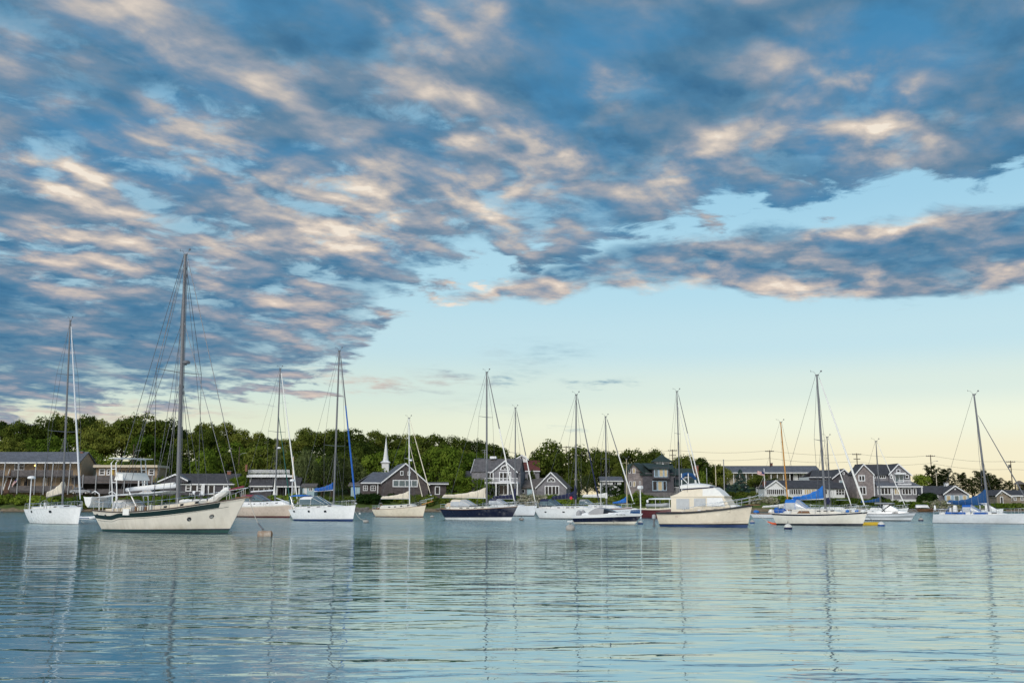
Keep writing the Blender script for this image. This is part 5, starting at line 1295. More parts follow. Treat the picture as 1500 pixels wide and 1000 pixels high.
def shore_y(x): return 222.5 + 1.6 * math.sin(x * .07 + 1) + 1.0 * math.sin(x * .19) + .5 * math.sin(x * .53)
def ground(x, y):
    d = y - shore_y(x)
    if d < 0: return max(-2.5, d * .18)
    z = .45 * sm(d / 2) + (1.5 * sm((d - 1) / 6) + 1.1 * sm((d - 6) / 10)) * (1 - .55 * sm((x - 70) / 48))
    z += 11.5 * sm((y - 258) / 60) * sm((38 - x) / 95)
    z += 3.8 * sm((y - 246) / 38) * sm((x - 30) / 30) * sm((150 - x) / 60)
    z += .18 * math.sin(x * .31 + y * .17) * sm(d / 12)
    return z
def grid_land():
    xs = [-1500, -900, -600, -400] + [-300 + 4 * i for i in range(151)] + [400, 600, 900, 1500]
    ys = [205, 212, 216] + [218 + 1.0 * i for i in range(26)] + [244 + 4 * i for i in range(30)] + [380, 420, 500, 700, 1100, 2000]
    v = [(x, y, ground(x, y)) for y in ys for x in xs]; n = len(xs)
    f = [(j * n + i, j * n + i + 1, (j + 1) * n + i + 1, (j + 1) * n + i) for j in range(len(ys) - 1) for i in range(n - 1)]
    m = bpy.data.materials.new('shore_ground'); m.use_nodes = True; t = m.node_tree; t.nodes.clear(); N = NT(t)
    b = N.n('ShaderNodeBsdfPrincipled'); o = N.n('ShaderNodeOutputMaterial'); t.links.new(b.outputs[0], o.inputs[0])
    g = N.n('ShaderNodeNewGeometry'); sp = N.n('ShaderNodeSeparateXYZ'); t.links.new(g.outputs['Position'], sp.inputs[0])
    nz = N.noise(g.outputs['Position'], .35, 5, .6)
    gr = N.mix(N.mr(nz, .35, .65), (.055, .085, .022, 1), (.12, .15, .042, 1))
    sd = N.mix(N.mr(N.noise(g.outputs['Position'], 1.3, 4), .3, .7), (.12, .095, .065, 1), (.30, .23, .15, 1))
    k = N.mr(N.m('ADD', sp.outputs[2], N.m('MULTIPLY', N.m('SUBTRACT', nz, .5), 1.2)), .55, .85)
    wet = N.mr(sp.outputs[2], .05, .28, .45, 1.0)
    mx = N.n('ShaderNodeMix', data_type='RGBA', blend_type='MULTIPLY'); mx.inputs[0].default_value = 1
    t.links.new(sd, mx.inputs[6]); t.links.new(N.comb(wet, wet, wet), mx.inputs[7])
    t.links.new(N.mix(k, mx.outputs[2], gr), b.inputs['Base Color']); b.inputs['Roughness'].default_value = .95; b.inputs['Specular IOR Level'].default_value = .1
    o_ = plain_mesh('ground', v, f, m); o_['kind'] = 'structure'
    o_.data.polygons.foreach_set('use_smooth', [True] * len(o_.data.polygons))
grid_land()

# ------------------------------------------------------------------ houses
class House:
    def __init__(s, name, label, cat, pxc, Y, base, rot=0.0, group=None, k=None):
        s.Y, s.pxc, s.c = Y, pxc, math.cos(R(rot)); s.z0 = zat(base, Y)
        s.root = thing(name, label, cat, (xat(pxc, Y, s.z0), Y, s.z0), R(rot), group)
        s.win_n = 0
    def X(s, px): return (px - s.pxc) * s.Y / 1500 / s.c * 1.0
    def Z(s, py): return zat(py, s.Y) - s.z0
    def P(s, mb, name, mat, parent=None, smooth=False): return mb.build(name, M[mat], parent or s.root, smooth)
    def block(s, px0, px1, py0, py1, d0, d1, mat, name='wall', down=0.0):
        return s.P(MB().box(s.X(px0), s.X(px1), d0, d1, s.Z(py1) - down, s.Z(py0)), name, mat)
    def trim(s, px0, px1, py0, py1, y=-.06, th=.08, mat='trim_white', name='trim_board'):
        return s.P(MB().box(s.X(px0), s.X(px1), y - th, y + .02, s.Z(py1), s.Z(py0)), name, mat)
    def window(s, px0, px1, py0, py1, nx=1, nz=1, y=0.0, frame='trim_white', glass='dark_glass', fw=.14, name='window', xs=None):
        x0, x1, z0, z1 = s.X(px0), s.X(px1), s.Z(py1), s.Z(py0)
        mb = MB().box(x0, x1, y - .09, y + .02, z0, z0 + fw).box(x0, x1, y - .09, y + .02, z1 - fw, z1).box(x0, x0 + fw, y - .09, y + .02, z0 + fw, z1 - fw).box(x1 - fw, x1, y - .09, y + .02, z0 + fw, z1 - fw)
        for i in range(1, nx):
            x = lerp(x0, x1, i / nx); mb.box(x - fw * .42, x + fw * .42, y - .075, y + .02, z0 + fw, z1 - fw)
        for i in range(1, nz):
            z = lerp(z0, z1, i / nz); mb.box(x0 + fw, x1 - fw, y - .065, y + .015, z - fw * .25, z + fw * .25)
        f = s.P(mb, name, frame)
        s.P(MB().box(x0 + fw * .9, x1 - fw * .9, y - .035, y - .005, z0 + fw * .9, z1 - fw * .9), 'pane', glass, f)
        return f
    def side_window(s, x, y0, y1, pz0, pz1, sd, glass='dark_glass', frame='trim_white', fw=.14):
        z0, z1 = s.Z(pz1), s.Z(pz0); a, b_ = (x - .08, x + .02) if sd < 0 else (x - .02, x + .08)
        f = s.P(MB().box(a, b_, y0, y1, z0, z0 + fw).box(a, b_, y0, y1, z1 - fw, z1).box(a, b_, y0, y0 + fw, z0 + fw, z1 - fw).box(a, b_, y1 - fw, y1, z0 + fw, z1 - fw), 'window', frame)
        s.P(MB().box(x - .03, x + .03, y0 + fw * .9, y1 - fw * .9, z0 + fw * .9, z1 - fw * .9), 'pane', glass, f)
    def arch_window(s, px0, px1, py0, py1, y=0.0, glass='dark_glass'):
        x0, x1, z0, z1 = s.X(px0), s.X(px1), s.Z(py1), s.Z(py0); c = (x0 + x1) / 2; r = (x1 - x0) / 2
        arc = lambda q: [(c + r * q * math.cos(R(180 - 15 * i)), z0 + (z1 - z0) * q * math.sin(R(15 * i))) for i in range(13)]
        o, n = arc(1.0), arc(.8); mb = MB()
        for i in range(12): mb.prism([o[i], o[i + 1], n[i + 1], n[i]], y - .09, y + .02)
        mb.box(x0, x1, y - .09, y + .02, z0 - .14, z0)
        for i in (4, 8): mb.tube([(c, y - .05, z0), (n[i][0], y - .05, n[i][1])], .05, 4)
        f = s.P(mb, 'window', 'trim_white'); s.P(MB().prism(n, y - .035, y - .005), 'pane', glass, f)
    def roof_x(s, px0, px1, pye, pyr, d0, d1, mat, over=.35, th=.18, gable=None, ridge_in=0.0, trimm=None, ridge_at=.5):
        """gable or hip roof with its ridge parallel to the front"""
        x0, x1, ze, zr = s.X(px0), s.X(px1), s.Z(pye), s.Z(pyr); dm = lerp(d0, d1, ridge_at); hi = ridge_in
        fe, be = (d0 - over), (d1 + over); xl, xr = x0 - over * (hi == 0), x1 + over * (hi == 0)
        mb = MB().slab([(xl, fe, ze), (xr, fe, ze), (xr - hi, dm, zr), (xl + hi, dm, zr)], th).slab([(xr, be, ze), (xl, be, ze), (xl + hi, dm + .02, zr), (xr - hi, dm + .02, zr)], th)
        if hi: mb.slab([(xl, be, ze), (xl, fe, ze), (xl + hi, dm, zr)] + [(xl + hi, dm + .02, zr)], th).slab([(xr, fe, ze), (xr, be, ze), (xr - hi, dm + .02, zr), (xr - hi, dm, zr)], th)
        r = s.P(mb, 'roof', mat)
        if gable and not hi:
            g = [(d0, ze - .15), (d1, ze - .15), (dm, zr - .12)]
            s.P(MB().prismx(g, x0 + .02, x0 + .14), 'gable_wall', gable); s.P(MB().prismx(g, x1 - .14, x1 - .02), 'gable_wall', gable)
        if trimm:
            s.P(MB().box(xl, xr, fe - .05, fe + .06, ze - .28, ze - .02), 'fascia', trimm)
        return r
    def roof_y(s, pxl, pxm, pxr, pyl, pyr_, pyright, d0, d1, mat, wall, over=.30, th=.18, trimm='trim_white', wtop=None):
        """roof whose gable faces the front"""
        xl, xm, xr = s.X(pxl), s.X(pxm), s.X(pxr); zl, zm, zr = s.Z(pyl), s.Z(pyr_), s.Z(pyright)
        mb = MB().slab([(xl, d1 + over, zl), (xl, d0 - over, zl), (xm, d0 - over, zm), (xm, d1 + over, zm)], th).slab([(xr, d0 - over, zr), (xr, d1 + over, zr), (xm, d1 + over, zm), (xm, d0 - over, zm)], th)
        r = s.P(mb, 'roof', mat)
        i = .12; zb = min(zl, zr) - .3
        s.P(MB().prism([(xl + over, zb), (xr - over, zb), (xr - over, zr + (zm - zr) * over / max(.1, xr - xm) - th), (xm, zm - th * 1.3), (xl + over, zl + (zm - zl) * over / max(.1, xm - xl) - th)], d0 + .04, d1 - .04), 'gable_wall', wall)
        if trimm:
            for a, za in ((xl, zl), (xr, zr)):
                s.P(MB().slab([(a, d0 - over - .04, za - .02), (a, d0 - over - .04, za - .34), (xm, d0 - over - .04, zm - .36), (xm, d0 - over - .04, zm - .02)], .07), 'rake_board', trimm)
        return r
    def rail(s, px0, px1, py0, py1, y, mat='trim_white', posts=6, solid=False):
        x0, x1, z0, z1 = s.X(px0), s.X(px1), s.Z(py1), s.Z(py0); mb = MB()
        mb.box(x0, x1, y - .05, y + .05, z1 - .12, z1).box(x0, x1, y - .04, y + .04, z0, z0 + .10)
        if solid:
            for i in range(4): mb.box(x0, x1, y - .03, y + .03, lerp(z0 + .14, z1 - .14, i / 4) , lerp(z0 + .14, z1 - .14, i / 4) + (z1 - z0) * .19)
        else:
            n = int((x1 - x0) / .28)
            for i in range(n + 1): mb.box(lerp(x0, x1, i / n) - .035, lerp(x0, x1, i / n) + .035, y - .025, y + .025, z0 + .10, z1 - .12)
        return s.P(mb, 'balcony_rail', mat)
    def post(s, px, py0, py1, y, w=.18, mat='post_grey', lean=0.0):
        x = s.X(px); z0, z1 = s.Z(py1), s.Z(py0)
        return s.P(MB().slab([(x - w / 2 + lean, y - w / 2, z0), (x + w / 2 + lean, y - w / 2, z0), (x + w / 2, y - w / 2, z1), (x - w / 2, y - w / 2, z1)], w), 'post', mat)
    def chimney(s, px0, px1, py0, py1, d, mat='brick', dp=1.0):
        c = s.P(MB().box(s.X(px0), s.X(px1), d, d + dp, s.Z(py1), s.Z(py0)), 'chimney', mat)
        s.P(MB().box(s.X(px0) - .08, s.X(px1) + .08, d - .08, d + dp + .08, s.Z(py0) - .02, s.Z(py0) + .14), 'chimney_cap', 'stone_base', c)
    def step(s, *a): pass

# tan balcony house at the far left
H = House('balcony_house', 'tan two-storey house with grey roof and two slatted grey balconies at the far left', 'house', 40, 240, 724)
H.block(-45, 110, 676, 724, 2.2, 9.5, 'wall_tan', down=1.5)
H.roof_x(-48, 110, 676.5, 660, .6, 9.8, 'roof_slate', gable='wall_tan', trimm='trim_white')
H.block(-45, 108, 696.5, 698.5, 0.1, 2.18, 'weathered_rail', 'balcony_floor'); H.block(-45, 108, 718.5, 721, 0.1, 2.18, 'weathered_rail', 'balcony_floor')
H.rail(14, 104, 688, 697.5, 0, 'weathered_rail', solid=True); H.rail(14, 104, 711, 719.5, 0, 'weathered_rail', solid=True)
H.rail(-40, 4, 688, 697.5, 0, 'weathered_rail', solid=True); H.rail(-40, 4, 711, 719.5, 0, 'weathered_rail', solid=True)
for px, ln in ((24.5, .1), (50, .0), (63.5, -.05), (75, -.2), (100, -.2), (5, -.3), (-18, 0)): H.post(px, 677, 724, -.12, .2, lean=ln)
H.window(12, 26.5, 677.5, 687.5, 2, 2, 2.2)
for a, c_ in ((54, 64), (81, 89)): H.window(a, c_, 678, 695, 2, 1, 2.2, 'wall_tan')
for a, c_ in ((14, 24), (27, 39), (62, 69), (80, 92)): H.window(a, c_, 699.5, 712, 2, 1, 2.2, 'wall_tan')
H.window(55, 60, 699.5, 717, 1, 1, 2.2, 'trim_white', 'sky_lit_pane', name='door')
H.chimney(101, 104.5, 660, 668, 4.5)
H.P(MB().slab([(H.X(6), -.3, H.Z(722)), (H.X(13), -.3, H.Z(722)), (H.X(13.5), 1.8, H.Z(690)), (H.X(7.5), 1.8, H.Z(690))], .15), 'stair', 'stair_brown')
for px in (5.5, 13): H.P(MB().tube([(H.X(px), -.35, H.Z(717)), (H.X(px + 1), 1.8, H.Z(686))], .09, 5), 'stair_rail', 'trim_white')
lm = bpy.data.materials.new('lamp_glow'); lm.use_nodes = True; nb = lm.node_tree.nodes['Principled BSDF']; nb.inputs['Emission Color'].default_value = (1, .55, .12, 1); nb.inputs['Emission Strength'].default_value = 5; nb.inputs['Base Color'].default_value = (.8, .5, .2, 1); M['lamp_glow'] = lm
lf = H.P(MB().box(H.X(41), H.X(44.5), 2.0, 2.2, H.Z(682.5), H.Z(679)), 'wall_lamp', 'motor_grey'); H.P(MB().blob((H.X(42.8), 1.95, H.Z(681)), .22, .12, .2, 8, 5), 'bulb', 'lamp_glow', lf)
def flag(name, label, px, py, Y, w, h, pole=None, slope=-.25, group='flags'):
    p = at(px, py, Y); t = thing(name, label, 'flag', p, 0, group)
    m = bpy.data.materials.get('flag_cloth')
    if not m:
        m = bpy.data.materials.new('flag_cloth'); m.use_nodes = True; tt = m.node_tree; N = NT(tt); b = tt.nodes['Principled BSDF']; b.inputs['Roughness'].default_value = .9
        at_ = N.n('ShaderNodeUVMap'); sp = N.n('ShaderNodeSeparateXYZ'); tt.links.new(at_.outputs[0], sp.inputs[0])
        st = N.m('GREATER_THAN', N.m('MODULO', N.m('MULTIPLY', sp.outputs[1], 6.5), 1.0), .5)
        col = N.mix(st, (.70, .68, .66, 1), (.45, .04, .05, 1))
        cant = N.m('MULTIPLY', N.m('LESS_THAN', sp.outputs[0], .4), N.m('GREATER_THAN', sp.outputs[1], .46))
        N.put(b.inputs['Base Color'], N.mix(cant, col, (.02, .035, .14, 1)))
    nx, nz = 12, 6; v = []; uv = []
    for j in range(nz + 1):
        for i in range(nx + 1):
            a, c_ = i / nx, j / nz
            v.append((-w * a, .14 * math.sin(a * 8 + c_) * a, h * (c_ - 1) + slope * w * a * (1 + .3 * a))); uv.append((a, c_))
    f = [(j * (nx + 1) + i, j * (nx + 1) + i + 1, (j + 1) * (nx + 1) + i + 1, (j + 1) * (nx + 1) + i) for j in range(nz) for i in range(nx)]
    me = bpy.data.meshes.new('cloth'); me.from_pydata(v, [], f); me.materials.append(m); ul = me.uv_layers.new(name='UVMap')
    for lp in me.loops: ul.data[lp.index].uv = uv[lp.vertex_index]
    o = bpy.data.objects.new('cloth', me); COL.objects.link(o); o.parent = t
    return t
t = flag('flag', 'small striped flag hanging on the lower balcony of the tan house', 24.5, 700.5, 239.4, 1.0, .75, slope=-1.0)
MB().tube([(.05, 0, -.9), (0, 0, .12)], .03, 5).build('staff', M['trim_white'], t)

# flat-roofed tan house with long deck
H = House('flat_roof_house', 'tan house with flat white-edged roof and white windows above a long slatted deck', 'house', 178, 243, 724)
H.block(134, 224, 683.5, 724, 2.0, 9, 'wall_tan', down=1.5)
H.block(132, 226, 680.5, 684, .9, 9.5, 'wall_cream', 'roof')
for a, c_ in ((138.5, 147.5), (149.5, 155.5), (211, 220)): H.window(a, c_, 686, 695.5, 1, 2, 2.0, fw=.26)
H.window(166, 207, 687, 697, 7, 1, 2.0, 'wall_tan')
H.P(MB().box(H.X(157.5), H.X(160), 1.85, 1.95, H.Z(695), H.Z(685.5)), 'wind_sock', 'plastic_yellow')
H.block(108, 225, 706, 708, -1.2, 1.98, 'weathered_rail', 'deck_floor'); H.rail(108, 225, 696.5, 706.5, -1.1, 'weathered_rail', solid=True)
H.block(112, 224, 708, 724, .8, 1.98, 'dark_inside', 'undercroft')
H.rail(130, 225, 716, 723, -.9, 'weathered_rail', solid=True)
for px in (112, 124, 143, 163.5, 184, 224): H.post(px, 695, 724, -1.25, .2)
for px in (205, 213.5): H.post(px, 699, 712, -1.3, .3, 'trim_white')
H.P(MB().tube([(H.X(143), -1.2, H.Z(712)), (H.X(143), -1.2, H.Z(692))], .06, 5), 'downpipe', 'post_grey')

t = House('shed_house', 'low shingled house roof tucked behind the deck of the flat-roofed house', 'house', 124, 262, 700)
t.block(112, 136, 684, 700, 0, 6, 'shingle_tan', down=3); t.roof_x(111, 137, 685, 679, 0, 6, 'roof_brown', gable='shingle_tan')

# low grey ranch house
H = House('ranch_house', 'low grey house with dark roof and white-framed windows behind the cutter mast', 'house', 290, 240, 725)
H.block(258, 342, 707, 725, 0, 8, 'shingle_dark', down=1.5)
H.roof_x(258, 343, 708, 692.5, 0, 8, 'roof_charcoal', over=.3, gable='shingle_dark', trimm='trim_white')
H.block(237, 258, 706, 725, -1.0, 6, 'shingle_dark', down=1.5)
H.roof_y(233, 258, 277, 704.5, 693.5, 703, -1.0, 6, 'roof_slate', 'shingle_dark')
for a, c_, n in ((271.5, 279.5, 1), (288, 295.5, 1), (326, 333.5, 1)): H.window(a, c_, 709.5, 719.5, 1, 2, 0, fw=.24)
H.window(279.5, 288, 710, 719.5, 1, 1, 0, fw=.08); H.window(304, 314, 709, 724, 1, 1, 0, fw=.28, name='door')
H.chimney(325, 330, 689.5, 697, 3.5); H.block(296, 300, 709, 725, -.5, -.3, 'trim_white', 'pillar')

# roof-deck house
H = House('roof_deck_house', 'grey house with white railed roof deck behind the tan sloop mast', 'house', 395, 242, 725)
H.block(362, 424, 697, 725, 2.0, 9, 'wall_white', down=1.5)
H.block(359, 426, 695.5, 698.5, 1.0, 9, 'trim_white', 'roof')
H.rail(361, 421, 687.5, 695.5, 1.2); H.block(361, 421, 689.5, 691, 1.25, 1.32, 'trim_white', 'rail_board')
H.window(372, 386, 699, 706, 3, 1, 2.0); H.window(395, 415, 699, 707, 3, 1, 2.0)
H.roof_x(367, 399, 711, 698.5, -.8, 2.4, 'roof_charcoal', over=.2, ridge_at=.9, trimm='trim_white')
H.roof_x(404, 438, 711.5, 698.5, -.6, 2.4, 'roof_charcoal', over=.2, ridge_at=.9, trimm='trim_white')
H.block(368, 398, 712, 725, -.5, 1.9, 'shingle_dark', down=1.5); H.window(372, 395, 713.5, 719, 3, 1, -.5)
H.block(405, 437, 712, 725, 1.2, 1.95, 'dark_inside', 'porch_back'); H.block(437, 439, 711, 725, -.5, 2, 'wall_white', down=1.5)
for px in (406, 419, 431): H.post(px, 712, 725, -.5, .2, 'trim_white')
H.P(MB().box(H.X(358.5), H.X(361), -.2, .4, H.Z(690), H.Z(680)), 'downpipe', 'brick')
H = House('shed', 'pale blue shed under the willow beside the roof-deck house', 'shed', 450, 238, 724)
H.block(443, 460, 712, 724, 0, 4, 'wall_pale_blue', down=1.5); H.window(445, 449.5, 713, 723.5, 1, 1, 0, name='door', glass='trim_white'); H.window(452, 458, 713.5, 719, 2, 1, 0)
H.roof_x(442, 461, 712.5, 707.5, 0, 4, 'roof_brown', gable='wall_pale_blue')
H = House('shed', 'teal-doored shed half hidden by the willow beside the brown gabled house', 'shed', 522, 240, 724)
H.block(514, 531, 710, 724, 0, 4, 'wall_pale_blue', down=1.5); H.window(516, 522, 712, 724, 1, 1, 0, 'wall_pale_blue', 'wall_pale_blue', name='door')
H.roof_x(512, 533, 711, 706, 0, 4, 'roof_brown', gable='wall_pale_blue')

# brown shingled gable house
H = House('gable_house', 'dark brown shingled house with wide white-trimmed gable and slate roof', 'house', 593, 236, 725.5, 14)
H.block(561, 626, 708, 725.5, 0, 9, 'shingle_brown', down=1.5)
H.roof_y(558.5, 593.5, 628, 706.5, 677.5, 709, 0, 14, 'roof_slate', 'shingle_brown')
H.block(534, 560.9, 707, 725.5, 2.0, 14, 'shingle_brown', down=1.5)
H.P(MB().slab([(H.X(532), 1.5, H.Z(706.5)), (H.X(561), 1.5, H.Z(706.3)), (H.X(578), 8, H.Z(690)), (H.X(553), 8, H.Z(690))], .2).slab([(H.X(553), 8, H.Z(690)), (H.X(578), 8, H.Z(690)), (H.X(578), 14.5, H.Z(706)), (H.X(532), 14.5, H.Z(706))], .2), 'lean_to_roof', 'roof_slate')
H.P(MB().box(H.X(532), H.X(560), 1.42, 1.5, H.Z(708), H.Z(706.2)), 'fascia', 'trim_white')
H.window(575.5, 611, 702.5, 713, 4, 1, 0, glass='tinted_glass', fw=.2); H.window(586, 590.5, 689.5, 696, 1, 1, 0); H.window(596.5, 600.5, 690, 696, 1, 1, 0)
H.window(529.5 + 6, 536 + 6, 710.5, 718.5, 2, 2, 2.0); H.window(546, 553.5, 710.5, 718.5, 2, 2, 2.0)
H.block(628, 653, 708, 725.5, 1.0, 9, 'shingle_brown', down=1.5); H.block(624, 656, 705.5, 708, .5, 9.5, 'roof_slate', 'flat_roof'); H.block(624, 656, 707.5, 709, .4, .5, 'trim_white', 'fascia')
H.window(636.5, 644, 711.5, 724, 1, 1, 1.0, fw=.2, name='door')
H.P(MB().box(H.X(555.5), H.X(556.8), 1.8, 1.95, H.Z(725), H.Z(708)), 'downpipe', 'trim_white')
# church steeple behind
Y = 262; p = at(564.5, 706, Y)
t = thing('church_steeple', 'white church steeple with slim spire rising behind the slate roof', 'steeple', p)
kz = lambda py: zat(py, Y) - p.z; kx = Y / 1500
MB().box(-5 * kx, 5 * kx, -5 * kx, 5 * kx, -6, kz(678)).build('tower', M['wall_white'], t)
MB().lathe([(9.0 * kx, kz(678)), (9.4 * kx, kz(676.5)), (5.4 * kx, kz(675))], 4).build('cornice', M['trim_white'], t).rotation_euler = (0, 0, R(45))
MB().lathe([(4.4 * kx, kz(675.5)), (3.0 * kx, kz(666)), (.25 * kx, kz(641)), (.1 * kx, kz(639))], 8).build('spire', M['wall_white'], t)
MB().tube([(0, 0, kz(640)), (0, 0, kz(636.5))], .05, 5).build('finial', M['wall_white'], t)
for sx in (-1, 1): MB().box(sx * 2.2 * kx - .2, sx * 2.2 * kx + .2, -5 * kx - .04, -5 * kx, kz(700), kz(690)).build('louvre', M['post_grey'], t)

# grey balcony-gable house
H = House('shingle_house', 'grey shingled house with white balcony, arched gable window and left gable end', 'house', 730, 238, 726, -8)
H.block(691, 762, 690, 726, 0, 9, 'shingle_grey', down=1.5)
H.roof_x(692, 760, 690.5, 670.5, 0, 9, 'roof_grey', over=.25, gable='shingle_grey', trimm=None)
xg = H.X(692) - .27
H.P(MB().slab([(xg, -.3, H.Z(690.4)), (xg, -.3, H.Z(692.4)), (xg, 4.5, H.Z(672.4)), (xg, 4.5, H.Z(670.4))], .08), 'rake_board', 'trim_white')
H.roof_y(721, 740.5, 759, 690.5, 674, 691, -.9, 5, 'roof_grey', 'shingle_grey'); H.block(723, 757, 690, 707, -.9, .5, 'shingle_grey')
H.arch_window(733.5, 747.5, 681, 687.8, -.9); H.window(732, 749.5, 691, 705, 3, 1, -.9, fw=.2); H.window(714, 724, 691, 705, 2, 1, -.9, fw=.2)
H.block(713, 760, 706, 708.3, -2.6, 0, 'trim_white', 'balcony_floor'); H.rail(713, 760, 700, 706.5, -2.5)
for px in (714.5, 729, 746, 759.5): H.post(px, 708, 726, -2.4, .28, 'trim_white')
H.window(730.5, 745, 709.5, 725, 2, 1, 0, fw=.2); H.window(716, 726, 710, 721, 2, 1, 0); H.window(748, 757, 710, 725, 1, 1, 0)
H.P(MB().box(H.X(714), H.X(723), 3.5, 5.0, H.Z(670.5), H.Z(667)), 'skylight_box', 'trim_white')
H.P(MB().tube([(H.X(705), 4.5, H.Z(671)), (H.X(705), 4.5, H.Z(656.5))], .05, 5).tube([(H.X(700), 4.5, H.Z(658)), (H.X(709.5), 4.5, H.Z(657))], .03, 4).tube([(H.X(702), 4.5, H.Z(661)), (H.X(708), 4.5, H.Z(660.5))], .03, 4), 'roof_aerial', 'post_grey')
H = House('outbuilding', 'small dark-roofed outbuilding left of the balcony gable house', 'house', 688, 246, 722)
H.block(682, 694, 700, 722, 0, 5, 'shingle_dark', down=2); H.roof_x(681, 695, 701, 689, 0, 5, 'roof_charcoal', gable='shingle_dark')
# maroon-roofed house behind
H = House('maroon_roof_house', 'grey house with dark red roof and white cupola gable behind the balcony house', 'house', 772, 252, 722)
H.block(755, 790, 689, 722, 0, 8, 'shingle_grey', down=2.5); H.roof_x(754, 789, 689, 673, 0, 8, 'roof_maroon', gable='shingle_grey', trimm='trim_white')
for a, c_ in ((756.5, 762), (774, 783)): H.window(a, c_, 690.5, 694.5, 1, 1, 0)
H.roof_y(755, 764.5, 775, 671, 664.5, 671.5, 3, 7, 'roof_slate', 'wall_white'); H.block(757, 773, 670, 676, 3, 7, 'wall_white'); H.window(762.5, 766.5, 667.5, 672, 1, 1, 3)
# cottage with arched window
H = House('cottage', 'grey shingled cottage with white-trimmed gable, half-round window and wide glass doors', 'house', 800, 237, 726, -10)
H.block(787, 829, 712, 726, 0, 9, 'shingle_grey', down=1.5); H.roof_y(784.5, 807, 830.5, 714, 690.5, 714, 0, 10, 'roof_brown', 'shingle_grey')
H.block(757, 787, 713, 726, 1.5, 8, 'shingle_grey', down=1.5)
H.P(MB().slab([(H.X(755), 1.0, H.Z(713.5)), (H.X(790), 1.0, H.Z(713.5)), (H.X(797), 6, H.Z(698)), (H.X(762), 6, H.Z(702))], .2).slab([(H.X(762), 6, H.Z(702)), (H.X(797), 6, H.Z(698)), (H.X(797), 9, H.Z(706)), (H.X(757), 9, H.Z(710))], .2), 'lean_to_roof', 'roof_brown')
H.arch_window(801.5, 813.5, 698.5, 704.8, 0); H.window(798, 819, 711, 725, 4, 1, 0, fw=.2)
H.window(771, 778, 714.5, 726, 1, 1, 1.5, 'wall_pale_blue', 'wall_pale_blue', name='door'); H.window(763, 768, 716, 722, 1, 1, 1.5)
# white house in the trees with clipped hedges
H = House('white_house', 'small white house among trees above the clipped dark hedge', 'house', 896, 262, 716)
H.block(882, 910, 703, 716, 0, 7, 'wall_white', down=3); H.roof_x(881, 911, 703.5, 697, 0, 7, 'roof_slate', gable='wall_white', trimm='trim_white'); H.window(886, 891, 705, 711, 1, 1, 0); H.window(897, 905, 705, 711, 2, 1, 0)

# dark shingled house with cupola
H = House('cupola_house', 'dark shingled house with green roof, triple windows and octagonal cupola', 'house', 952, 238, 726)
H.block(942, 987, 692, 721, 0, 9, 'shingle_dark'); H.block(941, 988, 721, 727, -.15, 9, 'stone_base', 'foundation', down=1.5)
H.block(921, 942, 691, 727, .4, 8, 'shingle_mauve', down=1.5)  # lit gable face: its brighter light is put into a paler shingle colour
H.P(MB().prism([(H.X(920.5), H.Z(692)), (H.X(942), H.Z(692)), (H.X(928.5), H.Z(679.3))], .4, .7), 'gable_wall', 'shingle_mauve')
H.P(MB().slab([(H.X(944), -.4, H.Z(695)), (H.X(928), -.2, H.Z(678.5)), (H.X(940), 5.5, H.Z(677)), (H.X(958), 5.5, H.Z(684))], .2).slab([(H.X(919), 0, H.Z(693)), (H.X(919), 8, H.Z(693)), (H.X(928), 8, H.Z(678.5)), (H.X(928), -.2, H.Z(678.5))], .2), 'gable_roof', 'roof_green')
H.roof_x(940, 988, 695, 677.5, 0, 9, 'roof_green', over=.35)
H.block(956, 980, 684.5, 701, -.9, 3, 'shingle_dark', 'dormer'); H.P(MB().slab([(H.X(950), -1.3, H.Z(686)), (H.X(984), -1.3, H.Z(686)), (H.X(984), 4.4, H.Z(677)), (H.X(944), 4.4, H.Z(677))], .2), 'dormer_roof', 'roof_green')
for a, c_, g in ((958, 964.5, 'tinted_glass'), (965, 971.5, 'sky_lit_pane'), (972, 977.5, 'sky_lit_pane')): H.window(a, c_, 686.5, 698.5, 1, 1, -.9, 'trim_blue', g)
for a, c_, g in ((956, 963, 'dark_glass'), (963.5, 970.5, 'sky_lit_pane'), (971, 976.5, 'dark_glass')): H.window(a, c_, 704, 718.5, 1, 1, 0, 'trim_blue', g)
for a, c_, e, f_, g in ((922, 925, 686, 693, 'dark_glass'), (927.5, 932, 685.5, 693, 'sky_lit_pane'), (923, 926, 704.5, 712.5, 'dark_glass'), (928, 932, 704.5, 712.5, 'sky_lit_pane'), (937, 939.5, 704.5, 708.5, 'dark_glass')): H.window(a, c_, e, f_, 1, 1, .4, 'trim_white', g, fw=.09)
c = (H.X(975), 5.0)
cu = H.P(MB().lathe([(12.5 * .1587, H.Z(682)), (12.5 * .1587, H.Z(674.5))], 8, (c[0], c[1], 0)), 'cupola', 'wall_white')
for i in range(8):
    a = R(22.5 + 45 * i - 90); r = 12.5 * .1587 * .935; px_, py_ = c[0] + r * math.cos(a), c[1] + r * math.sin(a)
    ux, uy = -math.sin(a), math.cos(a); w_ = .55
    H.P(MB().slab([(px_ - ux * w_, py_ - uy * w_, H.Z(681)), (px_ + ux * w_, py_ + uy * w_, H.Z(681)), (px_ + ux * w_, py_ + uy * w_, H.Z(676.5)), (px_ - ux * w_, py_ - uy * w_, H.Z(676.5))], -.06), 'pane', 'tinted_glass', cu)
H.P(MB().lathe([(16.5 * .1587, H.Z(675.5)), (16 * .1587, H.Z(674)), (6 * .1587, H.Z(668)), (.1, H.Z(664))], 8, (c[0], c[1], 0)), 'cupola_roof', 'roof_green', cu)
H.P(MB().tube([(c[0], c[1], H.Z(665)), (c[0], c[1], H.Z(660.5))], .05, 5), 'finial', 'post_grey', cu)
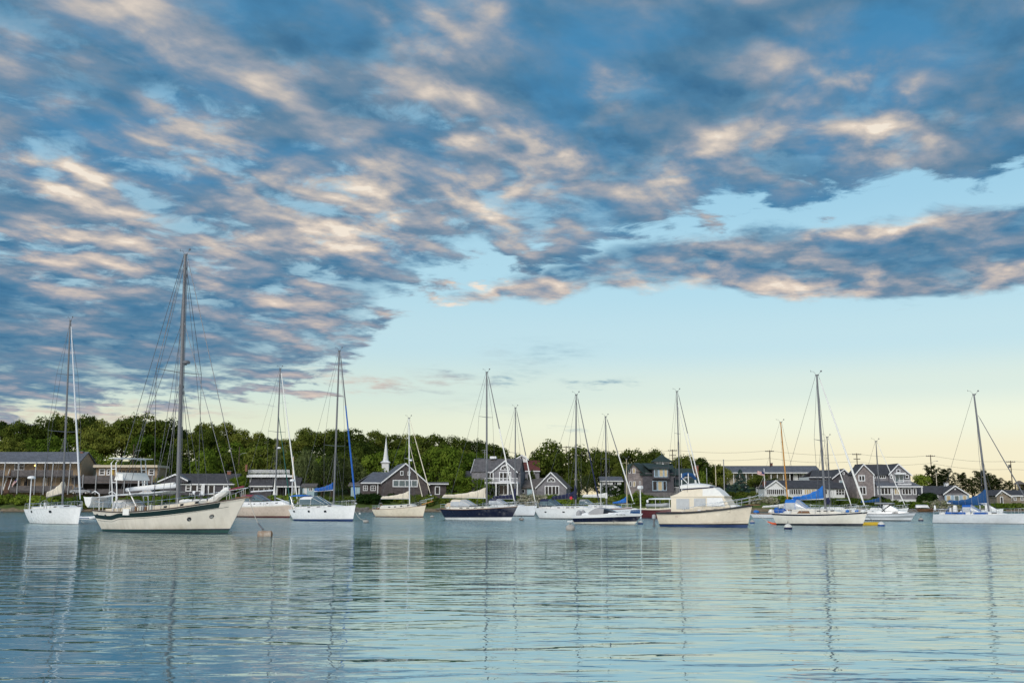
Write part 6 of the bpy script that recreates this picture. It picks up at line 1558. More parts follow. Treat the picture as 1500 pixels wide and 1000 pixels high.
H.block(987, 1022, 694, 727, 3, 9, 'shingle_dark', down=1.5); H.roof_x(986, 1021, 695, 684.5, 3, 9, 'roof_green', gable='shingle_dark')
H.P(MB().slab([(H.X(981), .8, H.Z(709)), (H.X(1034), .8, H.Z(716)), (H.X(1024), 3.2, H.Z(698)), (H.X(984), 3.2, H.Z(702))], .2), 'porch_roof', 'roof_green')
for px in (984, 996, 1010): H.post(px, 708, 727, 1.1, .2, 'post_grey')
H.window(986, 991.5, 694.8, 698.5, 1, 1, 2.95, 'trim_white', 'sky_lit_pane', fw=.08); H.window(1006, 1012, 698, 704, 1, 1, 2.95)
H.rail(984, 995, 713, 725, .9); H.chimney(1023, 1029, 681, 710, 5, 'brick', 1.2)

# motel on the rise
H = House('motel', 'long low motel with blue-grey roof and pillared walkway on the rise at centre right', 'motel', 1128, 288, 709, -2)
H.block(1056, 1200, 691, 709, 2.2, 9, 'wall_cream', down=4); H.roof_x(1053, 1200, 691.5, 681, 0, 10, 'roof_slate', over=.4, gable='wall_cream', trimm='trim_white')
for i, px in enumerate(range(1058, 1162, 9)):
    H.window(px + 1, px + 5, 693.5, 702, 1, 1, 2.2, 'trim_white', 'dark_glass' if i % 3 else 'sky_lit_pane', fw=.15); H.post(px, 692, 709, .1, .22, 'trim_white')
H.block(1163, 1198, 691.5, 703, 1.0, 2.15, 'wall_white', 'end_wall', down=4); H.window(1169, 1176, 693, 701, 2, 1, 1.0); H.window(1183, 1188, 694, 700, 1, 1, 1.0)
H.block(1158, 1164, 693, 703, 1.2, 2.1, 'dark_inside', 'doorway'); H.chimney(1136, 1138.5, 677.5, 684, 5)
# porch restaurant
H = House('porch_restaurant', 'long white glassed-in porch building with dark roof and small white gable', 'restaurant', 1180, 238, 731)
H.block(1122, 1237, 714, 731, 0, 9, 'wall_white', down=1.5); H.roof_x(1138, 1226, 714.5, 702.5, 0, 9, 'roof_charcoal', over=.3, gable='wall_white')
H.roof_y(1120.5, 1137, 1151, 714, 702.5, 714.5, -.4, 7, 'roof_charcoal', 'wall_white'); H.block(1122, 1150, 713, 731, -.4, .2, 'wall_white', down=1.5)
H.window(1122.5, 1149.5, 715.5, 724.5, 9, 1, -.4, fw=.16); H.window(1156, 1176, 715.5, 724.5, 6, 1, 0, fw=.16); H.window(1178, 1196, 715.5, 724.5, 5, 1, 0, glass='sky_lit_pane', fw=.16); H.window(1199, 1212, 715.5, 724, 3, 1, 0)
H.window(1224, 1237, 716, 725, 3, 2, 0); H.chimney(1124.5, 1128.5, 704, 712, 3); H.roof_x(1216, 1240, 715, 706, -.2, 6, 'roof_charcoal', over=.2)
# dark gabled house
H = House('dark_gable_house', 'dark grey gabled building with tan-lit window and outside stair behind the cream sloop mast', 'house', 1225, 248, 729)
H.block(1221, 1257, 700, 729, 0, 10, 'shingle_dark', down=1.5); H.roof_y(1219.5, 1238, 1259, 700, 686, 706, 0, 11, 'roof_charcoal', 'shingle_dark')
H.block(1189, 1221, 698, 729, 1, 10, 'wall_white', down=1.5); H.P(MB().slab([(H.X(1187), .3, H.Z(700.5)), (H.X(1222), .3, H.Z(700.5)), (H.X(1236), 6, H.Z(687)), (H.X(1203), 6, H.Z(687))], .2).slab([(H.X(1203), 6, H.Z(687)), (H.X(1236), 6, H.Z(687)), (H.X(1222), 11, H.Z(700)), (H.X(1189), 11, H.Z(700))], .2), 'lean_to_roof', 'roof_charcoal')
H.window(1241.5, 1254.5, 701.5, 709, 4, 1, 0, 'trim_white', 'sky_lit_pane'); H.window(1236, 1239, 691, 695, 1, 1, 0); H.window(1230, 1236, 703, 709, 1, 1, 0, glass='wall_pale_blue'); H.window(1192, 1206, 702, 707, 3, 1, 1)
H.P(MB().slab([(H.X(1240), -2.2, H.Z(729)), (H.X(1243), -2.2, H.Z(729)), (H.X(1256), -.6, H.Z(714)), (H.X(1253), -.6, H.Z(714))], .3), 'stair', 'post_grey')
H.rail(1250, 1262, 711, 716, -.6, 'post_grey')

# big grey house
H = House('waterfront_house', 'large grey shingled house with two gables, white balcony and wraparound porch roof', 'house', 1300, 237, 732)
H.block(1256, 1282, 694, 732, 0, 9, 'shingle_mauve', down=1.5); H.roof_y(1254, 1267.5, 1282.5, 694.5, 678.8, 694.5, 0, 5, 'roof_charcoal', 'shingle_mauve')
H.block(1282, 1336, 694, 732, 1.2, 9, 'shingle_grey', down=1.5)
H.roof_x(1267.5, 1318, 694.5, 678.8, .9, 9, 'roof_charcoal', over=.25)
H.roof_y(1303.5, 1319, 1338, 694, 678.3, 695.5, .3, 9, 'roof_charcoal', 'shingle_grey'); H.block(1305.5, 1336, 693, 712, .3, 1.3, 'shingle_grey')
H.window(1259.5, 1269, 695.5, 704.5, 2, 1, 0, fw=.2); H.window(1259.5, 1270, 712, 724.5, 2, 1, 0, fw=.2)
H.window(1289.5, 1302, 695, 700.5, 4, 1, 1.2); H.window(1283, 1287, 695, 700.5, 1, 1, 1.2)
H.window(1306, 1311, 695, 700.5, 1, 1, .3); H.window(1328, 1333.5, 695, 700.5, 1, 1, .3); H.window(1316, 1321.5, 687, 692, 1, 1, .3); H.window(1313, 1326, 694, 706, 2, 1, .3, glass='tinted_glass')
H.P(MB().box(H.X(1312), H.X(1327), -.9, .3, H.Z(694.5), H.Z(692)), 'balcony_canopy', 'trim_white'); H.rail(1314.5, 1333, 703, 709.5, -1.0); H.block(1314, 1333.5, 708.5, 710, -1.1, .3, 'trim_white', 'balcony_floor')
H.P(MB().slab([(H.X(1282), -1.6, H.Z(711.5)), (H.X(1348.5), -1.6, H.Z(712.5)), (H.X(1337), 1.3, H.Z(703.5)), (H.X(1284), 1.3, H.Z(703.5))], .18), 'porch_roof', 'roof_slate'); H.P(MB().box(H.X(1282), H.X(1348.5), -1.66, -1.52, H.Z(713.5), H.Z(711.8)), 'fascia', 'trim_white')
H.block(1283, 1304, 712, 732, -1.2, 1.1, 'shingle_grey', down=1.5); H.block(1304.5, 1341, 712, 732, -1.0, 1.1, 'shingle_grey', down=1.5)
H.window(1276.5 + 7, 1303.5, 713, 724.5, 4, 1, -1.2, fw=.2); H.window(1307.5, 1316.5, 714, 724.5, 2, 1, -1.0, glass='sky_lit_pane', fw=.18); H.window(1319, 1333, 714.5, 724.5, 3, 1, -1.0, fw=.18); H.window(1335, 1340, 714.5, 724.5, 1, 1, -1.0, fw=.18)
H.trim(1304, 1305.6, 712.5, 732, -1.2); H.trim(1281, 1282.4, 694.5, 732, -.02); H.post(1347, 713, 731, -1.4, .25, 'trim_white'); H.rail(1341.5, 1347, 724, 731, -1.35)
H.block(1255.5, 1341, 731, 734, -1.25, 8, 'trim_white', 'plinth', down=1)
# cottage right
H = House('cottage', 'grey cottage with pale blue shutters, hipped dark roof and square white chimney', 'house', 1385, 238, 735)
H.block(1350, 1386, 723, 735, 1.0, 8, 'shingle_grey', down=1.5); H.roof_x(1348, 1402, 723.5, 710.8, 1.0, 9, 'roof_charcoal', over=.2, ridge_in=2.2)
H.block(1384, 1417, 722, 735, 0, 8, 'shingle_grey', down=1.5); H.roof_y(1381.5, 1399.5, 1419.5, 723, 710.3, 723.5, 0, 8, 'roof_charcoal', 'shingle_dark')
H.chimney(1396, 1400.5, 706.5, 711.5, 3.5, 'trim_white')
for a, c_, g in ((1386.5, 1393, 'sky_lit_pane'), (1398, 1405, 'tinted_glass'), (1410, 1416, 'sky_lit_pane')):
    H.window(a, c_, 725, 734, 1, 1, 0, 'trim_white', g); H.trim(c_ + .2, c_ + 2.4, 725, 734, 0, .06, 'trim_blue', 'shutter'); H.trim(a - 2.2, a - .2, 725, 734, 0, .06, 'trim_blue', 'shutter')
H.window(1374.5, 1377.5, 724.5, 731.5, 1, 1, 1.0); H.trim(1372.5, 1374.3, 724.5, 731.5, 1.0, .06, 'trim_blue', 'shutter'); H.window(1399, 1401, 715, 717, 1, 1, 0, fw=.08, glass='trim_white')
H.block(1417, 1422, 724, 735, .8, 5, 'trim_blue', 'side_porch', down=1.5)
# tan cottage at the edge
H = House('cottage', 'small tan shingled cottage with white-trimmed gable cut by the right edge', 'house', 1480, 239, 738)
H.block(1461, 1482, 724, 738, 0, 7, 'shingle_tan', down=1.5); H.roof_y(1458.5, 1468, 1483, 725.5, 717, 727, 0, 7, 'roof_charcoal', 'shingle_tan')
H.block(1478, 1530, 724.5, 738, .6, 7, 'shingle_tan', down=1.5); H.roof_x(1473, 1530, 725, 717, .6, 7, 'roof_charcoal', over=.25, trimm='trim_white')
H.window(1465.5, 1470, 727, 738, 1, 1, 0, name='door'); H.window(1466.3, 1469, 720.3, 723, 1, 1, 0, fw=.09); H.window(1479, 1484.5, 727, 734, 1, 2, .6); H.window(1487, 1491, 727, 733, 1, 2, .6); H.window(1497, 1501, 727, 733, 1, 2, .6)
Y = 262; p = at(1495, 731, Y); t = thing('gazebo', 'small open pavilion roof on thin posts at the right edge', 'gazebo', p); kx = Y / 1500
zt = zat(709, Y) - p.z
MB().lathe([(9 * kx, zt), (8.5 * kx, zt + .2), (.3, zt + .9)], 6).build('roof', M['roof_brown'], t)
for i in range(6): MB().tube([(6.5 * kx * math.cos(R(60 * i + 12)), 6.5 * kx * math.sin(R(60 * i + 12)), -2), (6.5 * kx * math.cos(R(60 * i + 12)), 6.5 * kx * math.sin(R(60 * i + 12)), zt + .1)], .1, 5).build('post', M['pole_wood'], t)
# ------------------------------------------------------------------ trees
def leaf_mat(name, dark, mid, light, sc=.55):
    m = bpy.data.materials.new(name); m.use_nodes = True; t = m.node_tree; t.nodes.clear(); N = NT(t)
    o = N.n('ShaderNodeOutputMaterial'); g = N.n('ShaderNodeNewGeometry'); oi = N.n('ShaderNodeObjectInfo')
    n = N.noise(g.outputs['Position'], sc, 4, .65); n2 = N.noise(g.outputs['Position'], 3.2, 2, .5)
    v = N.m('ADD', N.m('MULTIPLY_ADD', n2, .28, N.m('MULTIPLY_ADD', n, .78, .07)), N.m('MULTIPLY', N.m('SUBTRACT', oi.outputs['Random'], .5), .36))
    c = N.ramp(v, [(.38, dark + (1,)), (.56, mid + (1,)), (.78, light + (1,))])
    d = N.n('ShaderNodeBsdfDiffuse'); tr = N.n('ShaderNodeBsdfTranslucent'); mx = N.n('ShaderNodeMixShader'); mx.inputs[0].default_value = .28
    t.links.new(c, d.inputs[0]); t.links.new(c, tr.inputs[0]); t.links.new(d.outputs[0], mx.inputs[1]); t.links.new(tr.outputs[0], mx.inputs[2]); t.links.new(mx.outputs[0], o.inputs[0])
    M[name] = m
leaf_mat('leaf_oak', (.026, .044, .010), (.085, .115, .020), (.19, .21, .040))
leaf_mat('leaf_bright', (.036, .068, .010), (.115, .175, .022), (.23, .29, .042))
leaf_mat('leaf_shrub', (.030, .052, .010), (.088, .13, .022), (.18, .22, .045))
leaf_mat('leaf_willow', (.035, .050, .018), (.085, .112, .036), (.15, .18, .07))
leaf_mat('leaf_spruce', (.012, .030, .026), (.030, .062, .054), (.065, .115, .098), 1.2)
leaf_mat('leaf_pine', (.012, .020, .008), (.032, .044, .015), (.068, .08, .026), 1.0)
leaf_mat('leaf_hedge', (.012, .030, .008), (.028, .055, .012), (.05, .085, .02), .8)
leaf_mat('leaf_rose', (.04, .065, .014), (.12, .15, .05), (.50, .46, .36), 1.1)
mk('bark', (.070, .055, .042), .95, spec=.1, var=.35, scale=3)

def leaf_cloud(rs, clumps, per, size, updir=.35, elong=1.0):
    """leaf quads scattered over clumps (x, y, z, radius, flatten)"""
    V = []; n_tot = 0
    for (cx, cy, cz, r, fl) in clumps:
        n = int(per * (r / .28) ** 1.6) + 6
        d = rs.normal(size=(n, 3)); d /= np.linalg.norm(d, axis=1)[:, None]
        d[:, 2] = np.where(d[:, 2] < -.35, -d[:, 2] * .7, d[:, 2])
        rr = r * rs.uniform(.62, 1.06, n)[:, None]
        c = np.array([cx, cy, cz]) + d * rr * np.array([1, 1, fl])
        nr = d + rs.normal(scale=.33, size=(n, 3)); nr[:, 2] += updir; nr /= np.linalg.norm(nr, axis=1)[:, None]
        a = np.cross(nr, rs.normal(size=(n, 3))); a /= np.linalg.norm(a, axis=1)[:, None]; b = np.cross(nr, a)
        s = size * rs.uniform(.6, 1.35, n)[:, None]
        a = a * s; b = b * s * .62 * elong
        q = np.stack([c - a - b * .3, c - a * .2 - b, c + a - b * .2, c + a * .3 + b, c - a * .6 + b * .8], 1)
        V.append(q.reshape(-1, 3)); n_tot += n
    V = np.concatenate(V)
    return V, [tuple(range(5 * i, 5 * i + 5)) for i in range(n_tot)]
def leaf_mesh(name, V, F, mat):
    me = bpy.data.meshes.new(name); me.vertices.add(len(V)); me.vertices.foreach_set('co', V.astype(np.float32).ravel())
    me.loops.add(len(F) * 5); me.loops.foreach_set('vertex_index', np.arange(len(F) * 5, dtype=np.int32))
    me.polygons.add(len(F)); me.polygons.foreach_set('loop_start', np.arange(0, len(F) * 5, 5, dtype=np.int32)); me.polygons.foreach_set('loop_total', np.full(len(F), 5, dtype=np.int32))
    me.materials.append(M[mat]); me.update(); me.validate(); return me
def crown_clumps(rs, n, kind):
    out = []
    for i in range(n):
        u = rs.uniform(0, 2 * math.pi); zz = rs.uniform(-.75, 1) if kind != 'umbrella' else rs.uniform(-.3, 1)
        r = math.sqrt(max(0, 1 - zz * zz)) * rs.uniform(.72, 1.0); irr = 1 + .20 * math.sin(3 * u + rs.uniform(0, 1)) + rs.uniform(-.08, .08)
        out.append((math.cos(u) * r * irr, math.sin(u) * r * irr, .5 + .46 * zz * (1 + rs.uniform(-.08, .14)), rs.uniform(.22, .44), rs.uniform(.55, .8)))
    for i in range(n // 4): out.append((rs.uniform(-.5, .5), rs.uniform(-.5, .5), rs.uniform(.25, .75), .4, .8))
    return out
TREE_PROTO = {}
def crown_variant(kind, i):
    key = (kind, i)
    if key in TREE_PROTO: return TREE_PROTO[key]
    rs = np.random.RandomState(i * 17 + len(kind) * 101 + ord(kind[0]))
    if kind in ('oak', 'bright', 'umbrella'):
        V, F = leaf_cloud(rs, crown_clumps(rs, 30, kind), 100, .042)
    elif kind == 'willow':
        cl = []
        for k in range(70):
            u = rs.uniform(0, 2 * math.pi); r = rs.uniform(.1, .95); zt = .98 - .5 * r * r
            for s in range(3): cl.append((math.cos(u) * r, math.sin(u) * r, max(.05, zt - .17 * s - rs.uniform(0, .1)), .15, 1.35))
        V, F = leaf_cloud(rs, cl, 36, .045, .1, .55)
    elif kind == 'spruce':
        cl = []
        for lv in range(13):
            z = .04 + .92 * lv / 12; R_ = (1 - lv / 12.6) ** .85
            for k in range(int(4 + 11 * R_)):
                u = rs.uniform(0, 2 * math.pi); rr = R_ * rs.uniform(.5, 1.0); cl.append((math.cos(u) * rr, math.sin(u) * rr, z - .06 * rr + rs.uniform(-.02, .02), .20 * (.4 + .6 * R_), .45))
        V, F = leaf_cloud(rs, cl, 120, .036, .5, .6)
    elif kind == 'pine':
        cl = []
        for lv in range(9):
            z = .25 + .73 * lv / 8; R_ = rs.uniform(.55, 1.0) * (1.0 - .45 * (lv / 8) ** 2)
            a0 = rs.uniform(0, 6.28)
            for br in range(3):
                u = a0 + br * 2.1 + rs.uniform(-.5, .5)
                for s in range(4):
                    rr = R_ * (.25 + .25 * s) * rs.uniform(.85, 1.1); cl.append((math.cos(u) * rr, math.sin(u) * rr, z + .05 * s * .6 + rs.uniform(-.02, .02), rs.uniform(.13, .21), .38))
        V, F = leaf_cloud(rs, cl, 85, .042, .5, .5)
    mat = {'oak': 'leaf_oak', 'umbrella': 'leaf_oak', 'bright': 'leaf_bright', 'willow': 'leaf_willow', 'spruce': 'leaf_spruce', 'pine': 'leaf_pine'}[kind]
    me = leaf_mesh(kind + '_crown', V, F, mat)
    # trunk with limbs, unit height, crown sits above z = 0 of the crown space
    tb = MB(); tb.tube([(0, 0, -.55), (.02, .01, .0), (.0, .03, .35), (.03, 0, .8 if kind != 'spruce' else .97)], [.085, .065, .045, .012], 8)
    if kind not in ('spruce',):
        for k in range(7):
            u = rs.uniform(0, 6.28); z = rs.uniform(.0, .45); rr = rs.uniform(.45, .8)
            tb.tube([(0, 0, z), (math.cos(u) * rr * .4, math.sin(u) * rr * .4, z + .14), (math.cos(u) * rr, math.sin(u) * rr, z + .34)], [.035, .024, .008], 5)
    tm = bpy.data.meshes.new('trunk'); tm.from_pydata(tb.v, [], tb.f); tm.materials.append(M['bark'])
    TREE_PROTO[key] = (me, tm); return TREE_PROTO[key]
MARKS = [(98, 'the bow-on sloop mast'), (40, 'the tan balcony house'), (178, 'the flat-roofed house'), (268, 'the tall cutter mast'), (320, 'the low grey house'), (407, 'the tan sloop mast'), (450, 'the pale blue shed'), (495, 'the blue-jib sloop mast'), (565, 'the white steeple'), (599, 'the cream sloop mast'), (640, 'the brown house wing'), (713, 'the navy sloop mast'), (765, 'the dark red roof'), (807, 'the arched-window cottage'), (844, 'the navy-hooded sloop mast'), (888, 'the white-covered boom'), (928, 'the green-roofed house'), (993, 'the trawler'), (1061, 'the leftmost bare pole'), (1121, 'the flagpole'), (1199, 'the blue-covered sloop mast'), (1268, 'the big grey house'), (1323, 'the big house balcony'), (1399, 'the blue-shuttered cottage'), (1440, 'the racing sloop mast'), (1484, 'the transformer pole')]
USED = set()
def where(px, row):
    m = min(MARKS, key=lambda q: abs(q[0] - px)); d = px - m[0]
    s = 'left' if d < 0 else 'right'
    rel = ('right behind' if row != 'front' else 'directly below') if abs(d) < 8 else (f'just {s} of' if abs(d) < 20 else (f'a little {s} of' if abs(d) < 36 else f'well {s} of'))
    return f'{rel} {m[1]}'
def uniq(fmt, px, row, adjs):
    for a in adjs:
        l = fmt.format(a=a, w=where(px, row))
        if l not in USED: USED.add(l); return l
    raise RuntimeError('label ' + l)
def tree(px, top, w, Y, kind, v, label=None, name='tree', group='trees on the wooded shore', frac=.80, base=None, row=''):
    x = xat(px, Y, 6); g = ground(x, Y) if base is None else zat(base, Y)
    zt = zat(top, Y); h = zt - g; ch = h * frac; r = w * Y / 1500 / 2
    cm, tm = crown_variant(kind, v)
    t = thing(name, label, 'tree', (x, Y, g), rnd.uniform(0, 6.28), group)
    c = bpy.data.objects.new('crown', cm); COL.objects.link(c); c.parent = t; c.location = (0, 0, h - ch); c.scale = (r, r, ch)
    k = bpy.data.objects.new('trunk', tm); COL.objects.link(k); k.parent = t; k.location = (0, 0, h - ch)
    rr = min(r, 4.5); k.scale = (rr, rr, max(ch * .9, (h - ch) / .5))
    return t
SKY = [(-60, 622), (10, 622), (50, 622), (80, 617), (115, 614), (140, 618), (180, 617), (215, 617), (245, 626), (270, 633), (297, 621), (330, 630), (360, 630), (385, 640), (410, 645), (435, 641), (455, 632), (485, 634), (500, 636), (535, 632), (560, 636), (580, 645), (610, 643), (640, 642), (665, 645), (690, 650), (710, 652), (735, 661), (765, 672)]
def skyline(px):
    for (a, b_), (c, d) in zip(SKY, SKY[1:]):
        if a <= px <= c: return lerp(b_, d, (px - a) / (c - a))
    return 640
rnd.seed(11)
px = -40; i = 0
while px < 760:
    w = rnd.uniform(44, 66); k = 'umbrella' if rnd.random() < .45 else 'oak'
    tree(px, skyline(px) + rnd.uniform(-3.5, 4.5), w, rnd.uniform(312, 326), k, i % 5, uniq('{a} green tree on the skyline {w}', px, 'back', ('broad', 'rounded', 'dense', 'spreading', 'low')))
    px += rnd.uniform(27, 35); i += 1
px = -30
while px < 745:
    w = rnd.uniform(50, 72)
    tree(px, skyline(px) + 20 + rnd.uniform(-5, 7), w, rnd.uniform(288, 300), 'oak' if rnd.random() < .7 else 'bright', i % 5, uniq('{a} hillside tree below the skyline {w}', px, 'back', ('dark', 'leafy', 'dense', 'full', 'shady')))
    px += rnd.uniform(34, 44); i += 1
px = -20
while px < 720:
    w = rnd.uniform(46, 66); top = 668 if px < 560 else 662
    tree(px, top + rnd.uniform(-8, 8), w, rnd.uniform(262, 274), 'oak' if (px < 560 and rnd.random() < .7) else 'bright', i % 5, uniq('{a} green tree at the hill foot {w}', px, 'back', ('deep', 'fresh', 'thick', 'full', 'bushy')), frac=.88)
    px += rnd.uniform(38, 52); i += 1
for (px, top, w, Y, kind, lab, fr) in (
    (448, 664, 44, 250, 'willow', 'pale olive willow over the pale blue shed', .92), (486, 668, 56, 247, 'willow', 'wide olive willow behind the blue sail cover', .92), (516, 674, 42, 250, 'willow', 'olive willow beside the brown gabled house', .92),
    (350, 700, 26, 241, 'bright', 'small leafy tree between the low grey house and the roof-deck house', .9), (232, 700, 18, 246, 'bright', 'small yellow-green tree right of the flat-roofed house', .9),
    (664, 684, 44, 243, 'bright', 'bright green bushy tree right of the brown house flat wing', .95), (690, 700, 40, 240, 'bright', 'bushy tree with rounded top left of the balcony gable house', .95), (712, 704, 30, 236.5, 'bright', 'low green tree below the balcony gable house', .95),
    (815, 656, 78, 262, 'umbrella', 'large spreading tree behind the arched-window cottage', .82), (782, 672, 40, 266, 'oak', 'dark tree between the dark red roof and the cottage', .85), (848, 678, 46, 258, 'oak', 'full green tree right of the large spreading cottage tree', .9), (860, 698, 36, 250, 'willow', 'grey-green willow behind the white sail cover', .92), (836, 700, 30, 252, 'oak', 'dark low tree behind the navy-hooded sloop mast', .92),
    (880, 663, 58, 278, 'umbrella', 'open-crowned tree above the small white house', .8), (922, 666, 54, 274, 'umbrella', 'dark green tree behind the mauve gable of the green-roofed house', .82), (958, 667, 50, 278, 'oak', 'green tree behind the green roof ridge left of the cupola', .82), (910, 684, 40, 268, 'oak', 'shady tree between the small white house and the green-roofed house', .85),
    (1004, 671, 44, 272, 'umbrella', 'green tree right of the octagonal cupola', .82), (1034, 677, 50, 264, 'oak', 'bushy tree right of the pink brick chimney', .88), (1056, 688, 36, 262, 'oak', 'sloping green tree at the left end of the motel', .9), (1020, 690, 34, 256, 'bright', 'light green tree behind the brick chimney base', .9),
    (778, 692, 13, 245, 'oak', 'small dark round tree in front of the dark red roofed house', .9), (1350, 697, 26, 262, 'bright', 'small yellow-green tree right of the big grey house', .85),
    (1114, 697, 38, 264, 'oak', 'dark bushy tree behind the flag in front of the motel', .95), (1134, 702, 26, 262, 'oak', 'dark shrub tree behind the small white gable of the porch restaurant', .95),
    (935, 720, 16, 234, 'bright', 'small round topiary tree before the mauve gable of the green-roofed house', .8)):
    tree(px, top, w, Y, kind, i % 4 if kind != 'willow' else i % 2, lab, frac=fr); i += 1
tree(1085, 687, 34, 252, 'spruce', 0, 'blue-green spruce on the lawn before the motel', 'spruce_tree', frac=.96)
tree(1068, 706, 15, 250, 'spruce', 1, 'small yellow-green conifer left of the blue spruce', 'spruce_tree', frac=.96)
for (px, top, w, v, lab) in ((1366, 686, 34, 0, 'dark pine tree beside the tall utility pole behind the shuttered cottage'), (1386, 690, 34, 1, 'dark pine with level branches behind the square white chimney'), (1408, 696, 30, 2, 'thin dark pine right of the shuttered cottage chimney'), (1440, 693, 42, 3, 'flat-topped dark pine with bare trunk behind the racing sloop mast'), (1462, 703, 30, 1, 'low dark pine above the gable of the small tan cottage'), (1478, 707, 22, 2, 'small dark pine left of the transformer pole'), (1377, 699, 34, 3, 'wide low pine over the dark hipped roof of the shuttered cottage'), (1424, 703, 32, 0, 'low spreading pine between the shuttered cottage and the racing sloop mast'), (1452, 699, 32, 1, 'dense dark pine just right of the racing sloop mast'), (1497, 709, 24, 3, 'low pine at the far right beside the pavilion')):
    tree(px, top, w, 264 + v, 'pine', v, lab, 'pine_tree', 'dark pines at the right', frac=.92)

# shrubs along the bank: one thicket per stretch
def thicket(px0, px1, top, bot, Y, mat, label, dens=1.0, name='shrub_thicket', cat='bushes', flowers=False):
    rs = np.random.RandomState(int(px0 * 7 + px1 + 1000)); n = max(5, int((px1 - px0) / 2.0 * dens)); k = Y / 1500
    x0, x1 = xat(px0, Y), xat(px1, Y); cl = []; zt = zat(top, Y)
    for q in range(n):
        x = rs.uniform(x0, x1); y = Y + (rs.uniform(-4.2, 1.8) if Y < 233 else rs.uniform(-1, 1)); g = ground(x, y)
        hh = max(.5, (zt - g)) * rs.uniform(.66, 1.04) * (1 if y > Y - 1.5 else .8); r = min(1.1, hh * .55) * rs.uniform(.8, 1.15)
        for s in range(3):
            cl.append((x + rs.uniform(-.5, .5), y + rs.uniform(-.4, .4), max(g + .25, g + hh - r * .8 - s * hh * .30), r * (1 - .08 * s), .75))
    V, F = leaf_cloud(rs, cl, 17, .17, .3)
    c = np.array([(x0 + x1) / 2, Y, 0]); V = V - c
    o = bpy.data.objects.new(name, leaf_mesh(name, V, F, mat)); COL.objects.link(o); o.location = c
    return tag(o, label, cat, 'shrubs along the shore bank')
for a in ((-40, 36, 724.5, 747, 229, 'leaf_bright', 'vivid green bushes on the bank below the tan balcony house'), (36, 84, 726, 747, 229, 'leaf_bright', 'vivid green bushes behind the bow-on sloop stern'), (84, 134, 727, 747, 229, 'leaf_bright', 'green bushes between the bow-on sloop and the cutter stern'),
          (130, 190, 731, 745, 231, 'leaf_oak', 'bushes behind the stern arch of the cutter'), (190, 262, 726, 742, 231, 'leaf_bright', 'bright bushes behind the boom awning of the cutter'), (262, 345, 724.5, 742, 231, 'leaf_bright', 'bright green hedge on the bank before the low grey house'),
          (345, 400, 727, 742, 231, 'leaf_oak', 'bushes on the bank left of the tan sloop mast'), (400, 445, 722, 742, 231, 'leaf_bright', 'bushes below the roof-deck house porch'), (445, 528, 727, 744, 231, 'leaf_oak', 'dark bushes on the bank behind the blue-jib sloop'),
          (528, 580, 723, 743, 231, 'leaf_hedge', 'dark green bushes before the left wing of the brown gabled house'), (580, 655, 725, 742, 230, 'leaf_oak', 'bushes behind the small cream sloop and its bowsprit'), (655, 712, 722, 742, 231, 'leaf_bright', 'bushes behind the tan sail cover of the navy sloop'), (712, 760, 727, 742, 230, 'leaf_oak', 'bushes below the white balcony posts'),
          (760, 800, 723.5, 738, 231, 'leaf_rose', 'flowering bushes before the cottage teal door'), (800, 842, 724, 738, 231, 'leaf_bright', 'bright bushes below the cottage glass doors'), (842, 905, 728, 742, 230, 'leaf_oak', 'bushes behind the white sail cover and cruiser'), (905, 965, 725, 744, 231, 'leaf_bright', 'bright bushes below the green-roofed house left side'), (965, 1005, 729, 744, 231, 'leaf_oak', 'bushes behind the workboat hardtop'),
          (1050, 1100, 726, 742, 231, 'leaf_bright', 'green bushes behind the trawler windscreen'), (1098, 1134, 727, 746, 229, 'leaf_rose', 'pale flowering bushes behind the trawler bow rail'), (1134, 1160, 727, 746, 230, 'leaf_bright', 'green bushes below the white porch left end'), (1216, 1262, 730, 746, 230, 'leaf_oak', 'bushes between the porch restaurant and the big grey house'),
          (1262, 1312, 731, 746, 230, 'leaf_oak', 'low bushes in front of the big grey house windows'), (1312, 1352, 735, 747, 229, 'leaf_bright', 'bright bushes before the big grey house porch post'), (1352, 1392, 733, 747, 229, 'leaf_rose', 'flowering bushes right below the shuttered cottage'), (1005, 1050, 722, 741, 233, 'leaf_bright', 'green bushes behind the trawler flybridge'), (1160, 1216, 730, 745, 231, 'leaf_oak', 'bushes below the porch windows behind the blue sail cover'), (1392, 1424, 736, 747, 229, 'leaf_bright', 'bushes behind the racing sloop boom'), (1452, 1490, 738, 748, 229, 'leaf_bright', 'green bushes on the bank before the small tan cottage'), (1490, 1540, 737, 748, 229, 'leaf_oak', 'bushes at the right edge of the shore')):
    a = list(a); a[2] -= 2.2
    if a[5] == 'leaf_oak': a[5] = 'leaf_shrub'
    thicket(*a)
for px, top, w, lab in ((1356, 722, 8, 'dark rounded shrub beside the big grey house porch'), (1362, 720, 10, 'tall dark shrub left of the shuttered cottage window'), (1285, 726, 10, 'dark potted shrub before the big grey house windows'), (1292, 727, 6, 'small dark shrub right of the potted shrub')):
    thicket(px - w / 2, px + w / 2, top, 736, 234, 'leaf_hedge', lab, 2.2, 'shrub')
thicket(1052, 1120, 719, 730, 246, 'leaf_oak', 'dark shrubs at the foot of the blue spruce', 1.3)
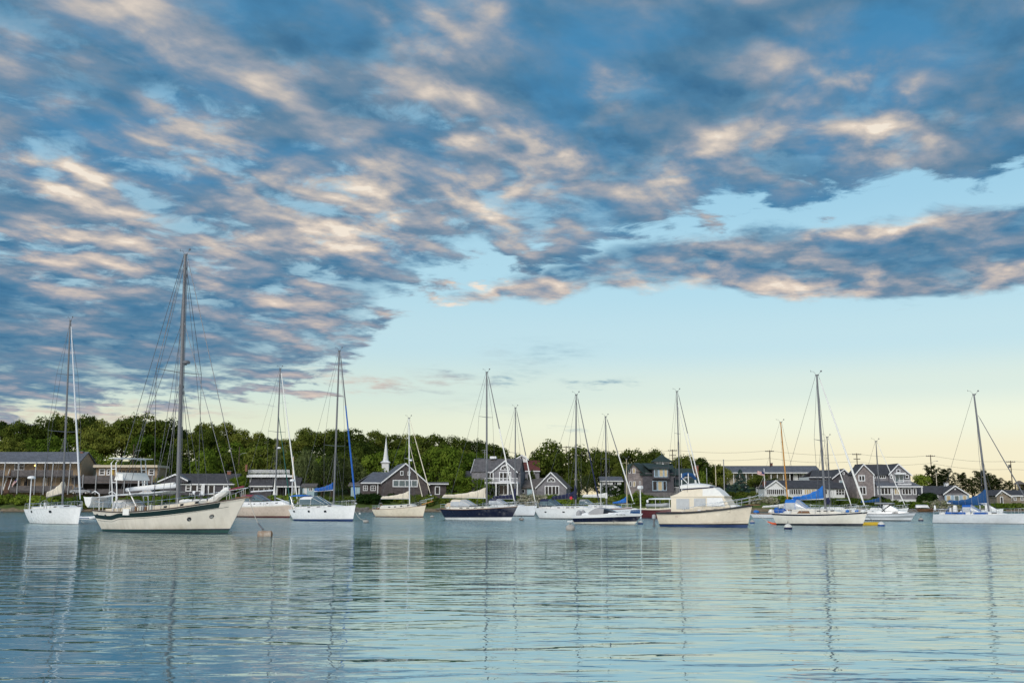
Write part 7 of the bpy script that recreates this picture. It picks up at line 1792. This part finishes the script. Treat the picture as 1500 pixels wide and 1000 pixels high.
# clipped hedges in two terraces
for (a0, a1, t0, b0, Y, lab) in ((884, 917, 708.5, 717, 250, 'upper tier of clipped dark hedge below the small white house'), (878, 917, 717.5, 725.5, 245, 'lower tier of clipped dark hedge behind the white-covered sloop mast')):
    x0, x1 = xat(a0, Y), xat(a1, Y); z0, z1 = zat(b0, Y), zat(t0, Y); rs = np.random.RandomState(int(a0))
    cl = [(rs.uniform(x0, x1), Y + rs.uniform(0, 1.2), rs.uniform(z0 - 1, z1 - .35), .38, .9) for _ in range(130)]
    V, F = leaf_cloud(rs, cl, 16, .12); V -= np.array([x0, Y, z0])
    o = bpy.data.objects.new('clipped_hedge', leaf_mesh('clipped_hedge', V, F, 'leaf_hedge')); COL.objects.link(o); o.location = (x0, Y, z0); tag(o, lab, 'hedge', 'clipped hedges')

# rocks and stones at the water's edge
rs = random.Random(5); mb = MB()
for _ in range(520):
    px = rs.choice([rs.uniform(-20, 1520), rs.uniform(515, 570), rs.uniform(1320, 1400), rs.uniform(640, 960)]); x = xat(px, 224); y = shore_y(x) + rs.uniform(-.8, 2.6); r = rs.uniform(.12, .5)
    mb.blob((x, y, ground(x, y) + r * .2), r * rs.uniform(.8, 1.5), r, r * rs.uniform(.5, .8), 6, 4, .22)
o = mb.build('shore_stones', M['shore_rock']); o['kind'] = 'stuff'; o['label'] = 'grey stones scattered along the water edge'

# overturned skiff and rowing boat pulled ashore
Y = 221; p = at(1342, 747, Y); p.z = ground(p.x, Y) + .25
t = thing('rowing_boat', 'brown wooden rowing boat beached between the grey cruiser and the racing sloop', 'rowing boat', (xat(1357, 220), 220, .15), R(6)); hh = Hull(3.9, 1.4, (.5, .45, .62), .04, .1, .75, draft=.1)
hh.band(lambda t: -.1, lambda t: hh.sheer(t), 12, 3).build('hull', M['teak'], t, True); hh.deck(.18, 10, -.02).build('floor', MATS['dark_teak'], t)
for sd in (-1, 1): MB().tube([hh.edge(i / 12, sd) for i in range(13)], .035, 5).build('gunwale', M['teak'], t)
t = thing('upturned_skiff', 'white skiff lying upside down on the shore right of the grey cruiser', 'skiff', (xat(1352.5, 224), 224.4, ground(xat(1352, 224), 224.4) + .95), R(-6)); hh = Hull(3.0, 1.3, (.45, .42, .5), .03, .14, .8, draft=.14)
u = hh.band(lambda t: -.14, lambda t: hh.sheer(t), 12, 4); u.v = [(x, y, -z) for x, y, z in u.v]; u.build('hull', M['gelcoat_white'], t, True)
k_ = MB().loft([[(x, -.15, .13), (x, 0, .2), (x, .15, .13)] for x in (-1.4, 1.0)], False, False); k_.build('keel', M['gelcoat_grey_white'], t)

# ------------------------------------------------------------------ poles, wires, masts ashore
POLES = []
def utility_pole(px, top, base, Y, label, arms=1, lamp=False, box=False):
    p = at(px, base, Y); zt = zat(top, Y); gz = min(p.z, ground(p.x, Y)) - .3
    t = thing('utility_pole', label, 'utility pole', (p.x, Y, gz), 0, 'utility poles')
    h = zt - gz
    MB().tube([(0, 0, 0), (0, 0, h)], .17, 8, .12).build('pole', M['pole_wood'], t, True)
    for a in range(arms):
        z = h - .35 - a * 1.3; w = 1.25 if a == 0 else .9
        MB().box(-w, w, -.07, .07, z - .08, z + .08).build('crossarm', M['pole_wood'], t)
        for x in (-w * .9, -w * .4, w * .4, w * .9): MB().lathe([(.05, 0), (.08, .08), (.05, .2), (.02, .25)], 7, (x, 0, z + .08)).build('insulator', M['post_grey'], t)
    if lamp:
        l_ = MB().tube([(0, 0, h - 2.2), (.9, -.1, h - 1.7), (1.5, -.15, h - 1.65)], .04, 5).build('lamp_arm', M['post_grey'], t); MB().blob((1.65, -.15, h - 1.68), .3, .14, .09, 8, 5).build('lamp_head', M['post_grey'], l_)
    if box: MB().lathe([(.25, 0), (.28, .05), (.28, .75), (.2, .85)], 10, (-.42, 0, h - 1.9)).build('transformer', M['motor_grey'], t)
    POLES.append((p.x, Y, zt)); return t
utility_pole(194, 650, 690, 268, 'grey utility pole against the dark trees above the cutter arch', 0, True)
utility_pole(349.5, 654, 690, 266, 'utility pole with lamp behind the cutter forestay', 0, True)
utility_pole(829.5, 653, 690, 285, 'utility pole with crossarm above the spreading tree behind the cottage', 1)
utility_pole(923, 659, 700, 288, 'utility pole with crossarms behind the green-roofed house', 2)
utility_pole(986, 658, 700, 286, 'utility pole just right of the octagonal cupola', 2)
utility_pole(1129, 659, 702, 292, 'tall utility pole standing at the middle of the motel roof', 1)
utility_pole(1257.5, 663.5, 715, 285, 'utility pole rising behind the left gable of the big grey house', 2)
utility_pole(1366, 666, 715, 285, 'utility pole with street lamp among the dark pines', 1, True)
utility_pole(1484, 674.5, 725, 280, 'utility pole with transformer at the far right', 1, False, True)

names = ['the cottage tree and the green-roofed house', 'the green-roofed house and the cupola', 'the cupola and the motel', 'the motel and the big grey house', 'the big grey house and the pines', 'the pines and the far right pole']
for n, (a, b_) in enumerate(zip(POLES[2:], POLES[3:])):
    for lv, (dz, lb) in enumerate(((-.15, 'upper'), (-2.3, 'lower'))):
        A, B = Vector(a) + Vector((0, 0, dz)), Vector(b_) + Vector((0, 0, dz)); mb = MB()
        mb.tube([A.lerp(B, i / 12) - Vector((0, 0, .7 * math.sin(math.pi * i / 12))) for i in range(13)], .028, 4)
        tag(mb.build('power_line', M['wire_steel']), f'{lb} overhead wire sagging between {names[n]}', 'wire', 'overhead wires')
A = Vector(POLES[-1]); 
for dz, lb in ((-.15, 'upper'), (-2.3, 'lower')):
    tag(MB().tube([A + Vector((0, 0, dz)), A + Vector((20, 0, dz - .9)), A + Vector((40, 2, dz))], .028, 4).build('power_line', M['wire_steel']), f'{lb} overhead wire leaving the far right pole out of view', 'wire', 'overhead wires')
def bare_pole(px, top, base, Y, label, mat='pole_wood', r=.10, name='pole'):
    p = at(px, base, Y); g = min(p.z, ground(p.x, Y)) - .2
    t = thing(name, label, 'pole', (p.x, Y, g), 0, 'bare poles ashore'); h = zat(top, Y) - g
    MB().tube([(0, 0, 0), (0, 0, h)], r, 8, r * .75).build('shaft', M[mat], t, True); MB().lathe([(r * .8, 0), (r * 1.1, .05), (r * .3, .16)], 8, (0, 0, h)).build('cap', M['post_grey'], t); return t
bare_pole(427.5, 669, 740, 234, 'weathered wooden pole between the tan sloop and the blue-jib sloop', 'canvas_tan', .16)
bare_pole(1035.7, 686, 712, 247, 'thin grey bare pole left of three behind the trawler top', 'post_grey'); bare_pole(1049, 681, 716, 244, 'pale bare pole in the middle of three behind the trawler top', 'canvas_cream'); bare_pole(1061.5, 673.5, 728, 240, 'tall weathered bare pole left of the blue spruce', 'canvas_grey', .14)
bare_pole(1372.5, 692, 715, 250, 'thin pale pole above the shuttered cottage roof', 'canvas_cream', .09); bare_pole(1430, 721, 736, 236, 'short yellowish post on the lawn right of the shuttered cottage', 'canvas_tan', .07)
t = bare_pole(1121, 686, 734, 238, 'white flagpole at the left end of the porch restaurant', 'trim_white', .11, 'flagpole')
flag('flag', 'striped flag drooping from the white flagpole by the porch restaurant', 1120, 691.5, 237.9, 1.75, .85, slope=.18); bpy.data.objects['flag.001'].rotation_euler = (0, 0, R(8))
MB().tube([(0, 0, -.9), (0, 0, .05)], .02, 5).build('halyard_clip', M['rope'], bpy.data.objects['flag.001'])
tag(MB().tube([at(1120, 695, 238), at(1112, 712, 237), at(1106, 728, 236)], .03, 5).build('guy_line', M['rope']), 'guy line slanting down from the white flagpole', 'rope')

# ------------------------------------------------------------------ cars and garden things
def car(px, py, Y, rz, col, label, s=1.0):
    z = zat(py, Y); t = thing('parked_car', label, 'car', (xat(px, Y, z), Y, z), R(rz), 'cars parked ashore')
    cm = pmat('car_paint_' + col[0], col[1], .25, var=.05)
    P = [(-2.2, .35), (-2.2, .80), (-1.9, .95), (-1.35, 1.0), (1.0, .98), (1.9, .86), (2.2, .70), (2.2, .35)]
    MB().prism(P, -.85, .85).build('body', cm, t)
    MB().loft([[(x, y * w, z_) for x, z_ in ((-1.75, .96), (-1.3, 1.46), (.35, 1.48), (1.1, .96))] for y, w in ((-1, .83), (-1, .70), (1, .70), (1, .83))], False, False)
    g = MB().loft([[(-1.8, -.8, .96), (-1.8, .8, .96), (-1.3, .68, 1.42), (-1.3, -.68, 1.42)], [(1.15, -.8, .94), (1.15, .8, .94), (.35, .68, 1.44), (.35, -.68, 1.44)]]).build('window_band', M['dark_glass'], t)
    MB().loft([[(-1.34, -.70, 1.40), (-1.34, .70, 1.40), (-1.3, .6, 1.50), (-1.3, -.6, 1.50)], [(.40, -.70, 1.42), (.40, .70, 1.42), (.33, .6, 1.52), (.33, -.6, 1.52)]]).build('roof', cm, t)
    for x in (-1.35, 1.35):
        for y in (-.86, .86):
            w = MB().lathe([(.33, -.10), (.34, 0), (.33, .10)], 12, (x, y, .34), 'y').build('wheel', M['black_rubber'], t); MB().lathe([(.19, -.11), (.19, .11)], 10, (x, y, .34), 'y').build('rim', M['rail_steel'], w)
    for y in (-.6, .6): MB().box(2.18, 2.23, y - .16, y + .16, .62, .75).build('headlight', M['clear_vinyl'], t)
car(118, 723.5, 236, 8, ('silver', (.35, .37, .40)), 'silver car parked behind the tender, right of the tan balcony house')
car(219, 727, 236, -4, ('white', (.70, .72, .74)), 'white car parked behind the cutter awning')
car(1060, 716.5, 262, 5, ('dark_blue', (.02, .025, .05)), 'dark blue car parked left of the blue spruce')
car(1100, 715.5, 264, 175, ('black', (.02, .02, .022)), 'black car parked right of the blue spruce')
def garden_chair(px, py, Y, rz, label):
    z = zat(py, Y); t = thing('garden_chair', label, 'chair', (xat(px, Y, z), Y, z), R(rz), 'white garden chairs')
    MB().slab([(-.35, -.4, .38), (.35, -.4, .38), (.32, .3, .26), (-.32, .3, .26)], .05).build('seat', M['trim_white'], t)
    MB().slab([(-.33, .25, .25), (.33, .25, .25), (.38, .62, 1.05), (-.38, .62, 1.05)], .04).build('backrest', M['trim_white'], t)
    for sx in (-1, 1):
        MB().box(sx * .42 - .07, sx * .42 + .07, -.45, .4, .54, .58).build('armrest', M['trim_white'], t)
        MB().box(sx * .42 - .04, sx * .42 + .04, -.42, -.34, 0, .54).build('leg', M['trim_white'], t); MB().box(sx * .42 - .04, sx * .42 + .04, .3, .38, 0, .54).build('leg', M['trim_white'], t)
garden_chair(281.5, 725.5, 234, -20, 'white garden chair on the lawn left of the pair at the low grey house'); garden_chair(295, 726, 234, 15, 'white garden chair on the lawn right of the pair at the low grey house')
